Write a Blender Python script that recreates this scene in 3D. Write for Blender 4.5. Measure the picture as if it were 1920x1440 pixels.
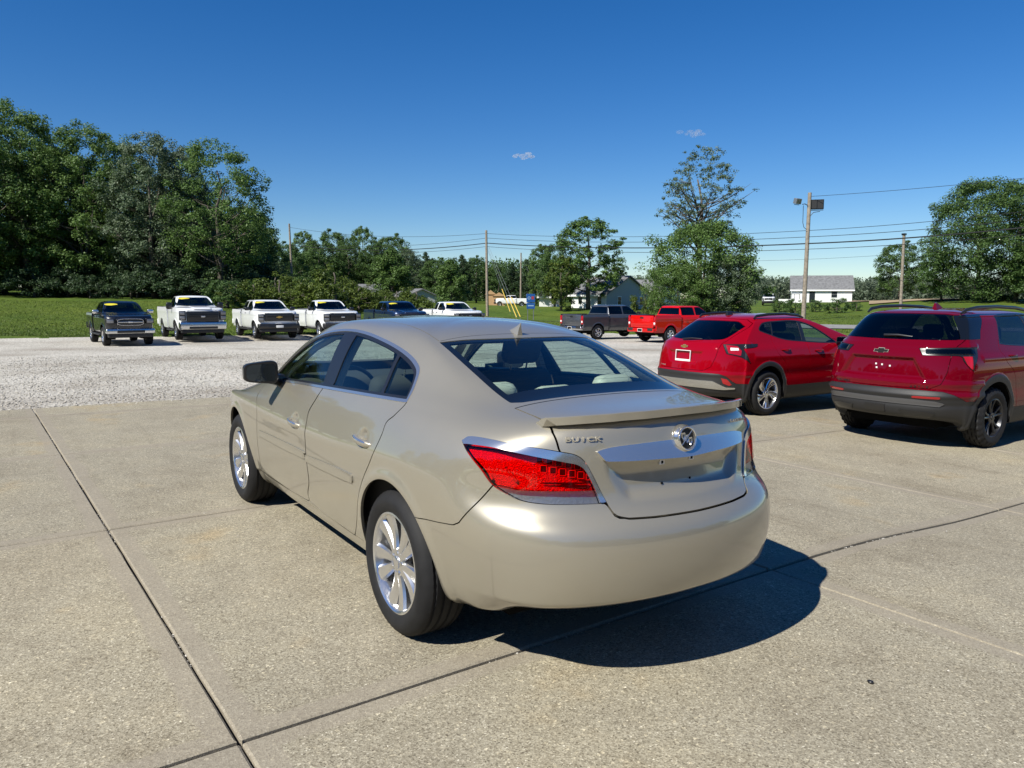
import bpy, bmesh, math, random
import numpy as np
from mathutils import Vector, Matrix

for o in list(bpy.data.objects): bpy.data.objects.remove(o, do_unlink=True)
SC = bpy.context.scene
COL = SC.collection
R = math.radians

# ---------------------------------------------------------------- camera (world frame = parking lot frame: x away along the sedan, y to its left)
CAM_F, CAM_PITCH, CAM_H, CAM_ROLL = 1433.0, 0.11164, 1.590, 0.00406      # focal length in px of a 1920 px wide picture
CAM_POS = Vector((-3.2222, 2.3490, CAM_H))
_fw = Vector((0.83546, -0.54956, 0)); _rt = Vector((-0.54956, -0.83546, 0))
_c, _s = math.cos(CAM_PITCH), math.sin(CAM_PITCH)
_F = _fw * _c - Vector((0, 0, 1)) * _s; _U = _fw * _s + Vector((0, 0, 1)) * _c
_X = _rt * math.cos(CAM_ROLL) + _U * math.sin(CAM_ROLL); _Y = -_rt * math.sin(CAM_ROLL) + _U * math.cos(CAM_ROLL)
cam = bpy.data.cameras.new('camera'); camo = bpy.data.objects.new('camera', cam); COL.objects.link(camo)
camo.matrix_world = Matrix(((_X.x, _Y.x, -_F.x, CAM_POS.x), (_X.y, _Y.y, -_F.y, CAM_POS.y), (_X.z, _Y.z, -_F.z, CAM_POS.z), (0, 0, 0, 1)))
cam.sensor_fit = 'HORIZONTAL'; cam.sensor_width = 36; cam.lens = CAM_F / 1920 * 36; cam.clip_start = .05; cam.clip_end = 9000
SC.camera = camo
SC.cycles.volume_bounces = 8
SC.render.resolution_x, SC.render.resolution_y = 1024, 768

# ---------------------------------------------------------------- sky and sun
SUN_DIR = Vector((-.20, .965, 1.0)).normalized()      # towards the sun
W = bpy.data.worlds.new('World'); SC.world = W; W.use_nodes = True
nt = W.node_tree; nt.nodes.clear()
sky = nt.nodes.new('ShaderNodeTexSky'); sky.sky_type = 'NISHITA'; sky.sun_disc = False
sky.sun_elevation = math.asin(SUN_DIR.z); sky.sun_rotation = math.atan2(SUN_DIR.x, SUN_DIR.y)
sky.altitude = 200; sky.air_density = 1.0; sky.dust_density = 0.0; sky.ozone_density = 6.0
bgn = nt.nodes.new('ShaderNodeBackground'); bgn.inputs['Strength'].default_value = 0.074
wo = nt.nodes.new('ShaderNodeOutputWorld')
hs = nt.nodes.new('ShaderNodeHueSaturation'); hs.inputs['Saturation'].default_value = 1.29; hs.inputs['Hue'].default_value = .508
nt.links.new(sky.outputs[0], hs.inputs['Color']); nt.links.new(hs.outputs[0], bgn.inputs[0]); nt.links.new(bgn.outputs[0], wo.inputs[0])
sl = bpy.data.lights.new('sun', 'SUN'); sl.energy = 5.0; sl.angle = R(.53); sl.color = (1.0, .965, .87)
so = bpy.data.objects.new('sun', sl); COL.objects.link(so); so.rotation_euler = SUN_DIR.to_track_quat('Z', 'Y').to_euler(); so.location = (0, 30, 60)
SC.view_settings.view_transform = 'Standard'; SC.view_settings.look = 'None'
SC.view_settings.exposure = 0.52; SC.view_settings.gamma = 1.0; SC.view_settings.use_curve_mapping = False

# ---------------------------------------------------------------- placing helper: ground point seen at a pixel of the 1920x1440 picture
def at(px, py=None, dist=None, z=0.0):
    """ground point under a picture pixel; with dist: the point dist metres ahead in the pixel's direction, on the ground"""
    a, b = px - 960, (py if py is not None else 560) - 720
    cr, sr = math.cos(CAM_ROLL), math.sin(CAM_ROLL)
    u = (cr * a + sr * b) / CAM_F; v = -(-sr * a + cr * b) / CAM_F
    d = _rt * u + _F + _U * v
    if dist is not None:
        t = dist / (d.x * _fw.x + d.y * _fw.y)
        p = CAM_POS + d * t; return Vector((p.x, p.y, z))
    t = (z - CAM_H) / d.z; return CAM_POS + d * t

# ---------------------------------------------------------------- object helpers
def tag(o, label=None, cat=None, group=None, kind=None):
    if label: o['label'] = label
    if cat: o['category'] = cat
    if group: o['group'] = group
    if kind: o['kind'] = kind
    return o
def empty(name, loc=(0, 0, 0), rz=0.0, label=None, cat=None, group=None):
    o = bpy.data.objects.new(name, None); COL.objects.link(o); o.location = loc; o.rotation_euler = (0, 0, rz)
    o.empty_display_size = .1
    return tag(o, label, cat, group)
def link(name, me, parent=None, mat=None):
    o = bpy.data.objects.new(name, me); COL.objects.link(o)
    if parent is not None: o.parent = parent
    if mat is not None and not me.materials: me.materials.append(mat)
    return o
def copy_tree(o, parent=None):
    c = o.copy(); COL.objects.link(c); c.parent = parent
    for ch in o.children: copy_tree(ch, c)
    return c
def pydata(name, V, F, mat=None, parent=None, smooth=False, normals=None):
    me = bpy.data.meshes.new(name); me.from_pydata([tuple(v) for v in V], [], [tuple(f) for f in F])
    if smooth: me.shade_smooth()
    o = link(name, me, parent, mat)
    return o
def soup_obj(name, s, mat, parent=None):
    me = bpy.data.meshes.new(name)
    n = len(s.T); me.vertices.add(len(s.V)); me.vertices.foreach_set('co', s.V.astype(np.float32).ravel())
    me.loops.add(n * 3); me.loops.foreach_set('vertex_index', s.T.astype(np.int32).ravel())
    me.polygons.add(n); me.polygons.foreach_set('loop_start', np.arange(0, n * 3, 3, dtype=np.int32))
    me.update(calc_edges=True); me.validate()
    me.shade_smooth()
    if len(me.vertices) == len(s.N): me.normals_split_custom_set_from_vertices(s.N.astype(np.float32))
    return link(name, me, parent, mat)
def bmo(name, bm, mat=None, parent=None, smooth=None):
    """finish a bmesh as one mesh object; smooth = angle in degrees for smooth shading"""
    me = bpy.data.meshes.new(name)
    bmesh.ops.recalc_face_normals(bm, faces=bm.faces)
    if smooth:
        for f in bm.faces: f.smooth = True
        ang = R(smooth)
        for e in bm.edges:
            e.smooth = not (len(e.link_faces) == 2 and e.calc_face_angle(0) > ang)
    bm.to_mesh(me); bm.free()
    return link(name, me, parent, mat)
def bm_box(bm, lo, hi, bevel=0.0, seg=2, m=None):
    vs = []
    r = bmesh.ops.create_cube(bm, size=1.0); vs = r['verts']
    for v in vs:
        v.co = Vector([(lo[k] + hi[k]) / 2 + v.co[k] * (hi[k] - lo[k]) for k in range(3)])
    if bevel:
        es = list({e for v in vs for e in v.link_edges})
        r = bmesh.ops.bevel(bm, geom=es, offset=bevel, segments=seg, affect='EDGES', profile=.5)
        vs = list({v for f in r['faces'] for v in f.verts} | {v for v in vs if v.is_valid})
    if m is not None:
        bmesh.ops.transform(bm, matrix=m, verts=vs)
    return vs
def bm_tube(bm, pts, rad, seg=8, cap=True):
    """swept tube through points, radius a number or a list"""
    pts = [Vector(p) for p in pts]; n = len(pts); rings = []
    rad = [rad] * n if not hasattr(rad, '__len__') else rad
    up0 = None
    for i, p in enumerate(pts):
        t = (pts[min(i + 1, n - 1)] - pts[max(i - 1, 0)]).normalized()
        if up0 is None:
            up0 = Vector((0, 0, 1)) if abs(t.z) < .9 else Vector((1, 0, 0))
        a = t.cross(up0)
        if a.length < 1e-4: a = t.orthogonal()
        a.normalize(); b = a.cross(t).normalized(); up0 = b
        rings.append([bm.verts.new(p + (a * math.cos(2 * math.pi * k / seg) + b * math.sin(2 * math.pi * k / seg)) * rad[i]) for k in range(seg)])
    for i in range(n - 1):
        for k in range(seg):
            bm.faces.new((rings[i][k], rings[i][(k + 1) % seg], rings[i + 1][(k + 1) % seg], rings[i + 1][k]))
    if cap and seg > 2:
        bm.faces.new(rings[0][::-1]); bm.faces.new(rings[-1])
    return [v for r_ in rings for v in r_]
def bm_prism(bm, poly, axis, lo, hi):
    """extrude a 2D polygon along an axis; poly coordinates are the two other axes in order"""
    def pt(p, h):
        c = [p[0], p[1]]; c.insert(axis, h); return Vector(c)
    a = [bm.verts.new(pt(p, lo)) for p in poly]; b = [bm.verts.new(pt(p, hi)) for p in poly]; n = len(poly)
    for i in range(n): bm.faces.new((a[i], a[(i + 1) % n], b[(i + 1) % n], b[i]))
    bm.faces.new(a[::-1]); bm.faces.new(b)
    return a + b
def box(name, lo, hi, mat, parent=None, bevel=0.0, seg=2):
    bm = bmesh.new(); bm_box(bm, lo, hi, bevel, seg); return bmo(name, bm, mat, parent, smooth=40 if bevel else None)

# ---------------------------------------------------------------- materials
MATS = {}
def new_mat(name):
    m = bpy.data.materials.new(name); m.use_nodes = True; MATS[name] = m
    return m, m.node_tree, m.node_tree.nodes['Principled BSDF']
def pbr(name, col, rough=.5, metal=0.0, coat=0.0, spec=.5, coat_rough=.03, emit=None, noise=0.0, nscale=8.0, bump=0.0, bscale=60.0):
    m, t, b = new_mat(name)
    b.inputs['Base Color'].default_value = (*col, 1); b.inputs['Roughness'].default_value = rough; b.inputs['Metallic'].default_value = metal
    b.inputs['Coat Weight'].default_value = coat; b.inputs['Coat Roughness'].default_value = coat_rough; b.inputs['Specular IOR Level'].default_value = spec
    tc = None
    if noise or bump:
        tc = t.nodes.new('ShaderNodeTexCoord')
    if noise:
        n = t.nodes.new('ShaderNodeTexNoise'); n.inputs['Scale'].default_value = nscale; n.inputs['Detail'].default_value = 6
        t.links.new(tc.outputs['Object'], n.inputs['Vector'])
        mr = t.nodes.new('ShaderNodeMapRange'); mr.inputs[1].default_value = .3; mr.inputs[2].default_value = .7
        mr.inputs[3].default_value = 1 - noise; mr.inputs[4].default_value = 1 + noise
        t.links.new(n.outputs[0], mr.inputs[0])
        mx = t.nodes.new('ShaderNodeMix'); mx.data_type = 'RGBA'; mx.blend_type = 'MULTIPLY'; mx.inputs[0].default_value = 1
        mx.inputs[6].default_value = (*col, 1); t.links.new(mr.outputs[0], mx.inputs[7]); t.links.new(mx.outputs[2], b.inputs['Base Color'])
    if bump:
        n2 = t.nodes.new('ShaderNodeTexNoise'); n2.inputs['Scale'].default_value = bscale; n2.inputs['Detail'].default_value = 4
        t.links.new(tc.outputs['Object'], n2.inputs['Vector'])
        bp = t.nodes.new('ShaderNodeBump'); bp.inputs['Strength'].default_value = bump; bp.inputs['Distance'].default_value = .01
        t.links.new(n2.outputs[0], bp.inputs['Height']); t.links.new(bp.outputs[0], b.inputs['Normal'])
    return m
def car_paint(name, col, metal=.55, rough=.32, flake=.05, coat_ior=1.5, spec=.5):
    m, t, b = new_mat(name)
    tc = t.nodes.new('ShaderNodeTexCoord'); v = t.nodes.new('ShaderNodeTexVoronoi'); v.inputs['Scale'].default_value = 900
    t.links.new(tc.outputs['Object'], v.inputs['Vector'])
    bp = t.nodes.new('ShaderNodeBump'); bp.inputs['Strength'].default_value = flake; bp.inputs['Distance'].default_value = .0006
    t.links.new(v.outputs['Distance'], bp.inputs['Height']); t.links.new(bp.outputs[0], b.inputs['Normal'])
    d = t.nodes.new('ShaderNodeTexNoise'); d.inputs['Scale'].default_value = 3.0; d.inputs['Detail'].default_value = 8
    t.links.new(tc.outputs['Object'], d.inputs['Vector'])
    mr = t.nodes.new('ShaderNodeMapRange'); mr.inputs[1].default_value = .35; mr.inputs[2].default_value = .75; mr.inputs[3].default_value = rough - .03; mr.inputs[4].default_value = rough + .06
    t.links.new(d.outputs[0], mr.inputs[0]); t.links.new(mr.outputs[0], b.inputs['Roughness'])
    b.inputs['Base Color'].default_value = (*col, 1); b.inputs['Metallic'].default_value = metal; b.inputs['Specular IOR Level'].default_value = spec
    b.inputs['Coat Weight'].default_value = 1.0; b.inputs['Coat Roughness'].default_value = .02; b.inputs['Coat IOR'].default_value = coat_ior
    return m
def glass_mat(name, tint, ior=1.5, rough=0.0):
    """window pane: fresnel mix of clear see-through and mirror reflection"""
    m = bpy.data.materials.new(name); m.use_nodes = True; MATS[name] = m; t = m.node_tree; t.nodes.clear()
    tr = t.nodes.new('ShaderNodeBsdfTransparent'); tr.inputs[0].default_value = (*tint, 1)
    gl = t.nodes.new('ShaderNodeBsdfGlossy'); gl.inputs['Roughness'].default_value = rough; gl.inputs[0].default_value = (.95, .97, 1, 1)
    fr = t.nodes.new('ShaderNodeFresnel'); ge = t.nodes.new('ShaderNodeNewGeometry')
    mi = t.nodes.new('ShaderNodeMix'); mi.inputs[2].default_value = ior; mi.inputs[3].default_value = 1 / ior     # thin pane: same reflectance from both sides
    t.links.new(ge.outputs['Backfacing'], mi.inputs[0]); t.links.new(mi.outputs[0], fr.inputs[0])
    mx = t.nodes.new('ShaderNodeMixShader'); ou = t.nodes.new('ShaderNodeOutputMaterial')
    t.links.new(fr.outputs[0], mx.inputs[0]); t.links.new(tr.outputs[0], mx.inputs[1]); t.links.new(gl.outputs[0], mx.inputs[2]); t.links.new(mx.outputs[0], ou.inputs[0])
    return m

M_CHAMP = car_paint('champagne_paint', (.350, .322, .258), metal=.50, rough=.34, coat_ior=1.75, spec=.2)
M_RED1 = car_paint('bright_red_paint', (.245, .0004, .006), metal=.0, rough=.5, coat_ior=1.45, spec=.0)
M_RED2 = car_paint('deep_red_paint', (.115, .0003, .006), metal=.0, rough=.45, coat_ior=1.45, spec=.0)
M_TRUCKRED = car_paint('truck_red_paint', (.50, .006, .005), metal=0.0, rough=.4, spec=.0)
M_WHITE = car_paint('white_paint', (.78, .79, .79), metal=0.0, rough=.4)
M_BLACKP = car_paint('black_paint', (.008, .009, .012), metal=.2, rough=.3)
M_BLUEP = car_paint('dark_blue_paint', (.012, .03, .085), metal=.4, rough=.3)
M_GREYP = car_paint('grey_paint', (.085, .09, .10), metal=.5, rough=.35)
M_CHROME = pbr('chrome', (.74, .73, .71), .13, .90)
M_DULLCHROME = pbr('brushed_chrome', (.68, .69, .70), .22, 1.0)
M_RIM = pbr('alloy_rim', (.74, .74, .75), .24, .95, coat=.4)
M_RIMDARK = pbr('dark_alloy', (.03, .03, .033), .35, .6, coat=.5)
M_RUBBER = pbr('tyre_rubber', (.012, .012, .013), .7, spec=.3, noise=.25, nscale=14)
M_TRIM = pbr('black_trim', (.012, .012, .013), .35, coat=.3)
M_PLASTIC = pbr('grey_black_plastic', (.018, .018, .019), .55, bump=.15, bscale=400)
M_DARK = pbr('dark_cavity', (.006, .006, .006), .9, spec=.1)
M_GLASS = glass_mat('clear_tinted_glass', (.70, .82, .77))
M_PRIVACY = glass_mat('dark_privacy_glass', (.075, .085, .09))
M_REARGLASS = glass_mat('rear_window_glass', (.74, .86, .80))
M_FRIT = pbr('black_glass_border', (.006, .007, .008), .05, coat=.5)
M_CREAM = pbr('cream_leather', (.52, .50, .44), .5, noise=.06, nscale=20)
M_CARPET = pbr('dark_cabin_trim', (.05, .048, .045), .85)
M_SHELF = pbr('parcel_shelf_cloth', (.46, .45, .40), .9)
M_MIRROR = pbr('mirror_glass', (.07, .09, .12), .03, 1.0)
M_PLATE = pbr('white_plastic', (.75, .75, .74), .4)
M_REFL = pbr('red_reflector', (.35, .005, .01), .12, coat=1.0)
def lens_mat(name, col, dens=1.0):
    m, t, b = new_mat(name)
    b.inputs['Base Color'].default_value = (*col, 1); b.inputs['Roughness'].default_value = .04; b.inputs['Coat Weight'].default_value = 1
    b.inputs['Transmission Weight'].default_value = dens; b.inputs['IOR'].default_value = 1.08
    return m
M_LENSRED = glass_mat('red_lamp_lens', (.90, .05, .04), ior=1.45)
M_LENSCLEAR = glass_mat('clear_lamp_lens', (.92, .93, .94), ior=1.5)
M_LAMPRED = pbr('red_lamp_bowl', (.60, .028, .024), .28, .3, bump=.8, bscale=160)
M_LAMPDARK = pbr('dark_lamp_cell', (.05, .008, .008), .4)
M_LAMPSILV = pbr('silver_lamp_bowl', (.26, .26, .27), .28, .6, bump=.25, bscale=90)
M_GOLD = pbr('gold_badge', (.62, .42, .12), .28, .9)
M_STICKER = pbr('yellow_sticker', (.80, .68, .05), .5)
# ---------------------------------------------------------------- numpy surface engine
def bspline_rows(C, n, ghost0, ghost1):
    """uniform cubic b-spline along axis 0 of control array C with ghost points at both ends, n samples per span"""
    P = np.concatenate([ghost0[None], C, ghost1[None]], 0)
    out = []
    m = len(C)
    t = (np.arange(n) / n)[:, None, None]
    for i in range(m - 1):
        a, b, c, d = P[i], P[i + 1], P[i + 2], P[i + 3]
        out.append(((1 - t) ** 3 * a + (3 * t ** 3 - 6 * t ** 2 + 4) * b + (-3 * t ** 3 + 3 * t ** 2 + 3 * t + 1) * c + t ** 3 * d) / 6)
    out.append(((P[m - 1] + 4 * P[m] + P[m + 1]) / 6)[None])
    return np.concatenate(out, 0)

def net_surface(net, nu, nv, topclose=True):
    """net[row, col, 3] (rows bottom->roof centre, cols rear centre->front centre), y>=0 half. returns grid, normals"""
    flip = np.array([1, -1, 1.0])
    S = bspline_rows(net, nv, 2 * net[0] - net[1], net[-2] * flip if topclose else 2 * net[-1] - net[-2])
    T = S.transpose(1, 0, 2)
    T = bspline_rows(T, nu, T[1] * flip, T[-2] * flip)
    G = T.transpose(1, 0, 2)            # rows, cols
    Gu = np.zeros_like(G); Gv = np.zeros_like(G)
    Gu[:, 1:-1] = G[:, 2:] - G[:, :-2]; Gu[:, 0] = G[:, 1] - G[:, 1] * flip; Gu[:, -1] = G[:, -2] * flip - G[:, -2]
    Gv[1:-1] = G[2:] - G[:-2]; Gv[0] = G[1] - G[0]; Gv[-1] = G[-2] * flip - G[-2] if topclose else G[-1] - G[-2]
    N = np.cross(Gv, Gu); L = np.linalg.norm(N, axis=2, keepdims=True); N = N / np.maximum(L, 1e-12)
    return G, N

class Soup:
    """triangle soup with shared verts: V, N, T and named per-vertex fields"""
    def __init__(s, V, N, T): s.V, s.N, s.T = V, N, T
    @staticmethod
    def grid(G, N):
        r, c, _ = G.shape
        i = np.arange(r * c).reshape(r, c)
        a, b, cc, d = i[:-1, :-1].ravel(), i[:-1, 1:].ravel(), i[1:, 1:].ravel(), i[1:, :-1].ravel()
        T = np.concatenate([np.stack([a, cc, b], 1), np.stack([a, d, cc], 1)])
        return Soup(G.reshape(-1, 3).copy(), N.reshape(-1, 3).copy(), T)
    def cut(s, d):
        """split triangles along d==0; returns soup (d extended with the new verts)"""
        d = np.where(np.abs(d) < 2e-5, 2e-5, d)
        sg = d > 0; T = s.T; st = sg[T]; k = st.sum(1); mix = (k > 0) & (k < 3)
        keep = T[~mix]; M = T[mix]
        if len(M) == 0: s.d = d; return s
        sm = sg[M]; km = sm.sum(1)
        lone = np.where(km == 1, sm.argmax(1), (~sm).argmax(1))
        r = np.arange(len(M)); A = M[r, lone]; B = M[r, (lone + 1) % 3]; C = M[r, (lone + 2) % 3]
        def key(p, q): return np.minimum(p, q).astype(np.int64) * (len(s.V) + 1) + np.maximum(p, q)
        K = np.concatenate([key(A, B), key(A, C)]); U, first, inv = np.unique(K, return_index=True, return_inverse=True)
        P = np.concatenate([A, A])[first]; Q = np.concatenate([B, C])[first]
        t = (d[P] / (d[P] - d[Q]))[:, None]
        nV = s.V[P] * (1 - t) + s.V[Q] * t; nN = s.N[P] * (1 - t) + s.N[Q] * t
        nN /= np.maximum(np.linalg.norm(nN, axis=1, keepdims=True), 1e-9)
        o = len(s.V); ab = o + inv[:len(M)]; ac = o + inv[len(M):]
        T2 = np.concatenate([keep, np.stack([A, ab, ac], 1), np.stack([ab, B, C], 1), np.stack([ab, C, ac], 1)])
        n = Soup(np.concatenate([s.V, nV]), np.concatenate([s.N, nN]), T2)
        n.d = np.concatenate([d, np.zeros(len(nV))])
        return n
    def split(s, fn, gap=0.0):
        """fn(V)->signed distance; returns (inside d<-gap, outside d>gap)"""
        q = s.cut(fn(s.V) + gap); c = fn(q.V[q.T].mean(1)); inn = q.sub(c < -gap)
        if gap == 0: return inn, q.sub(c >= 0)
        q = s.cut(fn(s.V) - gap); c = fn(q.V[q.T].mean(1))
        return inn, q.sub(c > gap)
    def sub(s, m):
        T = s.T[m]; u, inv = np.unique(T.ravel(), return_inverse=True)
        return Soup(s.V[u], s.N[u], inv.reshape(-1, 3))
    def mirror(s):
        f = np.array([1, -1, 1.0]); return Soup(s.V * f, s.N * f, s.T[:, ::-1])
    def both(s): return s + s.mirror()
    def __add__(s, o): return Soup(np.concatenate([s.V, o.V]), np.concatenate([s.N, o.N]), np.concatenate([s.T, o.T + len(s.V)]))
    def offset(s, h): return Soup(s.V + s.N * h, s.N, s.T)
    def boundary(s, skip_mid=True):
        E = np.concatenate([s.T[:, [0, 1]], s.T[:, [1, 2]], s.T[:, [2, 0]]])
        k = np.sort(E, 1); key = k[:, 0].astype(np.int64) * (len(s.V) + 1) + k[:, 1]
        u, inv, cnt = np.unique(key, return_inverse=True, return_counts=True)
        B = E[cnt[inv] == 1]
        if skip_mid: B = B[~((np.abs(s.V[B[:, 0], 1]) < 1e-6) & (np.abs(s.V[B[:, 1], 1]) < 1e-6))]
        return B
    def flange(s, depth, direction=None):
        """skirt along the open border, going inward against the normal (or along a direction)"""
        B = s.boundary(); u, inv = np.unique(B.ravel(), return_inverse=True)
        e = inv.reshape(-1, 2); n = len(u)
        D = -s.N[u] * depth if direction is None else np.asarray(direction)[None] * depth * np.ones((n, 1))
        V = np.concatenate([s.V[u], s.V[u] + D])
        a, b = e[:, 0], e[:, 1]
        T = np.concatenate([np.stack([b, a, a + n], 1), np.stack([b, a + n, b + n], 1)])
        fn = np.cross(V[T[:, 1]] - V[T[:, 0]], V[T[:, 2]] - V[T[:, 0]])
        N = np.zeros_like(V)
        for k in range(3): np.add.at(N, T[:, k], fn)
        N /= np.maximum(np.linalg.norm(N, axis=1, keepdims=True), 1e-12)
        return Soup(V, N, T)
    def thick(s, depth): return s + s.flange(depth)

def smooth_closed(P, n=12):
    """catmull-rom through closed polygon points; a point given with a third value 1 stays a sharp corner"""
    pts = [np.array(p[:2], float) for p in P]; sh = [len(p) > 2 and p[2] for p in P]; m = len(pts); out = []
    for i in range(m):
        p0, p1, p2, p3 = pts[i - 1], pts[i], pts[(i + 1) % m], pts[(i + 2) % m]
        L = np.linalg.norm(p2 - p1)
        t1 = (p2 - p1) if sh[i] else (p2 - p0) / max(np.linalg.norm(p2 - p0), 1e-9) * L
        t2 = (p2 - p1) if sh[(i + 1) % m] else (p3 - p1) / max(np.linalg.norm(p3 - p1), 1e-9) * L
        for k in range(n):
            t = k / n; t2_, t3 = t * t, t * t * t
            out.append((2 * t3 - 3 * t2_ + 1) * p1 + (t3 - 2 * t2_ + t) * t1 + (-2 * t3 + 3 * t2_) * p2 + (t3 - t2_) * t2)
    return np.array(out)

def sdf_poly(Q, P):
    """signed distance (negative inside) of points Q[n,2] to closed polygon P[m,2]; far points get a cheap bound"""
    lo, hi = P.min(0), P.max(0)
    e = np.maximum(np.maximum(lo - Q, Q - hi), 0); far = np.sqrt((e * e).sum(1)); out = far + .06
    m = far < .05
    if m.any(): out[m] = _sdf_near(Q[m], P)
    return out
def _sdf_near(Q, P):
    out = np.full(len(Q), 1e9); ins = np.zeros(len(Q), bool)
    qx, qy = Q[:, 0].copy(), Q[:, 1].copy()
    B = np.roll(P, -1, 0)
    for (ax, ay), (bx, by) in zip(P, B):
        dx, dy = bx - ax, by - ay; L = max(dx * dx + dy * dy, 1e-12)
        px, py = qx - ax, qy - ay
        h = np.clip((px * dx + py * dy) / L, 0, 1)
        ex, ey = px - h * dx, py - h * dy; np.minimum(out, ex * ex + ey * ey, out=out)
        if abs(dy) > 1e-12:
            c = (ay > qy) != (by > qy)
            ins ^= c & (qx < dx * (qy - ay) / dy + ax)
    return np.where(ins, -1, 1) * np.sqrt(out)

def side_fn(poly, ymin=0.0):
    def f(V):
        d = sdf_poly(V[:, [0, 2]], poly)
        return np.where(V[:, 1] < ymin, np.maximum(d, ymin - V[:, 1]), d)
    return f
def plan_fn(poly, zmin):
    def f(V):
        d = sdf_poly(V[:, [0, 1]], poly)
        return np.where(V[:, 2] < zmin, np.maximum(d, zmin - V[:, 2]), d)
    return f
def rear_fn(poly, xmax):
    def f(V):
        d = sdf_poly(V[:, [1, 2]], poly)
        return np.where(V[:, 0] > xmax, np.maximum(d, V[:, 0] - xmax), d)
    return f
def wrap_fn(poly, cx, cy, lo=-10, hi=10):
    """developed coordinates round a vertical axis: s = angle * 0.6, z"""
    def f(V):
        a = np.arctan2(V[:, 1] - cy, -(V[:, 0] - cx)) * 0.6
        d = sdf_poly(np.stack([a, V[:, 2]], 1), poly)
        return d
    return f
def arch_fn(cx, cz, rx, rz, ymin=.4):
    def f(V):
        dx, dz = (V[:, 0] - cx) / rx, (V[:, 2] - cz) / rz
        d = (np.sqrt(dx * dx + dz * dz) - 1) * min(rx, rz)
        return np.where(V[:, 1] < ymin, np.maximum(d, ymin - V[:, 1]), d)
    return f
# ---------------------------------------------------------------- generic vehicle pieces
def grid_normals(G, topclose=True):
    flip = np.array([1, -1, 1.0]); Gu = np.zeros_like(G); Gv = np.zeros_like(G)
    Gu[:, 1:-1] = G[:, 2:] - G[:, :-2]; Gu[:, 0] = G[:, 1] - G[:, 1] * flip; Gu[:, -1] = G[:, -2] * flip - G[:, -2]
    Gv[1:-1] = G[2:] - G[:-2]; Gv[0] = G[1] - G[0]; Gv[-1] = G[-2] * flip - G[-2] if topclose else G[-1] - G[-2]
    N = np.cross(Gv, Gu); return N / np.maximum(np.linalg.norm(N, axis=2, keepdims=True), 1e-12)
def smooth01(t): t = np.clip(t, 0, 1); return t * t * (3 - 2 * t)
def u_arch_fn(cx, cz, rx, rz, ymin=.4, taper=.0):
    """wheel arch opening: half ellipse above, straight legs below"""
    def f(V):
        dz = np.maximum(V[:, 2] - cz, 0) / rz; dn = np.maximum(cz - V[:, 2], 0)
        dx = V[:, 0] - cx; dx = dx / (rx + taper * dn)
        d = (np.sqrt(dx * dx + dz * dz) - 1) * min(rx, rz)
        return np.where(V[:, 1] < ymin, np.maximum(d, ymin - V[:, 1]), d)
    return f
def lathe(profile, seg, ax=1, mod=None):
    """revolve (r, h) profile round the y axis; returns V, F"""
    V, F = [], []; n = len(profile)
    for k in range(seg):
        a = 2 * math.pi * k / seg
        for i, (r, h) in enumerate(profile):
            rr = r + (mod(i, k) if mod else 0)
            V.append((rr * math.cos(a), h, rr * math.sin(a)))
    for k in range(seg):
        for i in range(n - 1):
            a, b = k * n + i, ((k + 1) % seg) * n + i
            F.append((a, a + 1, b + 1, b))
    return V, F
WHEELS = {}
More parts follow.
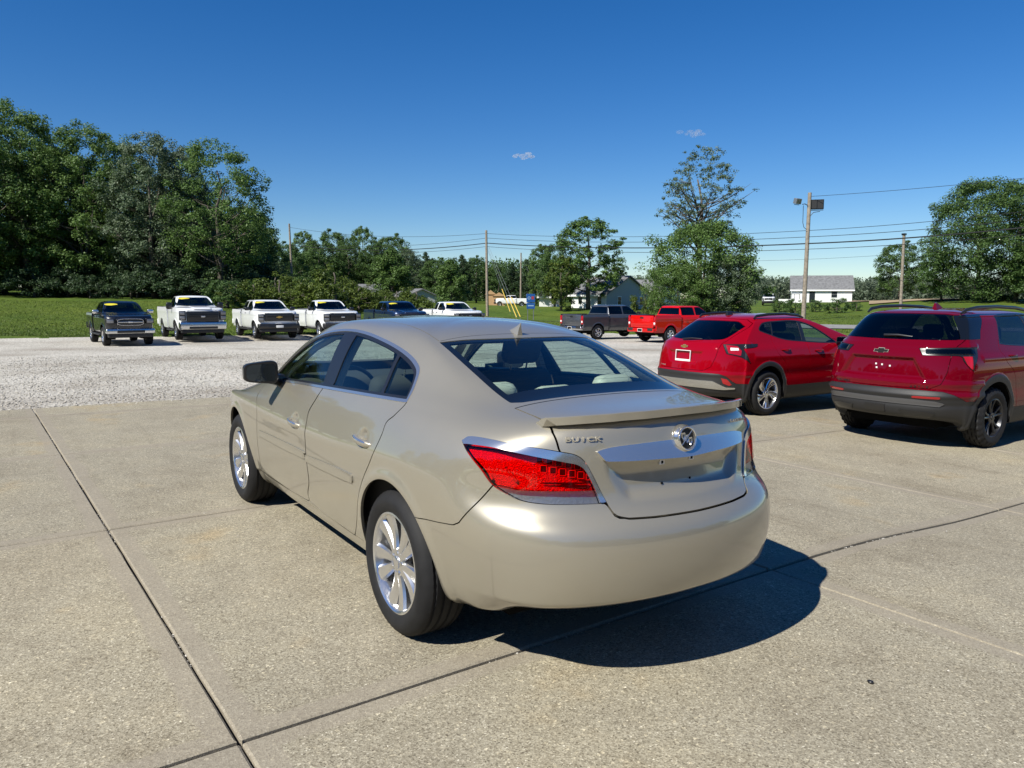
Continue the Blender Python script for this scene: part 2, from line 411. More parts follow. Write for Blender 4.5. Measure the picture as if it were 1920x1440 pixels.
def wheel_meshes(key, RT, RR, width, style, rim_mat, seg=96, chunky=False, spoke_n=10):
    """meshes of one wheel centred on its hub, outer side to +y: tyre, rim, hub parts"""
    if key in WHEELS: return WHEELS[key]
    w = width / 2; out = []
    sh = .022 if not chunky else .03
    prof = [(RR - .012, -w + .02), (RR + .012, -w + .004), ((RT + RR) / 2, -w - .006), (RT - sh * 1.1, -w + .006), (RT - .008, -w + .022)]
    gro = [(-.55, .012), (-.18, .012), (.18, .012), (.55, .012)]
    for g, gw in gro:
        c = g * w
        prof += [(RT, c - gw * .75), (RT - .009, c - gw * .45), (RT - .009, c + gw * .45), (RT, c + gw * .75)]
    prof += [(RT - .008, w - .022), (RT - sh * 1.1, w - .006), (RT - sh * 1.7, w + .001), ((RT + RR) / 2 + .004, w + .006), ((RT + RR) / 2 - .012, w + .0055), (RR + .012, w - .002), (RR - .004, w - .014), (RR - .012, w - .03)]
    n = len(prof); dep = .012 if chunky else .0045
    def mod(i, k):
        if (k // (2 if chunky else 1)) % 2 and (i in (3, 4, 5, n - 9, n - 8, n - 7, n - 6)): return -dep
        if chunky and (k // 2 + i) % 3 == 0 and 5 < i < n - 8: return -.008
        return 0
    V, F = lathe(prof, seg * (1 if not chunky else 1), mod=mod)
    me = bpy.data.meshes.new('tyre'); me.from_pydata(V, [], F); me.shade_smooth(); me.materials.append(M_RUBBER)
    bm = bmesh.new(); bm.from_mesh(me)
    bmesh.ops.recalc_face_normals(bm, faces=bm.faces)
    for e in bm.edges: e.smooth = not (len(e.link_faces) == 2 and e.calc_face_angle(0) > R(32))
    bm.to_mesh(me); bm.free()
    out.append(('tyre', me))
    # barrel and lip
    face = w - .012
    bm = bmesh.new()
    pr = [(RR + .002, face - .004), (RR + .001, face + .004), (RR - .006, face + .006), (RR - .014, face), (RR - .020, face - .018), (RR - .032, face - .06), (RR - .036, -w + .03)]
    V, F = lathe(pr, 72); vs = [bm.verts.new(v) for v in V]
    for f in F: bm.faces.new([vs[i] for i in f])
    def spoke(a0, w0, w1, r0, r1, h0, h1, skew=0.0, mid=None, depth=.03):
        steps = 7; rings = []
        for i in range(steps):
            t = i / (steps - 1); r = r0 + (r1 - r0) * t; hw = (w0 + (w1 - w0) * (t ** 1.3)) / 2
            if mid is not None: hw += mid * math.sin(math.pi * t)
            y = h0 + (h1 - h0) * t - .010 * math.sin(math.pi * t); a = a0 + skew * t
            c, s = math.cos(a), math.sin(a)
            sec = [(-hw, y - .012), (-hw * .72, y), (0, y + .0035), (hw * .72, y), (hw, y - .012), (hw * .8, y - depth), (-hw * .8, y - depth)]
            rings.append([bm.verts.new((r * c - q * s, h, r * s + q * c)) for q, h in sec])
        for i in range(steps - 1):
            for k in range(7):
                bm.faces.new((rings[i][k], rings[i][(k + 1) % 7], rings[i + 1][(k + 1) % 7], rings[i + 1][k]))
        bm.faces.new(rings[0]); bm.faces.new(rings[-1][::-1])
    hubr = .062
    if style == 'ten':
        for k in range(10):
            a = 2 * math.pi * (k + .25 + (.10 if k % 2 else -.10) * 1.0) / 10
            spoke(a, .040, .086, hubr * .8, RR - .008, face - .016, face - .006, depth=.035)
    elif style == 'five_split':
        for k in range(5):
            a = 2 * math.pi * k / 5
            for s_ in (-1, 1):
                spoke(a + s_ * .13, .036, .030, hubr * .7, RR - .008, face - .02, face - .004, skew=s_ * .10)
    elif style == 'six':
        for k in range(6):
            a = 2 * math.pi * k / 6
            spoke(a, .062, .075, hubr * .7, RR - .008, face - .02, face - .004)
    elif style == 'turbine':
        for k in range(5):
            a = 2 * math.pi * k / 5 + .3
            spoke(a, .045, .10, hubr * .7, RR - .006, face - .022, face - .002, skew=.30)
            spoke(a + .30, .030, .028, hubr * .7, RR - .006, face - .024, face - .008, skew=.42)
    rim = bmesh.ops.recalc_face_normals(bm, faces=bm.faces)
    # hub plate + centre cap
    pr = [(.0001, face - .003), (.024, face - .004), (.031, face - .008), (.032, face - .014), (hubr, face - .017), (hubr + .008, face - .026), (hubr + .008, face - .06), (.0001, face - .06)]
    V, F = lathe(pr, 40); vs = [bm.verts.new(v) for v in V]
    for f in F: bm.faces.new([vs[i] for i in f])
    me = bpy.data.meshes.new('rim'); bmesh.ops.recalc_face_normals(bm, faces=bm.faces)
    for f in bm.faces: f.smooth = True
    for e in bm.edges: e.smooth = not (len(e.link_faces) == 2 and e.calc_face_angle(0) > R(28))
    bm.to_mesh(me); bm.free(); me.materials.append(rim_mat); out.append(('rim', me))
    # lug nuts
    nl = 6 if style in ('six',) else 5
    for k in range(nl):
        bm = bmesh.new(); a = 2 * math.pi * (k + .5) / nl; c = Vector((.049 * math.cos(a), 0, .049 * math.sin(a)))
        bm_tube(bm, [c + Vector((0, face - .03, 0)), c + Vector((0, face - .010, 0))], .0095, 6)
        me = bpy.data.meshes.new('lug_nut'); bmesh.ops.recalc_face_normals(bm, faces=bm.faces); bm.to_mesh(me); bm.free(); me.materials.append(M_DULLCHROME if rim_mat is M_RIM else M_TRIM); out.append(('lug_nut', me))
    # brake disc and dark back plate = the wheel part itself
    bm = bmesh.new()
    V, F = lathe([(.02, face - .085), (RR - .075, face - .085), (RR - .075, face - .105), (RR - .04, face - .115), (RR - .038, -w + .02), (.02, -w + .015)], 36); vs = [bm.verts.new(v) for v in V]
    for f in F: bm.faces.new([vs[i] for i in f])
    me = bpy.data.meshes.new('wheel'); bmesh.ops.recalc_face_normals(bm, faces=bm.faces); bm.to_mesh(me); bm.free(); me.materials.append(M_RIMDARK); out.insert(0, ('wheel', me))
    WHEELS[key] = out
    return out
def add_wheel(root, meshes, x, y, z, spin=0.0, flip=False):
    o = link('wheel', meshes[0][1], root); o.location = (x, y, z)
    o.rotation_euler = (0, spin, math.pi if flip else 0)
    for n, me in meshes[1:]: link(n, me, o)
    return o
def well_liner(root, cx, cz, r, y0, y1, mat=None, name='wheel_well'):
    """open black half drum behind a wheel arch (y0 inner, y1 outer)"""
    V, F = [], []; n = 20
    for k in range(n + 1):
        a = -.25 + (math.pi + .5) * k / n
        for y in (y0, y1): V.append((cx + r * math.cos(a), y, cz + r * math.sin(a)))
    for k in range(n): F.append((2 * k, 2 * k + 2, 2 * k + 3, 2 * k + 1))
    F.append([2 * k for k in range(n + 1)])
    return pydata(name, V, F, mat or M_DARK, root)
def rounded(name, lo, hi, mat, root, bevel, seg=3, m=None):
    bm = bmesh.new(); bm_box(bm, lo, hi, bevel, seg, m); return bmo(name, bm, mat, root, smooth=60)
def text_obj(name, txt, size, depth, mat, parent, mtx, bold=.0, width=1.0, spacing=1.0):
    cu = bpy.data.curves.new(name, 'FONT'); cu.body = txt; cu.size = size; cu.extrude = depth; cu.offset = bold; cu.align_x = 'CENTER'; cu.align_y = 'CENTER'; cu.space_character = spacing
    ob = bpy.data.objects.new(name, cu); COL.objects.link(ob)
    dg = bpy.context.evaluated_depsgraph_get(); me = bpy.data.meshes.new_from_object(ob.evaluated_get(dg)); bpy.data.objects.remove(ob); bpy.data.curves.remove(cu)
    me.name = name; me.materials.clear(); me.materials.append(mat)
    S = Matrix.Diagonal((width, 1, 1, 1)); me.transform(mtx @ S)
    return link(name, me, parent)
def frame_m(o, x, y):
    """matrix with origin o, x axis and (approximate) y axis"""
    x = Vector(x).normalized(); z = x.cross(Vector(y)).normalized(); y = z.cross(x)
    return Matrix(((x.x, y.x, z.x, o[0]), (x.y, y.y, z.y, o[1]), (x.z, y.z, z.z, o[2]), (0, 0, 0, 1)))
def bowtie(name, w, h, depth, mat, parent, mtx, slant=.18):
    a = w / 2; b = h / 2; c = w * .18; d = h * .24
    P = [(-a, -d), (-c - h * slant, -d), (-c - h * slant * .7, -b), (c - h * slant * .3, -b), (c, -d), (a - h * slant, -d), (a, d), (c + h * slant, d), (c + h * slant * .7, b), (-c + h * slant * .3, b), (-c, d), (-a + h * slant, d)]
    bm = bmesh.new(); bm_prism(bm, P, 2, 0, depth); bmesh.ops.transform(bm, matrix=mtx, verts=bm.verts)
    return bmo(name, bm, mat, parent)
def seat(root, x, y, w, mat, head=True, back_h=.62, z0=.55, lean=.22, hw=.24, hz=0.0):
    s = empty('seat'); s.parent = root
    bpy.data.objects.remove(s)
    m = Matrix.Translation((x, y, z0)) @ Matrix.Rotation(-lean, 4, 'Y')
    o = rounded('seat', (-.07, -w / 2, 0), (.08, w / 2, back_h), mat, root, .06, 3, m)
    rounded('seat_cushion', (x, y - w / 2, z0 - .16), (x + .5, y + w / 2, z0 + .02), mat, root, .05, 3)
    if head:
        h = rounded('headrest', (-.055, -hw / 2, back_h + .04 + hz), (.055, hw / 2, back_h + .24 + hz), mat, o, .05, 3, m)
        for s_ in (-1, 1):
            bm = bmesh.new(); bm_tube(bm, [m @ Vector((0, s_ * .06, back_h - .02)), m @ Vector((0, s_ * .06, back_h + .08 + hz))], .006, 6); bmo('headrest_post', bm, M_CHROME, o)
    return o
# ---------------------------------------------------------------- terrain
_ctl = np.array([(0, 0, 0), (3, 0, 0), (3, 2, 0), (-1, 3, 0), (-4, 2, 0), (9.6, 1, -.02), (9.6, 8, -.02), (-6, 10, 0), (-1, -1.4, -.02), (3, -1.6, -.03), (-8, 0, 0), (0, -4.4, -.13), (6, -4.4, -.11),
    (1.2, -7.5, -.195), (3.0, -7.5, -.19), (4.3, -7.3, -.18), (6.1, -7.3, -.18), (1.5, -11, -.26), (5, -11, -.25), (-3, -8, -.2), (12, -8, -.2), (12, -14, -.3), (18, 0, -.15), (20, 8, -.2), (29, -1.5, -.36), (33, -5, -.45), (33, -8.5, -.47), (35, -12, -.5), (36, -16, -.52), (37, -20, -.55),
    (38, 6, -.3), (24.5, -25, -.62), (28, -24.6, -.62), (18, -22, -.5), (30, -33, -.75), (56, -39, -.6), (71, -43, -.75), (33, -49.5, .05), (40, -42, -.35), (62, -40, -.8), (49, -55, .33), (79, -64, .25), (81, -70, .25), (39, -66, .1), (80.7, -104.2, .62), (76, -98, .55), (54.9, -77.4, -.25), (52.5, -81, -.22), (52.5, -86.6, .15), (52, -69, -.1), (21, -33.7, -.3), (31.7, -46.8, -.1), (89, -131, 1.1), (58, -105, 1.6), (45, -99, 1.6), (105, -70, .2),
    (79, -1, 1.2), (70, -15, 1.2), (88, -2, 1.6), (78, -17.5, 1.4), (109, -33, 2.2), (66, -29, .9), (63, -34, .6), (60, 20, .6), (60, 60, 1), (100, 60, 2), (150, 0, 3), (150, -80, 1), (250, -200, 1), (200, -300, 1.2), (0, -60, .3), (0, -120, 1), (-30, -60, 0), (-30, 40, 0), (20, 40, 0), (300, 0, 4), (120, -300, 1.2), (450, -450, 1.5), (450, 100, 5), (0, -450, 1.2), (-60, -450, 1), (-60, 150, 0), (450, 300, 5)], float)
def _tps(d): return np.where(d > 1e-9, d, 0)           # linear radial kernel
_K = _tps(np.linalg.norm(_ctl[:, None, :2] - _ctl[None, :, :2], axis=2)); _n = len(_ctl)
_A = np.zeros((_n + 3, _n + 3)); _A[:_n, :_n] = _K + np.eye(_n) * .35; _Pm = np.c_[np.ones(_n), _ctl[:, :2]]; _A[:_n, _n:] = _Pm; _A[_n:, :_n] = _Pm.T
_w = np.linalg.solve(_A, np.r_[_ctl[:, 2], 0, 0, 0])
def hgt(x, y):
    x = np.asarray(x, float); y = np.asarray(y, float); sh = x.shape; Q = np.c_[x.ravel(), y.ravel()]
    z = _w[_n] + Q @ _w[_n + 1:]
    for k in range(_n): z = z + _w[k] * np.sqrt((Q[:, 0] - _ctl[k, 0]) ** 2 + (Q[:, 1] - _ctl[k, 1]) ** 2 + .5)
    dx = np.maximum(np.maximum(-1.6 - Q[:, 0], Q[:, 0] - 4.4), 0); dy = np.maximum(np.maximum(-1.3 - Q[:, 1], Q[:, 1] - 2.6), 0)
    z = z * smooth01(np.sqrt(dx * dx + dy * dy) / 2.5)
    return z.reshape(sh) if sh else float(z[0])
def hz(x, y): return float(hgt(np.array([x]), np.array([y]))[0])
LOT = np.array([(-40, 60), (9.6, 60), (38, 60), (38.5, 10), (38.2, -14), (40, -22), (37.5, -29), (33, -32), (-40, -33)], float)
def tex_mat(name, build):
    m, t, b = new_mat(name); tc = t.nodes.new('ShaderNodeTexCoord'); build(t, b, tc); return m
def nz(t, vec, scale, detail=5, rough=.55, kind='ShaderNodeTexNoise'):
    n = t.nodes.new(kind); n.inputs['Scale'].default_value = scale
    if kind == 'ShaderNodeTexNoise': n.inputs['Detail'].default_value = detail; n.inputs['Roughness'].default_value = rough
    t.links.new(vec, n.inputs['Vector']); return n
def ramp(t, fac, stops):
    r = t.nodes.new('ShaderNodeValToRGB'); e = r.color_ramp.elements
    while len(e) > 1: e.remove(e[-1])
    e[0].position = stops[0][0]; e[0].color = (*stops[0][1], 1)
    for p_, c_ in stops[1:]: q = e.new(p_); q.color = (*c_, 1)
    t.links.new(fac, r.inputs[0]); return r
def mixc(t, fac, a, b, mode='MIX'):
    m = t.nodes.new('ShaderNodeMix'); m.data_type = 'RGBA'; m.blend_type = mode
    for s_, i in ((fac, 0), (a, 6), (b, 7)):
        if isinstance(s_, (int, float)): m.inputs[i].default_value = s_
        elif isinstance(s_, tuple): m.inputs[i].default_value = (*s_, 1)
        else: t.links.new(s_, m.inputs[i])
    return m.outputs[2]
def bump(t, b, h, strength, dist):
    bp = t.nodes.new('ShaderNodeBump'); bp.inputs['Strength'].default_value = strength; bp.inputs['Distance'].default_value = dist
    t.links.new(h, bp.inputs['Height']); t.links.new(bp.outputs[0], b.inputs['Normal']); return bp
def _grass(t, b, tc):
    g = tc.outputs['Object']
    n1 = nz(t, g, .06, 4); n2 = nz(t, g, 1.3, 6, .7); n3 = nz(t, g, 14, 3, .7)
    c = ramp(t, n2.outputs[0], [(.3, (.050, .083, .012)), (.5, (.086, .126, .020)), (.7, (.125, .160, .031))]).outputs[0]
    c = mixc(t, 1.0, c, ramp(t, n1.outputs[0], [(.35, (.75, .85, .8)), (.65, (1.2, 1.1, 1.0))]).outputs[0], 'MULTIPLY')
    c = mixc(t, .8, c, ramp(t, n3.outputs[0], [(.3, (.55, .6, .5)), (.7, (1.35, 1.35, 1.2))]).outputs[0], 'MULTIPLY')
    t.links.new(c, b.inputs['Base Color']); b.inputs['Roughness'].default_value = .9; b.inputs['Specular IOR Level'].default_value = .15
    bump(t, b, n3.outputs[0], .9, .05)
M_GRASS = tex_mat('lawn_grass', _grass)
def _gravel(t, b, tc):
    g = tc.outputs['Object']
    v = nz(t, g, 28, kind='ShaderNodeTexVoronoi'); n1 = nz(t, g, .22, 5, .6); n2 = nz(t, g, 60, 3)
    c = ramp(t, v.outputs['Color'], [(.0, (.17, .16, .138)), (.35, (.40, .38, .338)), (.7, (.52, .497, .45)), (1, (.70, .67, .62))]).outputs[0]
    c = mixc(t, 1.0, c, ramp(t, n1.outputs[0], [(.32, (.66, .62, .58)), (.55, (1.0, .99, .97)), (.72, (1.15, 1.12, 1.10))]).outputs[0], 'MULTIPLY')
    t.links.new(c, b.inputs['Base Color']); b.inputs['Roughness'].default_value = .95; b.inputs['Specular IOR Level'].default_value = .2
    bump(t, b, v.outputs['Distance'], 1.0, .02)
M_GRAVEL = tex_mat('gravel', _gravel)
def _concrete(t, b, tc):
    g = tc.outputs['Object']; gen = t.nodes.new('ShaderNodeNewGeometry')
    pos = gen.outputs['Position']
    v = nz(t, pos, 170, kind='ShaderNodeTexVoronoi'); v2 = nz(t, pos, 95, kind='ShaderNodeTexVoronoi')
    n1 = nz(t, pos, .55, 6, .6); n2 = nz(t, pos, 3.5, 6, .65); n3 = nz(t, pos, 320, 2)
    c = ramp(t, v.outputs['Color'], [(.0, (.095, .082, .060)), (.28, (.245, .220, .166)), (.62, (.315, .287, .220)), (.88, (.405, .375, .295)), (1, (.70, .66, .55))]).outputs[0]
    c2 = ramp(t, v2.outputs['Color'], [(.0, (.40, .36, .32)), (.2, (.84, .83, .82)), (.8, (1.05, 1.05, 1.05)), (1, (1.9, 1.86, 1.75))]).outputs[0]
    c = mixc(t, .75, c, c2, 'MULTIPLY')
    c = mixc(t, 1.0, c, ramp(t, n1.outputs[0], [(.3, (.84, .82, .80)), (.5, (1, 1, 1)), (.7, (1.10, 1.08, 1.02))]).outputs[0], 'MULTIPLY')
    c = mixc(t, .8, c, ramp(t, n2.outputs[0], [(.3, (.84, .82, .80)), (.5, (1, 1, 1)), (.75, (1.09, 1.07, 1.04))]).outputs[0], 'MULTIPLY')
    n4 = nz(t, pos, 1.1, 4); st = ramp(t, n4.outputs[0], [(.60, (0, 0, 0)), (.72, (1, 1, 1))]); c = mixc(t, st.outputs[0], c, mixc(t, 1.0, c, (1.05, .95, .82), 'MULTIPLY'))
    # faint tyre tracks running along the lot and small oil drips
    mp = t.nodes.new('ShaderNodeMapping'); mp.inputs['Scale'].default_value = (.10, 2.6, 1); mp.inputs['Rotation'].default_value = (0, 0, .12); t.links.new(pos, mp.inputs[0]); n5 = nz(t, mp.outputs[0], 1.0, 5, .6)
    tr_ = ramp(t, n5.outputs[0], [(.56, (1, 1, 1)), (.66, (.86, .85, .84)), (.74, (1, 1, 1))]); c = mixc(t, .9, c, tr_.outputs[0], 'MULTIPLY')
    n6 = nz(t, pos, 2.3, 3); dr_ = ramp(t, n6.outputs[0], [(.70, (1, 1, 1)), (.80, (.70, .68, .66))]); c = mixc(t, 1.0, c, dr_.outputs[0], 'MULTIPLY')
    oi = t.nodes.new('ShaderNodeObjectInfo'); c = mixc(t, 1.0, c, ramp(t, oi.outputs['Random'], [(0, (.90, .895, .89)), (.5, (1, .99, .97)), (1, (1.07, 1.05, 1.01))]).outputs[0], 'MULTIPLY')
    # tooled band along the slab edges
    sx = t.nodes.new('ShaderNodeSeparateXYZ'); t.links.new(g, sx.inputs[0])
    def edge(o):
        a = t.nodes.new('ShaderNodeMath'); a.operation = 'ABSOLUTE'; t.links.new(o, a.inputs[0]); return a.outputs[0]
    mx = t.nodes.new('ShaderNodeMath'); mx.operation = 'MAXIMUM'; t.links.new(edge(sx.outputs[0]), mx.inputs[0]); t.links.new(edge(sx.outputs[1]), mx.inputs[1])
    ad = t.nodes.new('ShaderNodeMath'); ad.operation = 'MULTIPLY_ADD'; t.links.new(n2.outputs[0], ad.inputs[0]); ad.inputs[1].default_value = .10; t.links.new(mx.outputs[0], ad.inputs[2])
    er = ramp(t, ad.outputs[0], [(0, (0, 0, 0)), (1, (1, 1, 1))])
    mr = t.nodes.new('ShaderNodeMapRange'); mr.inputs[1].default_value = 1.475; mr.inputs[2].default_value = 1.495; t.links.new(ad.outputs[0], mr.inputs[0])
    c = mixc(t, mr.outputs[0], c, mixc(t, .55, c, (.27, .235, .185)))
    t.links.new(c, b.inputs['Base Color']); b.inputs['Roughness'].default_value = .88; b.inputs['Specular IOR Level'].default_value = .25
    hb = t.nodes.new('ShaderNodeMath'); hb.operation = 'MULTIPLY_ADD'; t.links.new(v.outputs['Distance'], hb.inputs[0]); hb.inputs[1].default_value = .6; t.links.new(n3.outputs[0], hb.inputs[2])
    bump(t, b, hb.outputs[0], .35, .004)
M_CONC = tex_mat('concrete', _concrete)
M_JOINT = pbr('joint_dirt', (.028, .022, .016), .95, noise=.4, nscale=40)
M_PEBBLE = pbr('white_pebbles', (.50, .47, .42), .9, noise=.3, nscale=60)
M_ASPHALT = pbr('road_asphalt', (.22, .215, .205), .9, noise=.15, nscale=3, bump=.3)
M_FIELD = pbr('dry_field', (.30, .22, .13), .95, noise=.2, nscale=.6)
def sheet(name, xs, ys, mat, dz=0.0, mask=None, kind='structure'):
    X, Y = np.meshgrid(xs, ys, indexing='ij'); Z = hgt(X, Y) + (dz(X, Y) if callable(dz) else dz)
    nx, ny = X.shape; V = np.stack([X, Y, Z], 2).reshape(-1, 3); i = np.arange(nx * ny).reshape(nx, ny)
    F = np.stack([i[:-1, :-1], i[1:, :-1], i[1:, 1:], i[:-1, 1:]], 2).reshape(-1, 4)
    if mask is not None: F = F[mask(V[F].mean(1))]
    o = pydata(name, V.tolist(), F.tolist(), mat, smooth=True); tag(o, kind=kind); return o
def nonuni(a, b, fine, coarse, f0, f1):
    s = [a]; x = a
    while x < b:
        st = fine if f0 < x < f1 else coarse; x = min(b, x + st); s.append(x)
    return np.array(s)
# lawn terrain, dipping a little under the parking lot sheets
def _dip(X, Y):
    d = sdf_poly(np.c_[X.ravel(), Y.ravel()], LOT).reshape(X.shape); return -.16 * smooth01((-d) / .5)
sheet('lawn', nonuni(-60, 460, 1.0, 12, 10, 110), nonuni(-460, 300, 1.0, 12, -75, 40), M_GRASS, _dip)
# gravel lot
gx, gy = np.arange(9.2, 42, .4), np.arange(-38, 40, .4)
def _edge_in(P):
    d = sdf_poly(P[:, :2], LOT); wob = .25 * np.sin(P[:, 0] * 1.7 + P[:, 1] * 2.3) + .15 * np.sin(P[:, 1] * 5.1)
    return d < wob - .1
sheet('gravel_lot', gx, gy, M_GRAVEL, -.012, _edge_in)
# ---------------------------------------------------------------- concrete slabs
TH = .038; SL = 3.085; U0 = np.array([-.52, 1.74]); UX = np.array([math.cos(TH), math.sin(TH)]); UY = np.array([-math.sin(TH), math.cos(TH)])
pave = sheet('pavement', np.arange(-22.5, 9.95, .5), np.arange(-30, 18, .5), M_JOINT, -.026)
rnd = random.Random(5)
def slab(i, j):
    x1 = SL; gx_ = .012; gy_ = .007
    if i == 3: x1 = 1.0
    n = 10; m = 10 if i < 3 else 4
    cx, cy = SL / 2, SL / 2; c = U0 + UX * (i * SL + cx) + UY * (j * SL + cy)
    us = np.array([gx_, gx_ + .009] + list(np.linspace(gx_ + .3, x1 - gx_ - .3 if x1 > 2 else x1 - .3, m)) + [x1 - gx_ - .009, x1 - gx_]); vs_ = np.array([gy_, gy_ + .008] + list(np.linspace(gy_ + .2, SL - gy_ - .2, n)) + [SL - gy_ - .008, SL - gy_])
    A, B = np.meshgrid(us, vs_, indexing='ij'); E_ = np.zeros(A.shape, bool); E_[0] = E_[-1] = True; E_[:, 0] = E_[:, -1] = True
    rr_ = np.random.default_rng((i + 20) * 131 + (j + 20) * 17); ju = rr_.normal(0, .0022, A.shape); ju[~E_] = 0
    X = U0[0] + UX[0] * (i * SL + A + ju) + UY[0] * (j * SL + B + ju); Y = U0[1] + UX[1] * (i * SL + A + ju) + UY[1] * (j * SL + B + ju)
    Z = hgt(X, Y) - .007 * E_ + (rr_.uniform(-.004, .004) if abs(i) + abs(j) > 2 else 0)
    bm = bmesh.new(); grid = [[bm.verts.new((A[p, q] - cx + ju[p, q], B[p, q] - cy + ju[p, q], Z[p, q])) for q in range(A.shape[1])] for p in range(A.shape[0])]
    for p in range(len(us) - 1):
        for q in range(len(vs_) - 1): bm.faces.new((grid[p][q], grid[p + 1][q], grid[p + 1][q + 1], grid[p][q + 1]))
    bd = [e for e in bm.edges if e.is_boundary]; r = bmesh.ops.extrude_edge_only(bm, edges=bd)
    for v in [q for q in r['geom'] if isinstance(q, bmesh.types.BMVert)]: v.co.z -= .05
    o = bmo('concrete_slab', bm, M_CONC, pave); o.location = (c[0], c[1], 0); o.rotation_euler = (0, 0, TH)
    return o
for i in range(-7, 4):
    for j in range(-9 if i > -3 else -6, 5):
        slab(i, j)
# pebbles caught in the joints and loose stones on the gravel
def stones(name, pts, sizes, mat, seed, kind='stuff', label=None):
    r = np.random.default_rng(seed); base = np.array([(1, 0, 0), (-1, 0, 0), (0, 1, 0), (0, -1, 0), (0, 0, 1), (0, 0, -1)], float)
    fc = np.array([(0, 2, 4), (2, 1, 4), (1, 3, 4), (3, 0, 4), (2, 0, 5), (1, 2, 5), (3, 1, 5), (0, 3, 5)])
    n = len(pts); q = base[None] * r.uniform(.6, 1.3, (n, 6, 1)); ang = r.uniform(0, 6.28, n); ca, sa = np.cos(ang), np.sin(ang)
    x = q[:, :, 0] * ca[:, None] - q[:, :, 1] * sa[:, None]; y = q[:, :, 0] * sa[:, None] + q[:, :, 1] * ca[:, None]
    V = np.stack([x, y, q[:, :, 2] * .7], 2) * sizes[:, None, None] + pts[:, None, :]
    F = (fc[None] + (np.arange(n) * 6)[:, None, None]).reshape(-1, 3)
    s = Soup(V.reshape(-1, 3), np.zeros((1, 3)), F); o = soup_obj(name, s, mat); o.data.shade_flat(); tag(o, label, 'pebbles', kind=kind); return o
rg_ = np.random.default_rng(3); pp = []
for k in range(2600):
    if k % 2: a = U0 + UX * rg_.uniform(-1.5, 9) + UY * (SL * rg_.integers(-1, 1) + rg_.normal(0, .004))
    else: a = U0 + UX * (SL * rg_.integers(0, 3) + rg_.normal(0, .004)) + UY * rg_.uniform(-5, 4)
    pp.append((a[0], a[1], 0))
pp = np.array(pp); pp[:, 2] = hgt(pp[:, 0], pp[:, 1]) - .012; keep = (np.sin(pp[:, 0] * 3.1) + np.sin(pp[:, 1] * 2.3 + 1) + rg_.normal(0, .6, len(pp))) > .1
stones('joint_pebbles', pp[keep], rg_.uniform(.003, .0065, keep.sum()), M_PEBBLE, 1, label='small white pebbles caught in the pavement joints')
gp = np.c_[rg_.uniform(9.45, 20, 26000), rg_.uniform(-9, 14, 26000), np.zeros(26000)]
gp[:, 0] = 9.5 + (gp[:, 0] - 9.45) ** 1.25 * .8 - .25 * rg_.random(26000) ** 3; gp[:, 2] = hgt(gp[:, 0], gp[:, 1]) - .004
stones('loose_gravel', gp, rg_.uniform(.008, .022, len(gp)), M_GRAVEL, 2, label='loose pale grey gravel stones lying on the lot')
lp = np.c_[rg_.uniform(-2.5, 9, 160), rg_.uniform(-9, 5, 160), np.zeros(160)]; lp[:, 2] = hgt(lp[:, 0], lp[:, 1]) + .002
stones('pavement_grit', lp, rg_.uniform(.003, .008, 160), M_PEBBLE, 4, label='scattered pale grit lying on the concrete pavement')
# ---------------------------------------------------------------- road and field beyond
rc = np.array([(-40, -50.5), (20, -44.2), (45, -41.6), (70, -38.3), (108, -27.5), (160, -8)], float)
V, F = [], []
tt = np.linspace(0, 1, 60); cum = np.r_[0, np.cumsum(np.linalg.norm(np.diff(rc, axis=0), axis=1))]; cum /= cum[-1]
for t_ in tt:
    c = np.array([np.interp(t_, cum, rc[:, 0]), np.interp(t_, cum, rc[:, 1])]); e = np.array([np.interp(t_ + .01, cum, rc[:, 0]), np.interp(t_ + .01, cum, rc[:, 1])]) - np.array([np.interp(t_ - .01, cum, rc[:, 0]), np.interp(t_ - .01, cum, rc[:, 1])])
    e /= np.linalg.norm(e); nn = np.array([-e[1], e[0]])
    for w_ in (-1.9, 0, 1.9): q = c + nn * w_; V.append((q[0], q[1], hz(*q) + .05))
for k in range(59):
    for w_ in range(2): F.append((k * 3 + w_, k * 3 + 3 + w_, k * 3 + 4 + w_, k * 3 + 1 + w_))
tag(pydata('road', V, F, M_ASPHALT, smooth=True), kind='structure')
V, F = [], []; dd_ = list(np.linspace(104, 150, 10)) + list(np.linspace(160, 300, 12)); pp_ = np.linspace(1590, 2500, 24)
for d_ in dd_:
    for q_ in pp_:
        p_ = at(q_ if d_ > 120 else q_ + 40, 557, dist=d_); V.append((p_.x, p_.y, hz(p_.x, p_.y) + .12))
for a_ in range(len(dd_) - 1):
    for b_ in range(len(pp_) - 1): k_ = a_ * len(pp_) + b_; F.append((k_, k_ + 1, k_ + 1 + len(pp_), k_ + len(pp_)))
tag(pydata('dry_field', V, F, M_FIELD, smooth=True), kind='structure')
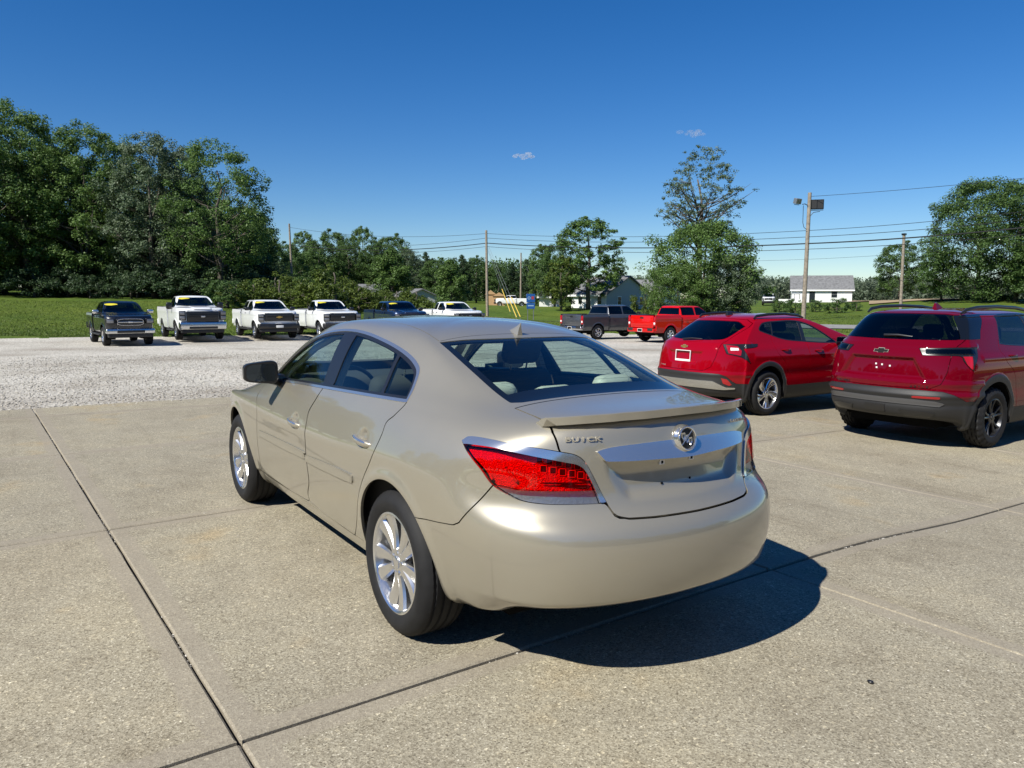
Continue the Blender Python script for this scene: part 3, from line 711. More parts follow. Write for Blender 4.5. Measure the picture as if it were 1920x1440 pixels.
# ---------------------------------------------------------------- sedan control net (metres; x forward from the rear axle, y left, z up)
SX = np.array([-.46, -.16, .14, .45, .95, 1.45, 2.0, 2.45, 2.837, 3.2])
def lower_row(z, xr, yw, dr, xf, df, zr=None, zf=None, side=None):
    """waterline: rear centre x, side half width, rear corner depth, front centre x, front corner depth"""
    zr = z if zr is None else zr; zf = z if zf is None else zf
    side = np.zeros(10) if side is None else np.array(side)
    tap = np.array([.955, .985, .998, 1, 1, 1, 1, .998, .99, .955])
    ys = yw * tap + side
    rear = [(xr, 0, zr), (xr + .025 * dr, .26, zr), (xr + .09 * dr, .50, zr), (xr + .21 * dr, .695, zr), (xr + .40 * dr, ys[0] * .94, zr * .8 + z * .2)]
    front = [(xf - .40 * df, ys[-1] * .93, zf * .6 + z * .4), (xf - .20 * df, .68, zf), (xf - .09 * df, .46, zf), (xf - .02 * df, .22, zf), (xf, 0, zf)]
    zs = np.full(10, z); zs[0] = .9 * zr + .1 * z if zr > z else z; zs[1] = .45 * zr + .55 * z if zr > z else z
    return rear + [(x, y, q) for x, y, q in zip(SX, ys, zs)] + front
def buick_net():
    R = []
    R.append(lower_row(.20, -.90, .76, 1.02, 3.66, 1.0, zr=.268))
    R.append(lower_row(.225, -1.0, .825, 1.05, 3.76, 1.0, zr=.285))
    R.append(lower_row(.30, -1.07, .862, 1.08, 3.80, 1.0, zr=.34))
    R.append(lower_row(.44, -1.115, .897, 1.08, 3.83, 1.0, zr=.46))
    R.append(lower_row(.58, -1.13, .922, 1.08, 3.835, 1.0, zr=.585))
    R.append(lower_row(.71, -1.12, .930, 1.09, 3.82, 1.0, zr=.685, zf=.66))
    R.append(lower_row(.80, -1.055, .928, 1.10, 3.79, 1.02, zr=.735, zf=.71))
    R.append(lower_row(.885, -1.01, .912, 1.06, 3.74, 1.06, zr=.80, zf=.75))
    def up(rear, xs, ys, zs, front): R.append(list(rear) + list(zip(xs, ys, zs)) + list(front))
    up([(-.985,0,.95),(-.965,.26,.95),(-.90,.48,.95),(-.80,.66,.945),(-.65,.80,.94)], SX,
       [.845,.875,.885,.887,.888,.888,.885,.88,.862,.81],[.955,.97,.975,.975,.96,.945,.925,.905,.88,.845],
       [(3.45,.74,.80),(3.55,.60,.785),(3.62,.42,.785),(3.66,.2,.79),(3.67,0,.79)])
    up([(-.955,0,1.075),(-.94,.26,1.072),(-.885,.46,1.065),(-.79,.615,1.05),(-.62,.735,1.03)], SX,
       [.79,.825,.845,.852,.856,.856,.85,.835,.79,.72],[1.03,1.045,1.05,1.05,1.035,1.015,.99,.96,.925,.885],
       [(3.3,.63,.86),(3.4,.48,.855),(3.46,.34,.86),(3.5,.17,.865),(3.51,0,.865)])
    up([(-.90,0,1.118),(-.885,.25,1.115),(-.83,.44,1.108),(-.735,.58,1.09),(-.57,.68,1.075)], [-.42,-.14,.15,.45,.95,1.45,2.0,2.45,2.78,3.02],
       [.735,.785,.815,.828,.835,.835,.828,.79,.72,.64],[1.07,1.08,1.083,1.08,1.063,1.042,1.018,.99,.965,.94],
       [(3.1,.55,.93),(3.16,.42,.928),(3.2,.29,.932),(3.22,.15,.935),(3.23,0,.937)])
    up([(-.70,0,1.125),(-.695,.24,1.122),(-.66,.42,1.117),(-.59,.55,1.107),(-.46,.635,1.10)], [-.34,-.10,.17,.45,.95,1.45,2.05,2.45,2.68,2.80],
       [.69,.752,.79,.808,.818,.818,.805,.745,.665,.585],[1.105,1.117,1.118,1.112,1.093,1.072,1.048,1.02,1.005,.995],
       [(2.86,.50,.99),(2.9,.39,.992),(2.93,.27,.996),(2.95,.13,.999),(2.95,0,1.0)])
    up([(-.48,0,1.14),(-.478,.23,1.138),(-.46,.40,1.135),(-.41,.53,1.132),(-.32,.595,1.135)], [-.22,-.03,.22,.48,.95,1.45,2.05,2.33,2.46,2.52],
       [.64,.70,.752,.778,.79,.79,.775,.715,.635,.56],[1.15,1.165,1.162,1.155,1.137,1.117,1.09,1.06,1.045,1.035],
       [(2.56,.47,1.03),(2.59,.36,1.03),(2.61,.24,1.032),(2.62,.12,1.033),(2.62,0,1.034)])
    up([(-.25,0,1.22),(-.248,.23,1.218),(-.235,.39,1.215),(-.195,.51,1.212),(-.12,.565,1.22)], [-.04,.11,.31,.53,.95,1.45,1.93,2.1,2.18,2.23],
       [.60,.645,.692,.718,.735,.735,.715,.66,.59,.52],[1.235,1.248,1.25,1.245,1.235,1.222,1.195,1.175,1.16,1.152],
       [(2.27,.43,1.152),(2.30,.33,1.156),(2.32,.22,1.16),(2.33,.11,1.162),(2.33,0,1.163)])
    up([(0,0,1.305),(0,.22,1.303),(.01,.38,1.298),(.045,.495,1.292),(.10,.54,1.30)], [.17,.28,.43,.6,.95,1.4,1.72,1.84,1.90,1.93],
       [.565,.592,.625,.648,.665,.665,.645,.60,.54,.475],[1.315,1.325,1.332,1.335,1.335,1.328,1.30,1.287,1.282,1.28],
       [(1.96,.40,1.284),(1.98,.30,1.29),(2.0,.2,1.296),(2.01,.1,1.298),(2.01,0,1.30)])
    up([(.25,0,1.385),(.25,.21,1.382),(.255,.36,1.376),(.28,.465,1.368),(.325,.505,1.372)], [.38,.46,.56,.68,.95,1.32,1.52,1.6,1.645,1.67],
       [.525,.545,.565,.582,.598,.597,.578,.543,.49,.43],[1.385,1.393,1.40,1.405,1.41,1.405,1.39,1.382,1.382,1.384],
       [(1.69,.36,1.39),(1.71,.27,1.397),(1.725,.18,1.402),(1.73,.09,1.405),(1.73,0,1.406)])
    up([(.43,0,1.435),(.43,.18,1.432),(.435,.3,1.427),(.455,.385,1.42),(.49,.42,1.42)], [.53,.58,.66,.74,.95,1.2,1.34,1.40,1.43,1.45],
       [.44,.46,.478,.49,.50,.498,.48,.45,.405,.355],[1.428,1.435,1.441,1.446,1.453,1.452,1.444,1.441,1.442,1.445],
       [(1.465,.3,1.449),(1.48,.22,1.453),(1.49,.15,1.456),(1.495,.07,1.458),(1.495,0,1.458)])
    up([(.6,0,1.460),(.6,.1,1.459),(.605,.17,1.457),(.615,.215,1.455),(.64,.235,1.455)], [.66,.7,.75,.82,.95,1.1,1.18,1.22,1.24,1.25],
       [.245,.255,.262,.268,.272,.27,.26,.24,.215,.185],[1.457,1.460,1.463,1.466,1.47,1.472,1.472,1.472,1.473,1.474],
       [(1.26,.155,1.476),(1.27,.12,1.477),(1.275,.08,1.478),(1.28,.04,1.479),(1.28,0,1.479)])
    R.append([(x, 0, 1.466 + .012 * min(1, i / 8)) for i, x in enumerate(np.linspace(.72, 1.14, 20))])
    R = np.array(R, float)
    for row, dz in ((12, .03), (13, .05), (14, .058), (15, .045), (16, .018), (17, -.002), (18, -.010)):
        w = np.clip((R[row, :, 0] - 1.05) / .45, 0, 1); w = w * w * (3 - 2 * w); R[row, :, 2] += dz * w
    w = np.clip((R[:12, :, 0] - 2.2) / 1.0, 0, 1); k = np.clip((np.arange(12) - 4) / 5, 0, 1)[:, None]
    R[:12, :, 2] -= .03 * w * k
    return R
# ---------------------------------------------------------------- the champagne sedan
M_CELLF = pbr('pink_cell_frame', (1.0, .35, .30), .3)
def build_buick():
    root = empty('sedan', (0, 0, 0), 0, 'champagne beige four-door sedan with rear spoiler and chrome trunk bar', 'car')
    net = buick_net()
    G, N = net_surface(net, 20, 12)
    P = G.reshape(-1, 3); Nn = N.reshape(-1, 3)
    dsp = np.zeros(len(P))
    # licence plate recess under the chrome bar
    rec = smooth_closed([(-.40, .955, 1), (.40, .955, 1), (.385, .88), (.33, .795), (.29, .775), (-.29, .775), (-.33, .795), (-.385, .88)], 8)
    d = sdf_poly(P[:, [1, 2]], rec); on = P[:, 0] < -.7
    dsp -= np.where(on, .030 * smooth01(-d / .065), 0)
    # rolled wheel arch lips
    for cx in (0, 2.837):
        da = u_arch_fn(cx, .36, .372, .388, .5)(P)
        dsp += np.where(P[:, 1] > .5, .010 * np.exp(-((da - .012) / .030) ** 2), 0)
    # handle pockets
    for hx, hz in ((1.365, .845), (.318, .898)):
        q = np.sqrt(((P[:, 0] - hx) / .055) ** 2 + ((P[:, 2] - hz) / .050) ** 2)
        dsp -= np.where(P[:, 1] > .6, .016 * smooth01((1 - q) / .55), 0)
    # the body crease that falls along the doors and rises over the rear wheel
    zc = np.interp(P[:, 0], [-.9, -.5, -.1, .3, .7, 1.3, 2.0, 2.6, 3.2], [.80, .845, .86, .845, .815, .80, .815, .84, .85])
    up = P[:, 2] - zc
    dsp += np.where((P[:, 1] > .6), .0055 * np.exp(-(up / .05) ** 2) * smooth01((P[:, 0] + .6) / .5), 0)
    # sill step below the doors
    dsp -= np.where((P[:, 1] > .6) & (P[:, 2] < .36) & (P[:, 0] > .3) & (P[:, 0] < 2.5), .010 * smooth01((.335 - P[:, 2]) / .02), 0)
    # lower edge of the rear bumper folds under along a crease
    zl = .405 - .02 * np.clip(np.abs(P[:, 1]) / .8, 0, 1); k_ = smooth01((-.52 - P[:, 0]) / .30)
    low = np.clip(zl - P[:, 2], 0, 1); dsp -= k_ * (np.sqrt(low ** 2 + .00006) - .00775) * .75
    G = (P + Nn * dsp[:, None]).reshape(G.shape); N = grid_normals(G)
    body = Soup.grid(G, N)
    full = Soup(body.V, body.N, body.T)
    # wheel openings
    for cx in (0, 2.837):
        _, body = body.split(u_arch_fn(cx, .36, .372, .388, .5))
    # ---- glass house cut-outs
    dlo = smooth_closed([(2.27, 1.030), (2.12, 1.125), (1.93, 1.225), (1.75, 1.302), (1.60, 1.352), (1.401, 1.386), (1.173, 1.400), (.943, 1.391), (.684, 1.364), (.479, 1.333), (.307, 1.294), (.197, 1.256), (.150, 1.228), (.105, 1.178), (.066, 1.128), (.050, 1.095, 1), (.265, 1.090), (.621, 1.079), (1.102, 1.061), (1.559, 1.043), (2.014, 1.016), (2.25, 1.003, 1)], 8)
    f_dlo = side_fn(dlo, .45)
    win, body = body.split(f_dlo)
    rg = smooth_closed([(-.475, -.30), (-.475, .30), (-.462, .47), (-.435, .522, 1), (-.25, .520), (0, .510), (.20, .497), (.285, .490, 1), (.262, .38), (.238, .20), (.232, 0), (.238, -.20), (.262, -.38), (.285, -.490, 1), (.20, -.497), (0, -.51), (-.25, -.52), (-.435, -.522, 1), (-.462, -.47)], 8)
    f_rg = plan_fn(rg, 1.05)
    rglass, body = body.split(f_rg, .0015)
    ws = smooth_closed([(1.62, 0), (1.60, .25), (1.555, .42), (1.54, .455, 1), (1.75, .545), (2.05, .625), (2.30, .66, 1), (2.46, .45), (2.55, .22), (2.57, 0), (2.55, -.22), (2.46, -.45), (2.30, -.66, 1), (2.05, -.625), (1.75, -.545), (1.54, -.455, 1), (1.555, -.42), (1.60, -.25)], 8)
    wsd, body = body.split(plan_fn(ws, 1.0), .0015)
    # ---- lamps and panels
    CX, CY = -.30, 0.0
    def wr(pts): return [(math.atan2(q[1] - CY, -(q[0] - CX)) * .6, q[2]) + tuple(q[3:]) for q in pts]
    tail = smooth_closed(wr([(-.490, .800, .999, 1), (-.51, .775, 1.018), (-.62, .733, 1.018), (-.722, .68, 1.007), (-.799, .612, .998), (-.84, .559, .988), (-.875, .502, .974), (-.893, .474, .950), (-.911, .447, .897), (-.933, .421, .83), (-.953, .405, .784, 1), (-.904, .522, .784), (-.832, .634, .786), (-.775, .693, .795), (-.734, .725, .812), (-.676, .764, .845), (-.618, .792, .910)]), 8)
    f_tail = wrap_fn(tail, CX, CY)
    lamp, body = body.split(f_tail, .0015)
    trunk = np.array([(-.2, .721), (0, .720), (.232, .7215), (.34, .725), (.377, .733), (.392, .745), (.408, .79), (.44, .83), (.48, .897), (.52, .945), (.55, .965), (.558, 1.00), (.560, 1.058), (.549, 1.085), (.541, 1.103), (.535, 1.25), (-.2, 1.25)])
    f_tr0 = rear_fn(trunk, -.40)
    f_tr = lambda V: np.maximum(f_tr0(V), V[:, 0] + .500)
    lid, body = body.split(f_tr, .0036)
    bline = [(-.2, .90, .628), (-.271, .9, .635), (-.425, .883, .649), (-.529, .866, .661), (-.564, .858, .678), (-.631, .809, .771), (-.676, .764, .845), (-.734, .725, .85), (-.904, .522, .85), (-.93, .43, .80), (-.96, .405, .775), (-.989, .391, .738), (-1.003, .377, .729), (-1.045, .232, .7215), (-1.066, .054, .72), (-1.066, 0, .72)]
    bp = [(a, z) for a, z in wr(bline)]
    bpoly = np.array([(1.2, .60)] + bp + [(-.05, .72), (-.05, -.2), (1.2, -.2)])
    f_b = lambda V: np.where(V[:, 0] > -.15, 1.0, wrap_fn(bpoly, CX, CY)(V))
    bumper, body = body.split(f_b, .0024)
    fdoor = smooth_closed([(2.315, .98, 1), (2.312, .919), (2.205, .839), (2.194, .769), (2.23, .62), (2.287, .456), (2.328, .358), (2.322, .318), (2.28, .302), (1.876, .325), (1.30, .350), (1.262, .362), (1.253, .407), (1.165, .51), (1.152, .676), (1.150, .835), (1.165, .90), (1.162, .933), (1.123, .999), (1.102, 1.062), (1.10, 1.15, 1), (2.1, 1.06, 1)], 6)
    rdoor = smooth_closed([(1.096, 1.062), (1.117, .999), (1.156, .933), (1.159, .90), (1.144, .835), (1.146, .676), (1.159, .51), (1.247, .407), (1.256, .362), (1.22, .352), (.80, .322), (.60, .317), (.545, .335), (.449, .442), (.382, .549), (.283, .692), (.165, .839), (.122, .944), (.118, 1.001), (.077, 1.038), (.056, 1.096), (.10, 1.14, 1), (1.09, 1.15, 1)], 6)
    f_fd, f_rd = side_fn(fdoor, .5), side_fn(rdoor, .5)
    fd, body = body.split(f_fd, .0034)
    rd, body = body.split(f_rd, .0034)
    roofp = np.array([(.30, -.2), (.30, .484), (.60, .478), (.95, .466), (1.30, .455), (1.53, .447), (1.53, -.2)])
    f_roof = plan_fn(roofp, 1.3)
    roof, body = body.split(lambda V: np.maximum(f_roof(V), .26 - V[:, 0]), .002)
    hoodp = np.array([(2.58, -.2), (2.57, .22), (2.48, .47), (2.33, .70), (2.6, .70), (3.0, .66), (3.35, .60), (3.52, .45), (3.60, .2), (3.61, -.2)])
    hood, body = body.split(plan_fn(hoodp, .6), .002)
    fbl = np.array([(3.30, .9), (3.38, .72), (3.55, .70), (3.9, .68), (3.9, -.1), (3.20, -.1), (3.20, .55)])
    fbump, body = body.split(side_fn(fbl, -1), .0018)
    # ---- painted panels
    def paint(name, s, depth=.014, mat=M_CHAMP, par=root): return soup_obj(name, s.thick(depth), mat, par)
    paint('body', body.both(), .016)
    paint('rear_bumper', bumper.both(), .014)
    tl = paint('trunk_lid', lid.both(), .014)
    paint('roof_panel', roof.both(), .010); paint('hood', hood.both(), .012); paint('front_bumper', fbump.both(), .012)
    doors = []
    for s_ in (1, -1):
        for nm, ds, hx, hz in (('front_door', fd, 1.365, .845), ('rear_door', rd, .318, .898)):
            dd = ds if s_ == 1 else ds.mirror()
            door = paint(nm, dd); doors.append(door)
            # pull handle with chrome insert
            y0 = .905 if nm == 'front_door' else .893
            bm = bmesh.new(); pts = []
            for k in range(9):
                t = k / 8; pts.append((hx - .105 + .21 * t, s_ * (y0 + .012 + .026 * math.sin(math.pi * t) ** .6), hz + .012 * (t - .5) - .012))
            bm_tube(bm, pts, [.007] + [.0145] * 7 + [.007], 10)
            for v in bm.verts: v.co.z = hz + (v.co.z - hz) * 1.25
            h = bmo('handle', bm, M_CHAMP, door, smooth=50)
            bm = bmesh.new(); bm_tube(bm, [(p[0], p[1] + s_ * .0105, p[2] + .003) for p in pts[1:8]], [.004] + [.0068] * 5 + [.004], 8)
            for v in bm.verts: v.co.z = hz - .01 + (v.co.z - hz + .01) * 1.6
            bmo('chrome_insert', bm, M_CHROME, door, smooth=50)
            # rub strip
            zs = np.interp
            x0, x1 = (1.165, 2.165) if nm == 'front_door' else (.425, 1.140)
            mold_poly = smooth_closed([(x0, .640 + .02 * (1.2 - x0) * .5), (x0 - .012 * (nm == 'rear_door'), .665), (x0, .684 - .0 + .012 * (1.2 - x0)), (x1, .668), (x1 + .012 * (nm == 'front_door'), .652), (x1, .630)], 6)
            md, _ = dd.split(lambda V: sdf_poly(V[:, [0, 2]], mold_poly))
            if len(md.T):
                dm = np.minimum(-sdf_poly(md.V[:, [0, 2]], mold_poly), .012) / .012
                m2 = Soup(md.V + md.N * (.007 + .009 * np.sqrt(np.clip(dm, 0, 1)))[:, None], md.N, md.T)
                soup_obj('rub_strip', m2.thick(.006), M_CHAMP, door); soup_obj('strip_painted_shade', md.offset(.0015), M_TRIM, door)  # black sheet behind the strip paints its shade line
    # ---- side windows
    def inset(k): return lambda V: f_dlo(V) + k
    ring, rest = win.split(lambda V: -(f_dlo(V) + .0135))
    ring_s = ring.offset(.004)
    for s_ in (1, -1):
        mm = (lambda q: q) if s_ == 1 else (lambda q: q.mirror())
        soup_obj('window_chrome', mm(ring_s.thick(.012)), M_CHROME, root)
        def seg_fn(lo, hi):
            # window between two slanted lines given as (x at z=1.08, x at z=1.37)
            def f(V):
                z = (V[:, 2] - 1.08) / .29
                a = (lo[0] + (lo[1] - lo[0]) * z) - V[:, 0]; b = V[:, 0] - (hi[0] + (hi[1] - hi[0]) * z)
                return np.maximum(np.maximum(a, b), f_dlo(V) + .027)
            return f
        rest_w = rest
        for nm, lo, hi in (('front_window', (1.135, 1.215), (2.6, 2.6)), ('rear_window', (.318, .475), (.965, 1.045)), ('quarter_window', (-.3, -.3), (.292, .445))):
            g, rest_w = rest_w.split(seg_fn(lo, hi))
            soup_obj(nm, mm(g.offset(-.004)), M_GLASS, root)
        soup_obj('window_surround', mm(rest_w.thick(.02)), M_TRIM, root)
    # ---- rear glass, windshield
    inner, frit = rglass.split(lambda V: np.maximum(f_rg(V) + .035, -(V[:, 0] + .355)))
    rgo = soup_obj('rear_window_pane', inner.both().offset(-.003), M_REARGLASS, root)
    soup_obj('rear_window_border', frit.both().offset(-.003), M_FRIT, root)
    bm = bmesh.new()           # heater wires on the rear pane
    hv = inner.both().V
    for k in range(11):
        zt = 1.165 + .0165 * k
        row = hv[np.abs(hv[:, 2] - zt) < .004]; row = row[np.argsort(row[:, 1])]
        if len(row) > 6: bm_tube(bm, [Vector(q) + Vector((.004, 0, -.006)) for q in row[::max(1, len(row) // 14)]], .0007, 3)
    bmo('heater_wires', bm, M_TRIM, rgo)
    soup_obj('windshield', wsd.both().offset(-.003), M_GLASS, root)
    # ---- tail lamps
    strip_in = smooth_closed(wr([(-.499, .797, .987, 1), (-.53, .785, .990), (-.64, .745, .990), (-.734, .688, .978), (-.807, .617, .963), (-.863, .536, .945), (-.884, .495, .934), (-.899, .471, .910), (-.926, .441, .831), (-.943, .428, .783, 1), (-.904, .522, .75), (-.832, .634, .75), (-.70, .75, .75), (-.60, .80, .85)]), 8)
    f_in = wrap_fn(strip_in, CX, CY)
    lens, strip = lamp.split(f_in)
    zdiv = lambda V: .834 + .010 * np.clip((V[:, 1] - .70) / .06, 0, 1) - V[:, 2]
    red, clear = lens.split(zdiv)
    for s_ in (1, -1):
        mm = (lambda q: q) if s_ == 1 else (lambda q: q.mirror())
        t_ = soup_obj('tail_lamp', mm(red.offset(.004).thick(.012)), M_LENSRED, root)
        soup_obj('reverse_lens', mm(clear.offset(.004).thick(.012)), M_LENSCLEAR, t_)
        soup_obj('chrome_strip', mm(strip.offset(.007).thick(.016)), M_CHROME, t_)
        soup_obj('lamp_bowl', mm(red.offset(-.030)), M_LAMPRED, t_)
        soup_obj('reverse_bowl', mm(clear.offset(-.020)), M_LAMPSILV, t_)
        # two rows of square light cells inside the lamp
        bm = bmesh.new(); bmf = bmesh.new()
        for row, (z0, n0, n1, dz) in enumerate(((.922, 0, 6, .017), (.885, 0, 7, .006))):
            for k in range(n0, n1):
                yy = .462 + .031 * k - .012 * row; xx = np.interp(yy, [.40, .50, .60, .70, .76], [-.925, -.875, -.805, -.705, -.62])
                zz = z0 + .006 * k
                tx = Vector((np.interp(yy, [.4, .6, .76], [.48, .8, 1.2]), 1, 0)).normalized()
                nrm = Vector((-tx.y, tx.x, 0)); m = frame_m(Vector((xx, s_ * yy, zz)) - Vector((nrm.x, s_ * nrm.y, 0)) * .010, (tx.x, s_ * tx.y, 0), (0, 0, 1))
                bm_box(bm, (-.0105, -.012, -.004), (.0105, .012, .004), m=m)
                for q in (((-.0135, -.015), (-.0115, .015)), ((.0115, -.015), (.0135, .015)), ((-.0135, .013), (.0135, .015)), ((-.0135, -.015), (.0135, -.013))):
                    bm_box(bmf, (q[0][0], q[0][1], -.005), (q[1][0], q[1][1], .005), m=m)
        bmo('light_cells', bm, M_LAMPDARK, t_); bmo('cell_frames', bmf, M_CELLF, t_)
        bm = bmesh.new()       # bright ribs near the outer tip
        for a, b in (((-.655, .70, .965), (-.69, .712, .915)), ((-.695, .707, .91), (-.735, .688, .862)), ((-.56, .752, .955), (-.655, .752, .862))):
            bm_tube(bm, [(a[0], s_ * a[1], a[2]), (b[0], s_ * b[1], b[2])], .006, 6)
        bmo('lamp_ribs', bm, M_LAMPRED, t_)
        bm = bmesh.new()
        for zr in (.848, .859):
            bm_tube(bm, [(float(np.interp(yy, [.40, .50, .60, .70, .76], [-.922, -.872, -.802, -.702, -.62])), s_ * yy, zr) for yy in np.linspace(.455, .70, 8)], .0035, 5)
        bmo('lower_ribs', bm, M_LAMPDARK, t_)
    # ---- trunk furniture: chrome bar, badge, letters, spoiler
    barp = smooth_closed([(0, 1.007), (.10, 1.009), (.25, 1.006), (.36, 1.000), (.415, .990), (.424, .984, 1), (.400, .948, 1), (.30, .944), (.166, .941), (0, .936), (-.166, .941), (-.30, .944), (-.400, .948, 1), (-.424, .984, 1), (-.415, .990), (-.36, 1.0), (-.25, 1.006), (-.10, 1.009)], 8)
    f_bar = rear_fn(barp, -.4)
    bar, _ = full.split(f_bar)
    h = np.clip((bar.V[:, 2] - .936) / .07, 0, 1); off = .008 + .018 * (1 - h) ** 1.2 + .0
    off += .030 * smooth01((.972 - bar.V[:, 2]) / .05) * 0
    rec_d = sdf_poly(bar.V[:, [1, 2]], rec); off += .030 * smooth01(-rec_d / .065)
    b2 = Soup(bar.V + np.array([-1, 0, 0]) * off[:, None], bar.N, bar.T)
    fnn = np.cross(b2.V[b2.T[:, 1]] - b2.V[b2.T[:, 0]], b2.V[b2.T[:, 2]] - b2.V[b2.T[:, 0]]); NN = np.zeros_like(b2.V)
    for k in range(3): np.add.at(NN, b2.T[:, k], fnn)
    NN /= np.maximum(np.linalg.norm(NN, axis=1, keepdims=True), 1e-12)
    if (NN * b2.N).sum() < 0: NN = -NN
    NN[np.abs(b2.V[:, 1]) < 1e-5, 1] = 0; b2.N = NN
    bb = b2.both(); bb = bb + bb.flange(.03, (1, 0, 0))
    soup_obj('chrome_bar', bb, M_CHROME, tl)
    # badge: chrome ring, dark disc, three slanted shields
    ec = Vector((-.979, 0, 1.008)); ex = Vector((0, -1, 0)); ey = Vector((.16, 0, 1)).normalized(); em = frame_m(ec, ex, ey)
    bm = bmesh.new()
    V, F = lathe([(.043, .006), (.0445, .014), (.048, .0165), (.0515, .014), (.0525, .004), (.058, -.002), (.062, -.022)], 48)
    vs = [bm.verts.new(em @ Vector((v[0], v[2], v[1]))) for v in V]
    for f in F: bm.faces.new([vs[i] for i in f])
    badge = bmo('badge', bm, M_CHROME, tl, smooth=40)
    bm = bmesh.new(); V, F = lathe([(.0001, .006), (.046, .006)], 40); vs = [bm.verts.new(em @ Vector((v[0], v[2], v[1]))) for v in V]
    for f in F: bm.faces.new([vs[i] for i in f])
    bmo('badge_field', bm, M_TRIM, badge)
    bm = bmesh.new()
    for k in range(3):
        cx, cy = (-.019 + .019 * k), (.011 - .011 * k)
        sh = [(-.011, .016), (.011, .016), (.011, -.004), (0, -.021), (-.011, -.004)]
        q = [bm.verts.new(em @ Vector((cx + a, cy + b, .0075))) for a, b in sh]; q2 = [bm.verts.new(em @ Vector((cx + a * .8, cy + b * .8, .012))) for a, b in sh]
        for i in range(5): bm.faces.new((q[i], q[(i + 1) % 5], q2[(i + 1) % 5], q2[i]))
        q3 = [bm.verts.new(em @ Vector((cx + a * .5, cy + b * .5, .009))) for a, b in sh]
        for i in range(5): bm.faces.new((q2[i], q2[(i + 1) % 5], q3[(i + 1) % 5], q3[i]))
        bm.faces.new(q3)
    bmo('badge_shields', bm, M_CHROME, badge)
    bm = bmesh.new()
    bm_tube(bm, [em @ Vector((-.038, -.028, .011)), em @ Vector((.034, .034, .011))], .0022, 6)
    bmo('badge_slash', bm, M_CHROME, badge)
    def on_lid(y, z):
        k = np.argmin((full.V[:, 1] - abs(y)) ** 2 + (full.V[:, 2] - z) ** 2 + np.where(full.V[:, 0] > -.5, 9, 0))
        p_ = full.V[k].copy(); n_ = full.N[k].copy()
        if y < 0: n_[1] *= -1
        return Vector((p_[0], y, z)), Vector(n_)
    for txt, ya, yb, z0, sz, wd in (('BUICK', .535, .396, 1.033, .028, 1.55), ('LACROSSE', -.335, -.520, 1.043, .019, 1.15)):
        n = len(txt)
        for i, ch in enumerate(txt):
            y = ya + (yb - ya) * (i + .5) / n; p_, nn = on_lid(y, z0 - (.0 if txt == 'BUICK' else .012 * (i / n)))
            xx = Vector((0, 0, 1)).cross(nn)
            text_obj('badge_letter', ch, sz, .0025, M_CHROME, tl, frame_m(p_ + nn * .006, xx, (0, 0, 1)), bold=.0004, width=wd)
    for (y, z, r) in ((.118, .918, .006), (-.05, .920, .006), (.118, .83, .004), (-.043, .833, .004)):
        p_, nn = on_lid(y, z)
        bm = bmesh.new(); bm_box(bm, (-.013, -.009, -.003), (.013, .009, .004), m=frame_m(p_, (0, 1, 0), (0, 0, 1)))
        if z > .9: bmo('plate_clip', bm, M_PLATE, tl)
        else: bm.free()
        bm = bmesh.new(); bm_box(bm, (-r, -r, -.004), (r, r, .007), m=frame_m(p_, (0, 1, 0), (0, 0, 1))); bmo('bolt_hole', bm, M_DARK, tl)
    # spoiler
    V, F = [], []; ny = 41
    for k in range(ny):
        t = k / (ny - 1) * 2 - 1; y = .578 * t; a = abs(y)
        xe = np.interp(a, [0, .2, .35, .46, .53, .58], [-.925, -.912, -.880, -.835, -.79, -.745])
        zs = np.interp(a, [0, .3, .46, .54, .58], [1.108, 1.104, 1.097, 1.090, 1.086])
        e = math.sqrt(max(.02, 1 - max(0, (abs(t) - .955) / .045) ** 2))
        fx_ = 1 - .75 * abs(t) ** 8; sec = [(.150 * fx_, .003), (.07 * fx_, .010), (.0, .022), (-.030, .031), (-.036, .029), (-.035, .030 - .032 * e), (-.010, -.008), (.03, -.02)]
        for dx, dz in sec: V.append((xe + dx, y, zs + dz))
    m_ = 8
    for k in range(ny - 1):
        for i in range(m_): F.append((k * m_ + i, k * m_ + (i + 1) % m_, (k + 1) * m_ + (i + 1) % m_, (k + 1) * m_ + i))
    F.append(list(range(m_))[::-1]); F.append([(ny - 1) * m_ + i for i in range(m_)])
    bm = bmesh.new(); vs = [bm.verts.new(v) for v in V]
    for f in F: bm.faces.new([vs[i] for i in f])
    bmo('spoiler', bm, M_CHAMP, tl, smooth=35)
    # ---- wheels
    wm = wheel_meshes('buick', .346, .240, .235, 'ten', M_RIM, seg=120)
    for i, (x, s_) in enumerate(((0, 1), (2.837, 1), (0, -1), (2.837, -1))):
        add_wheel(root, wm, x, s_ * .7875, .346, spin=.12 + .35 * i, flip=s_ < 0)
        well_liner(root, x, .36, .40, s_ * .52, s_ * .80)
    # ---- underbody
    box('underbody', (-.55, -.60, .22), (3.4, .60, .32), M_DARK, root)
    box('trunk_floor', (-.80, -.62, .36), (-.40, .62, .42), M_DARK, root)
    box('trunk_light_block', (-.76, -.52, .42), (-.10, .52, 1.03), M_DARK, root)  # solid dark box added inside to stop sun passing through the lamps
    box('bumper_beam', (-.93, -.40, .40), (-.77, .40, .66), M_DARK, root)
    box('seat_bulkhead', (-.08, -.66, .36), (-.03, .66, 1.055), M_DARK, root)
    box('cabin_floor', (-.55, -.60, .30), (2.5, .60, .36), M_CARPET, root)
    # ---- cabin
    for y in (.37, -.37):
        seat(root, 1.02, y, .52, M_CARPET, True, .60, .56, .30, hw=.27, hz=.01)
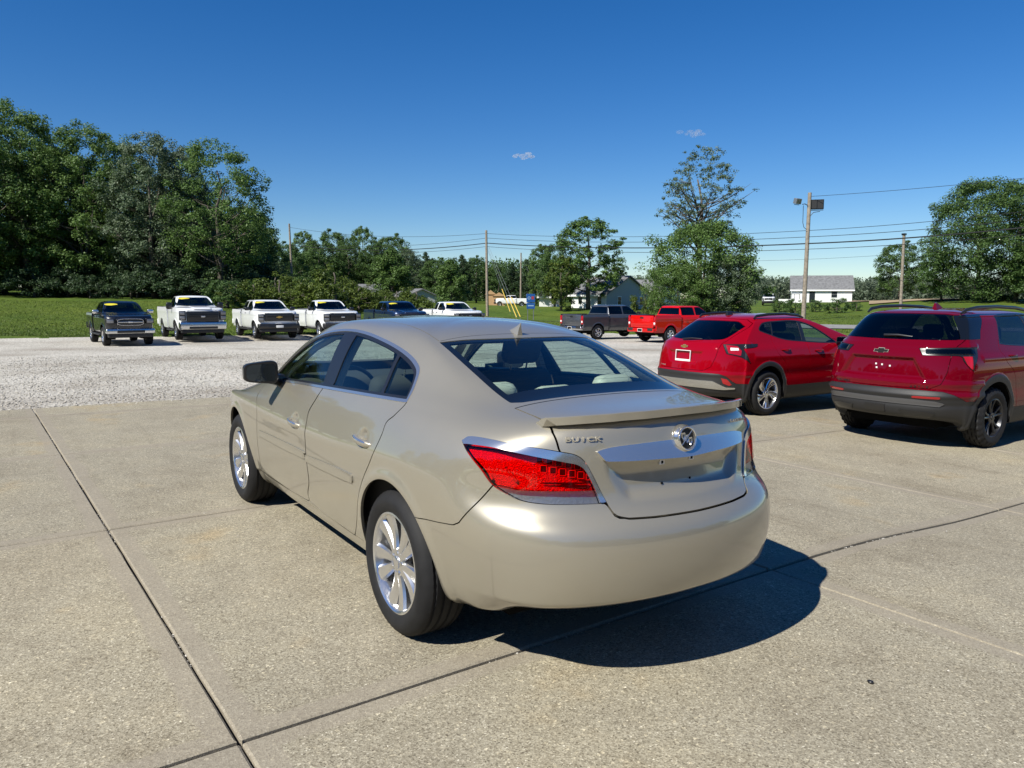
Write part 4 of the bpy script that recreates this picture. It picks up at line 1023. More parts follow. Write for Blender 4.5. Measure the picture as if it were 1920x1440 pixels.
    rb = rounded('rear_seat', (-.10, -.66, .0), (.12, .66, .60), M_CREAM, root, .06, 3, Matrix.Translation((.16, 0, .52)) @ Matrix.Rotation(-.36, 4, 'Y'))
    rounded('rear_cushion', (.12, -.66, .36), (.70, .66, .55), M_CREAM, root, .06)
    for y in (.38, 0, -.38):
        rounded('rear_headrest', (-.055, y - .125, .58), (.055, y + .125, .70 if y else .66), M_CREAM, rb, .05, 3, Matrix.Translation((.16, 0, .52)) @ Matrix.Rotation(-.36, 4, 'Y'))
    rounded('parcel_shelf', (-.44, -.56, 1.060), (-.02, .56, 1.082), M_SHELF, root, .01)
    rounded('high_brake_lamp', (-.30, -.17, 1.082), (-.19, .17, 1.112), M_SHELF, root, .008)
    rounded('brake_lamp_lens', (-.312, -.155, 1.086), (-.299, .155, 1.108), M_REFL, root, .003)
    for y in (.32, -.36): rounded('shelf_speaker', (-.34, y - .10, 1.082), (-.14, y + .10, 1.09), M_CARPET, root, .004)
    rounded('dashboard', (1.92, -.68, .66), (2.45, .68, 1.03), M_CARPET, root, .06)
    bm = bmesh.new()
    pts = [(1.80 + .06 * math.sin(a) , .37 + .185 * math.cos(a), .93 + .175 * math.sin(a)) for a in np.linspace(0, 2 * math.pi, 25)]
    bm_tube(bm, pts, .015, 8, cap=False); bm_tube(bm, [(1.80, .37, .93), (2.05, .37, .88)], .04, 8); bm_tube(bm, [(1.79, .20, .93), (1.80, .54, .93)], .016, 6)
    bmo('steering_wheel', bm, M_TRIM, root, smooth=60)
    for s_ in (1, -1):     # headlining side rails and inner door trims
        box('door_trim', (.15, s_ * .80 - .012, .40), (2.2, s_ * .80 + .012, 1.0), M_CARPET, root)
        bm = bmesh.new(); bm_tube(bm, [(1.10, s_ * .80, .95), (1.09, s_ * .70, 1.2), (1.12, s_ * .585, 1.38)], .035, 6); bmo('pillar_trim', bm, M_SHELF, root)
        bm = bmesh.new(); bm_tube(bm, [(2.28, s_ * .72, 1.0), (1.85, s_ * .61, 1.25), (1.5, s_ * .52, 1.38)], .022, 6); bmo('a_pillar_trim', bm, M_SHELF, root)
    hl = roof.both().offset(-.03); soup_obj('headliner', Soup(hl.V, -hl.N, hl.T[:, ::-1]), M_SHELF, root)
    inner_c = body.sub((body.V[body.T].mean(1)[:, 2] > 1.04) & (body.V[body.T].mean(1)[:, 0] < 1.6)).offset(-.028)
    for s_ in (1, -1):
        q = inner_c if s_ == 1 else inner_c.mirror(); soup_obj('inner_pillar', Soup(q.V, -q.N, q.T[:, ::-1]), M_SHELF, root)
    rounded('rear_view_mirror', (1.66, -.12, 1.29), (1.69, .12, 1.36), M_TRIM, root, .012)
    # ---- door mirrors
    for s_ in (1, -1):
        c = Vector((1.86, s_ * .985, 1.10))
        bm = bmesh.new(); bmesh.ops.create_uvsphere(bm, u_segments=28, v_segments=16, radius=1)
        for v in bm.verts:
            x, y, z = v.co
            e = lambda q, k: math.copysign(abs(q) ** k, q)
            x, y, z = e(x, .75), e(y, .42), e(z, .42)
            x = x * .085 if x > 0 else max(x * .085, -.030)
            v.co = Vector((x, y * .110, z * .070 * (1 - .17 * y * s_)))
        bmesh.ops.transform(bm, matrix=Matrix.Translation(c) @ Matrix.Rotation(s_ * -.10, 4, 'Z'), verts=bm.verts)
        mo = bmo('door_mirror', bm, M_TRIM, root, smooth=40)
        bm = bmesh.new(); n = 36; vs = []
        for k in range(n):
            a = 2 * math.pi * k / n; e = lambda q, kk: math.copysign(abs(q) ** kk, q)
            vs.append(bm.verts.new(Matrix.Translation(c) @ Matrix.Rotation(s_ * -.10, 4, 'Z') @ Vector((-.0325, .092 * e(math.cos(a), .42), .056 * e(math.sin(a), .42) * (1 - .17 * s_ * math.cos(a))))))
        bm.faces.new(vs); bmo('mirror_glass', bm, M_MIRROR, mo)
        bm = bmesh.new(); bm_tube(bm, [c + Vector((.03, -s_ * .08, -.05)), Vector((1.97, s_ * .82, 1.03))], [.035, .045], 10); bmo('mirror_arm', bm, M_TRIM, mo, smooth=60)
    # ---- roof fin
    V, F = [], []
    n = 9
    for k in range(n):
        t = k / (n - 1); xx = .44 - .17 * t; hh = .074 * (t ** 1.9) if t < .95 else .074 * (1 - 0)
        lean = .01 * t; w0 = .030 * math.sqrt(max(.02, t * (1.15 - t) * 3)); zb = float(np.interp(xx, [.25, .45], [1.382, 1.420]))
        V += [(xx, -w0, zb - .01), (xx, -w0 * .42, zb + hh * .5), (xx - lean, 0, zb + hh), (xx, w0 * .42, zb + hh * .5), (xx, w0, zb - .01)]
    for k in range(n - 1):
        for i in range(4): F.append((k * 5 + i, k * 5 + i + 1, k * 5 + 6 + i, k * 5 + 5 + i))
    F.append([(n - 1) * 5 + i for i in range(5)])
    bm = bmesh.new(); vs = [bm.verts.new(v) for v in V]
    for f in F: bm.faces.new([vs[i] for i in f])
    bmo('roof_fin', bm, M_CHAMP, root, smooth=60)
    return root
build_buick()
# ---------------------------------------------------------------- control nets of the two crossovers
def gen_row(z, y, xr, zr, dr, xa, xb, xf, zf, df, slope=0.0, wr=1.0, wf=1.0, sp=None):
    tap = np.array([.962, .985, .996, 1, 1, 1, 1, .998, .988, .958])
    tt = np.array([0, .10, .20, .30, .42, .55, .68, .80, .90, 1.0])
    xs = xa + (xb - xa) * tt; ys = y * tap; zs = z + slope * (tt - .5)
    rx = np.array([0, .03, .10, .25, .50]) * dr + xr; ry = y * np.array([0, .34, .62, .83, .945]) * wr
    rz = zr + (zs[0] - zr) * np.array([0, 0, 0, .1, .45])
    fx = xf - np.array([.46, .24, .11, .03, 0]) * df; fy = y * np.array([.925, .79, .56, .28, 0]) * wf
    fz = zf + (zs[-1] - zf) * np.array([.45, .12, 0, 0, 0])
    return list(zip(rx, ry, rz)) + list(zip(xs, ys, zs)) + list(zip(fx, fy, fz))
def trax_net():
    R_ = [gen_row(.21, .74, -.70, .30, .9, -.42, 3.05, 3.45, .24, .9),
          gen_row(.235, .83, -.79, .315, .95, -.44, 3.1, 3.58, .25, .95),
          gen_row(.33, .868, -.85, .38, .95, -.46, 3.12, 3.62, .33, .95),
          gen_row(.47, .890, -.875, .50, .95, -.46, 3.12, 3.64, .47, .95),
          gen_row(.62, .902, -.87, .63, .95, -.46, 3.12, 3.64, .60, .95),
          gen_row(.76, .908, -.85, .75, .95, -.46, 3.12, 3.62, .72, .95),
          gen_row(.88, .905, -.83, .87, .95, -.46, 3.12, 3.58, .82, .98),
          gen_row(.975, .890, -.805, .97, .95, -.46, 3.10, 3.50, .88, 1.0),
          gen_row(1.03, .866, -.785, 1.04, .93, -.45, 3.05, 3.36, .93, 1.0),
          gen_row(1.065, .842, -.755, 1.085, .90, -.44, 2.85, 3.1, .97, .9),
          gen_row(1.105, .815, -.70, 1.125, .85, -.42, 2.55, 2.75, 1.01, .7),
          gen_row(1.19, .772, -.55, 1.215, .75, -.34, 2.17, 2.34, 1.10, .6),
          gen_row(1.31, .712, -.36, 1.335, .62, -.20, 1.80, 1.93, 1.265, .5),
          gen_row(1.41, .655, -.20, 1.435, .50, -.08, 1.46, 1.58, 1.40, .45),
          gen_row(1.475, .585, -.08, 1.495, .42, .02, 1.24, 1.34, 1.475, .40),
          gen_row(1.515, .42, .15, 1.525, .30, .25, 1.10, 1.20, 1.52, .30),
          gen_row(1.535, .20, .42, 1.54, .14, .46, .92, .98, 1.54, .14)]
    R_.append([(x, 0, 1.545) for x in np.linspace(.52, .86, 20)])
    R_ = np.array(R_, float); R_[:, :, 0] -= .12 * np.clip(-R_[:, :, 0] / .85, 0, 1) ** .7
    return R_
def equinox_net():
    R_ = [gen_row(.23, .78, -.74, .36, .8, -.46, 3.1, 3.50, .28, .9),
          gen_row(.26, .87, -.84, .375, .85, -.48, 3.15, 3.62, .30, .95),
          gen_row(.38, .905, -.90, .43, .85, -.50, 3.18, 3.68, .40, .95),
          gen_row(.52, .928, -.925, .54, .85, -.50, 3.18, 3.70, .52, .95),
          gen_row(.67, .940, -.925, .68, .85, -.50, 3.18, 3.70, .66, .95),
          gen_row(.82, .946, -.90, .81, .85, -.50, 3.18, 3.69, .79, .95),
          gen_row(.95, .944, -.885, .94, .85, -.50, 3.18, 3.67, .90, .95),
          gen_row(1.06, .930, -.865, 1.05, .85, -.50, 3.16, 3.60, .99, .95),
          gen_row(1.115, .910, -.85, 1.12, .84, -.49, 3.10, 3.46, 1.04, .95),
          gen_row(1.145, .890, -.835, 1.16, .82, -.48, 2.9, 3.16, 1.07, .8),
          gen_row(1.185, .868, -.81, 1.205, .80, -.47, 2.6, 2.78, 1.10, .7),
          gen_row(1.28, .828, -.735, 1.30, .74, -.42, 2.32, 2.50, 1.19, .6),
          gen_row(1.41, .770, -.62, 1.435, .66, -.33, 2.02, 2.18, 1.35, .5),
          gen_row(1.53, .712, -.50, 1.555, .58, -.24, 1.72, 1.86, 1.505, .45),
          gen_row(1.605, .645, -.42, 1.63, .52, -.17, 1.48, 1.60, 1.60, .40),
          gen_row(1.65, .47, -.18, 1.665, .40, .05, 1.22, 1.32, 1.65, .30),
          gen_row(1.675, .22, .22, 1.68, .20, .32, .98, 1.05, 1.675, .14)]
    R_.append([(x, 0, 1.685) for x in np.linspace(.40, .92, 20)])
    R_ = np.array(R_, float); R_[:, :, 0] -= .10 * np.clip(-R_[:, :, 0] / .9, 0, 1) ** .7
    return R_
# ---------------------------------------------------------------- shared builder for the crossovers
def wrap_pts(pts, cx, cy=0.0): return [(math.atan2(q[1] - cy, -(q[0] - cx)) * .6, q[2]) + tuple(q[3:]) for q in pts]
def simple_cabin(root, x_front, x_rear, w, z0, ztop):
    for y in (.37, -.37):
        seat(root, x_front, y, .52, M_CARPET, True, .58, z0, .28, hw=.27)
        rounded('rear_seat', (x_rear - .1, y - .34, z0 - .1), (x_rear + .06, y + .34, z0 + .55), M_CARPET, root, .06)
        rounded('rear_headrest', (x_rear - .09, y - .13, z0 + .56), (x_rear + .02, y + .13, z0 + .74), M_CARPET, root, .04)
    rounded('dashboard', (x_front + .85, -w + .08, z0 + .1), (x_front + 1.35, w - .08, z0 + .44), M_CARPET, root, .05)
    box('cabin_floor', (x_rear - .7, -w + .1, z0 - .22), (x_front + 1.4, w - .1, z0 - .18), M_DARK, root)
def door_handle(door, x, y, z, s_, mat, L=.20, tilt=0.0):
    bm = bmesh.new(); pts = [(x - L / 2 + L * t, s_ * (y + .008 + .024 * math.sin(math.pi * t) ** .6), z + tilt * (t - .5)) for t in np.linspace(0, 1, 7)]
    bm_tube(bm, pts, [.007] + [.013] * 5 + [.007], 8); bmo('handle', bm, mat, door, smooth=50)
def door_mirror(root, x, y, z, s_, mat, w=.115, h=.075, d=.075, glass=True):
    bm = bmesh.new(); bmesh.ops.create_uvsphere(bm, u_segments=20, v_segments=12, radius=1)
    e = lambda q, k: math.copysign(abs(q) ** k, q)
    for v in bm.verts:
        a, b, c = v.co; v.co = Vector((max(e(a, .7) * d, -.03), e(b, .5) * w, e(c, .5) * h))
    bmesh.ops.transform(bm, matrix=Matrix.Translation((x, s_ * y, z)), verts=bm.verts)
    mo = bmo('door_mirror', bm, mat, root, smooth=45)
    bm = bmesh.new(); bm_tube(bm, [(x + .02, s_ * (y - w * .6), z - .03), (x + .06, s_ * (y - w - .10), z - .06)], [.03, .04], 8); bmo('mirror_arm', bm, M_TRIM, mo, smooth=60)
    if glass:
        bm = bmesh.new(); bm_box(bm, (x - .033, s_ * y - w * .86, z - h * .82), (x - .031, s_ * y + w * .86, z + h * .82)); bmo('mirror_glass', bm, M_MIRROR, mo)
    return mo
def build_crossover(sp):
    root = empty('crossover', sp['loc'], sp['rz'], sp['label'], 'car')
    G, N = net_surface(sp['net'], 14, 9); P = G.reshape(-1, 3); Nn = N.reshape(-1, 3); dsp = np.zeros(len(P))
    d = sdf_poly(P[:, [1, 2]], sp['recess']); dsp -= np.where(P[:, 0] < -.5, sp['recess_d'] * smooth01(-d / .035), 0)
    for zc, amp, wd in sp['ridges']:
        dsp += np.where(P[:, 0] < -.30, amp * np.exp(-((P[:, 2] - zc) / wd) ** 2), 0)
    for zc, amp, wd in sp['side_ridges']:
        dsp += np.where((P[:, 1] > .6) & (P[:, 0] > -.3), amp * np.exp(-((P[:, 2] - zc) / wd) ** 2), 0)
    WB, RT = sp['wb'], sp['rt']
    for cx in (0, WB):
        da = u_arch_fn(cx, RT + .015, sp['clad'][0], sp['clad'][1], .5)(P)
        dsp += np.where(P[:, 1] > .5, .016 * smooth01((.01 - da) / .03), 0)
    G = (P + Nn * dsp[:, None]).reshape(G.shape); N = grid_normals(G)
    body = Soup.grid(G, N)
    for cx in (0, WB): _, body = body.split(u_arch_fn(cx, RT + .015, sp['arch'][0], sp['arch'][1], .5))
    PM = sp['paint']
    rg, body = body.split(rear_fn(sp['rear_glass'], sp['rg_x']), .002)
    f_dlo = side_fn(sp['dlo'], .4); win, body = body.split(f_dlo, .001)
    dpan = None
    if 'dpillar' in sp: dpan, body = body.split(side_fn(sp['dpillar'], .4), .0015)
    wsd, body = body.split(plan_fn(sp['windshield'], 1.0), .002)
    CX = sp['cx']
    lamp, body = body.split(wrap_fn(smooth_closed(wrap_pts(sp['tail'], CX), 6), CX, 0), .002)
    # dark lower cladding: rear bumper, sills, wheel arch rings
    bpoly = np.array([(1.4, sp['bump'][0][2])] + [q[:2] for q in wrap_pts(sp['bump'], CX)] + [(-.1, sp['bump'][-1][2]), (-.1, -.3), (1.4, -.3)])
    f_b = lambda V: np.where(V[:, 0] > -.12, 1.0, wrap_fn(bpoly, CX, 0)(V))
    bump, body = body.split(f_b, .0015)
    f_cl = lambda V: np.minimum(np.minimum(u_arch_fn(0, RT + .015, *sp['clad'], .5)(V), u_arch_fn(WB, RT + .015, *sp['clad'], .5)(V)), V[:, 2] - sp['sill'])
    clad, body = body.split(f_cl, .001)
    lid, body = body.split(lambda V: np.maximum(rear_fn(sp['hatch'], .15)(V), -1), .003)
    fd, body = body.split(side_fn(sp['fdoor'], .5), .003); rd, body = body.split(side_fn(sp['rdoor'], .5), .003)
    soup_obj('body', body.both().thick(.014), PM, root)
    hatch = soup_obj('tailgate', lid.both().thick(.014), PM, root)
    bo = soup_obj('rear_bumper', bump.both().offset(.002).thick(.014), M_PLASTIC, root)
    if 'skid' in sp:
        sk, _ = bump.split(wrap_fn(np.array([q[:2] for q in wrap_pts(sp['skid'], CX)]), CX, 0))
        soup_obj('skid_plate', sk.both().offset(.014).thick(.014), M_DULLCHROME, bo)
    for rp in sp['reflectors']:
        rf, _ = bump.split(wrap_fn(np.array([q[:2] for q in wrap_pts(rp, CX)]), CX, 0))
        for s_ in (1, -1): soup_obj('reflector', (rf if s_ == 1 else rf.mirror()).offset(.007).thick(.006), M_REFL, bo)
    for rp, dz_, mt_ in sp.get('bump_panels', ()):
        rf, _ = bump.split(wrap_fn(np.array([q[:2] for q in wrap_pts(rp, CX)]), CX, 0)); 
        if rf.V[:, 1].min() > .05:
            for s_ in (1, -1): soup_obj('bumper_panel', (rf if s_ == 1 else rf.mirror()).offset(dz_).thick(.02), mt_, bo)
        else: soup_obj('bumper_panel', rf.both().offset(dz_).thick(.02), mt_, bo)
    # glass
    glass_p = soup_obj('rear_window', rg.both().offset(-.003), M_PRIVACY, hatch)
    soup_obj('windshield', wsd.both().offset(-.003), M_GLASS, root)
    for s_ in (1, -1):
        mm = (lambda q: q) if s_ == 1 else (lambda q: q.mirror())
        soup_obj('lower_cladding', mm(clad.offset(.003).thick(.02)), M_PLASTIC, root)
        if dpan is not None: soup_obj('quarter_glass', mm(dpan.offset(-.002).thick(.005)), M_FRIT, root)
        rest = win
        for nm, lo, hi, gm in sp['panes']:
            def f(V, lo=lo, hi=hi):
                z = (V[:, 2] - sp['zb']) / sp['zh']
                a = (lo[0] + (lo[1] - lo[0]) * z) - V[:, 0]; b = V[:, 0] - (hi[0] + (hi[1] - hi[0]) * z)
                return np.maximum(np.maximum(a, b), f_dlo(V) + .016)
            g, rest = rest.split(f); soup_obj(nm, mm(g.offset(-.004)), gm, root)
        soup_obj('window_surround', mm(rest.thick(.015)), M_TRIM, root)
        for nm, ds, hx, hy, hz in (('front_door', fd) + sp['fh'], ('rear_door', rd) + sp['rh']):
            door = soup_obj(nm, mm(ds.thick(.014)), PM, root); door_handle(door, hx, hy, hz, s_, PM)
        # lamps
        if sp['lamp_style'] == 'dark_red':
            t_ = soup_obj('tail_lamp', mm(lamp.offset(.006).thick(.02)), M_TRIM, root)
            inner, _ = lamp.split(wrap_fn(np.array([q[:2] for q in wrap_pts(sp['lamp_red'], CX)]), CX, 0))
            soup_obj('red_lens', mm(inner.offset(.010).thick(.008)), M_REFL, t_)
            wl, _ = lamp.split(wrap_fn(np.array([q[:2] for q in wrap_pts(sp['lamp_white'], CX)]), CX, 0))
            soup_obj('white_lens', mm(wl.offset(.014).thick(.008)), M_PLATE, t_)
        else:
            t_ = soup_obj('tail_lamp', mm(lamp.offset(.004).thick(.02)), M_TRIM, root)
            inner, _ = lamp.split(wrap_fn(np.array([q[:2] for q in wrap_pts(sp['lamp_red'], CX)]), CX, 0))
            soup_obj('red_lens', mm(inner.offset(.010).thick(.008)), M_REFL, t_)
            wl, _ = lamp.split(wrap_fn(np.array([q[:2] for q in wrap_pts(sp['lamp_white'], CX)]), CX, 0))
            soup_obj('clear_lens', mm(wl.offset(.010).thick(.006)), M_LAMPSILV, t_)
            soup_obj('smoked_cover', mm(wl.offset(.018)), M_PRIVACY, t_)
        # roof rail
        bm = bmesh.new(); pts = [(x, s_ * y, z) for x, y, z in sp['rail']]; bm_tube(bm, pts, [.012] + [.022] * (len(pts) - 2) + [.012], 8); bmo('roof_rail', bm, M_TRIM, root, smooth=50)
        door_mirror(root, sp['mir'][0], sp['mir'][1], sp['mir'][2], s_, sp.get('mir_mat', M_TRIM))
        for x in (0, WB): well_liner(root, x, RT + .015, sp['arch'][0] + .02, s_ * .50, s_ * (sp['track'] + .10))
    wm = wheel_meshes(sp['name'], RT, sp['rr'], sp['tw'], sp['wheel'], sp['rim'], seg=sp.get('seg', 96), chunky=sp.get('chunky', False))
    for i, (x, s_) in enumerate(((0, 1), (WB, 1), (0, -1), (WB, -1))): add_wheel(root, wm, x, s_ * sp['track'], RT, spin=.2 + .4 * i, flip=s_ < 0)
    box('underbody', (-.62, -.55, .24), (WB + .6, .55, .36), M_DARK, root)
    bm = bmesh.new(); bm_tube(bm, [(-.55, -.5, .30), (-.55, .5, .30)], .05, 8); bmo('rear_axle', bm, M_DARK, root)
    simple_cabin(root, sp['seats'][0], sp['seats'][1], .78, .66, 1.3)
    # badge, wiper, fin
    def on(y, z):
        s = lid; k = np.argmin((s.V[:, 1] - abs(y)) ** 2 + (s.V[:, 2] - z) ** 2); n_ = s.N[k].copy()
        if y < 0: n_[1] *= -1
        return Vector((s.V[k, 0], y, z)), Vector(n_)
    p_, n_ = on(0, sp['bow'][0]); m = frame_m(p_ + n_ * .004, (0, -1, 0), (0, 0, 1))
    b_ = bowtie('badge', sp['bow'][1], sp['bow'][1] * .36, .008, M_CHROME if sp['bow'][2] is not M_GOLD else M_DULLCHROME, hatch, m)
    bowtie('badge_fill', sp['bow'][1] * .9, sp['bow'][1] * .28, .010, sp['bow'][2], b_, m)
    bm = bmesh.new(); a, c = sp['wiper']; bm_tube(bm, [a, (np.array(a) + np.array(c)) / 2 + np.array([-.02, 0, .012]), c], [.018, .014, .006], 6); bmo('rear_wiper', bm, M_TRIM, hatch, smooth=50)
    fx, fz = sp['fin']
    bm = bmesh.new(); bm_prism(bm, [(fx + .11, fz - .01), (fx + .03, fz + .045), (fx - .02, fz + .065), (fx - .05, fz + .06), (fx - .06, fz - .01)], 1, -.03, .03)
    for v in bm.verts:
        if v.co.z > fz + .02: v.co.y *= .35
    bmo('roof_fin', bm, sp['fin_mat'], root, smooth=50)
    return root, hatch, on
M_GREYTRIM = pbr('satin_grey_trim', (.11, .11, .115), .35, .4)
cp = lambda pts, n=6: smooth_closed(pts, n)
def sym(pts): return np.array(pts + [(-a, b) for a, b in pts[::-1] if a > 0])
trax = dict(name='trax', net=trax_net(), loc=(5.20, -7.28, -.18), rz=-math.pi / 2, label='bright red crossover with gold cross badge and white plate frame', paint=M_RED1,
    recess=sym([(0, .985), (.37, .985), (.33, .90), (.27, .80), (0, .80)]), recess_d=.028, ridges=[(.645, .012, .03), (1.10, .010, .03)], side_ridges=[(.90, .008, .04), (.62, -.012, .07)],
    wb=2.70, rt=.345, rr=.24, tw=.225, track=.785, arch=(.385, .405), clad=(.445, .475), rg_x=.3,
    rear_glass=cp([(0, 1.437), (.30, 1.433), (.44, 1.422), (.575, 1.356, 1), (.545, 1.20), (.50, 1.165), (.19, 1.148), (0, 1.146), (-.19, 1.148), (-.50, 1.165), (-.545, 1.20), (-.575, 1.356, 1), (-.44, 1.422), (-.30, 1.433)]),
    dlo=cp([(-.03, 1.300), (.02, 1.36), (.139, 1.413), (.45, 1.435), (.90, 1.440), (1.18, 1.39), (1.45, 1.27), (1.72, 1.11), (1.78, 1.065, 1), (1.345, 1.075), (.91, 1.105), (.55, 1.135), (.35, 1.17), (.171, 1.225), (.03, 1.268)]),
    panes=[('quarter_window', (-.5, -.5), (.19, .30), M_PRIVACY), ('rear_side_window', (.215, .325), (.90, .955), M_PRIVACY), ('front_side_window', (.99, 1.03), (3, 3), M_GLASS)], zb=1.15, zh=.28,
    windshield=sym([(1.5, 0), (1.48, .25), (1.40, .46), (1.62, .56), (1.95, .68), (2.15, .745), (2.45, .55), (2.58, .25), (2.6, 0)])[:, [0, 1]] if False else np.array([(1.47, .0), (1.45, .25), (1.34, .47), (1.62, .575), (1.95, .68), (2.15, .735), (2.45, .55), (2.58, .25), (2.6, 0), (2.58, -.25), (1.45, -.25)]),
    cx=.2, tail=[(-.683, .585, 1.097, 1), (-.40, .735, 1.102), (-.171, .804, 1.10, 1), (-.217, .828, 1.058), (-.466, .785, 1.035, 1), (-.43, .84, .92), (-.402, .877, .814, 1), (-.47, .84, .87), (-.535, .80, .91), (-.62, .74, .935), (-.704, .676, .956, 1)],
    lamp_style='dark_red', lamp_red=[(-.66, .62, 1.085), (-.52, .71, 1.07), (-.50, .78, 1.0), (-.53, .79, .93), (-.68, .69, .965)], lamp_white=[(-.61, .66, 1.045), (-.52, .73, 1.04), (-.53, .75, 1.005), (-.63, .68, 1.005)],
    bump=[(-.10, .87, .505), (-.353, .867, .505), (-.60, .785, .515), (-.66, .76, .55), (-.744, .707, .628), (-.80, .63, .66), (-.875, .532, .665), (-.95, .2, .668), (-.96, 0, .668)], sill=.44,
    skid=[(-.98, 0, .555), (-.93, .40, .552), (-.86, .56, .550), (-.80, .65, .50), (-.73, .70, .462), (-.61, .771, .455), (-.61, .771, .435), (-.76, .68, .425), (-.90, .40, .440), (-.96, 0, .445), (-1.0, -.1, .44), (-1.0, -.1, .56)],
    reflectors=[[(-.79, .66, .60), (-.72, .715, .58), (-.66, .75, .50), (-.70, .735, .485), (-.77, .68, .52)]],
    hatch=sym([(0, .70), (.42, .70), (.52, .76), (.56, .90), (.575, 1.10), (.585, 1.18), (.615, 1.34), (.60, 1.40), (.50, 1.455), (.25, 1.468), (0, 1.47)]),
    rdoor=cp([(.97, 1.20, 1), (.97, .90), (1.0, .60), (1.02, .47), (1.0, .30), (.80, .285), (.56, .285), (.52, .42), (.47, .62), (.36, .82), (.22, .95), (.17, 1.10), (.20, 1.25, 1)]),
    fdoor=cp([(.98, 1.20, 1), (.98, .90), (1.01, .60), (1.03, .47), (1.02, .30), (1.3, .285), (1.95, .285), (2.03, .33), (2.02, .6), (1.98, .9), (1.86, 1.06), (1.80, 1.12, 1)]),
    fh=(1.22, .888, .965), rh=(.41, .872, 1.0), rail=[(.02, .555, 1.475), (.08, .56, 1.512), (.35, .565, 1.535), (.75, .565, 1.542), (1.10, .555, 1.515), (1.25, .545, 1.478)],
    mir=(1.72, .99, 1.10), wheel='turbine', rim=M_RIM, seats=(1.05, .35), bow=(1.045, .15, M_GOLD), wiper=((-.80, .12, 1.150), (-.74, -.22, 1.163)), fin=(.10, 1.512), fin_mat=M_TRIM)
_, hatch, on = build_crossover(trax)
for i, ch in enumerate('TRAX'):
    y = .48 - .035 * i; p_, n_ = on(y, .735); text_obj('badge_letter', ch, .026, .002, M_CHROME, hatch, frame_m(p_ + n_ * .004, Vector((0, 0, 1)).cross(n_), (0, 0, 1)), bold=.001, width=1.3)
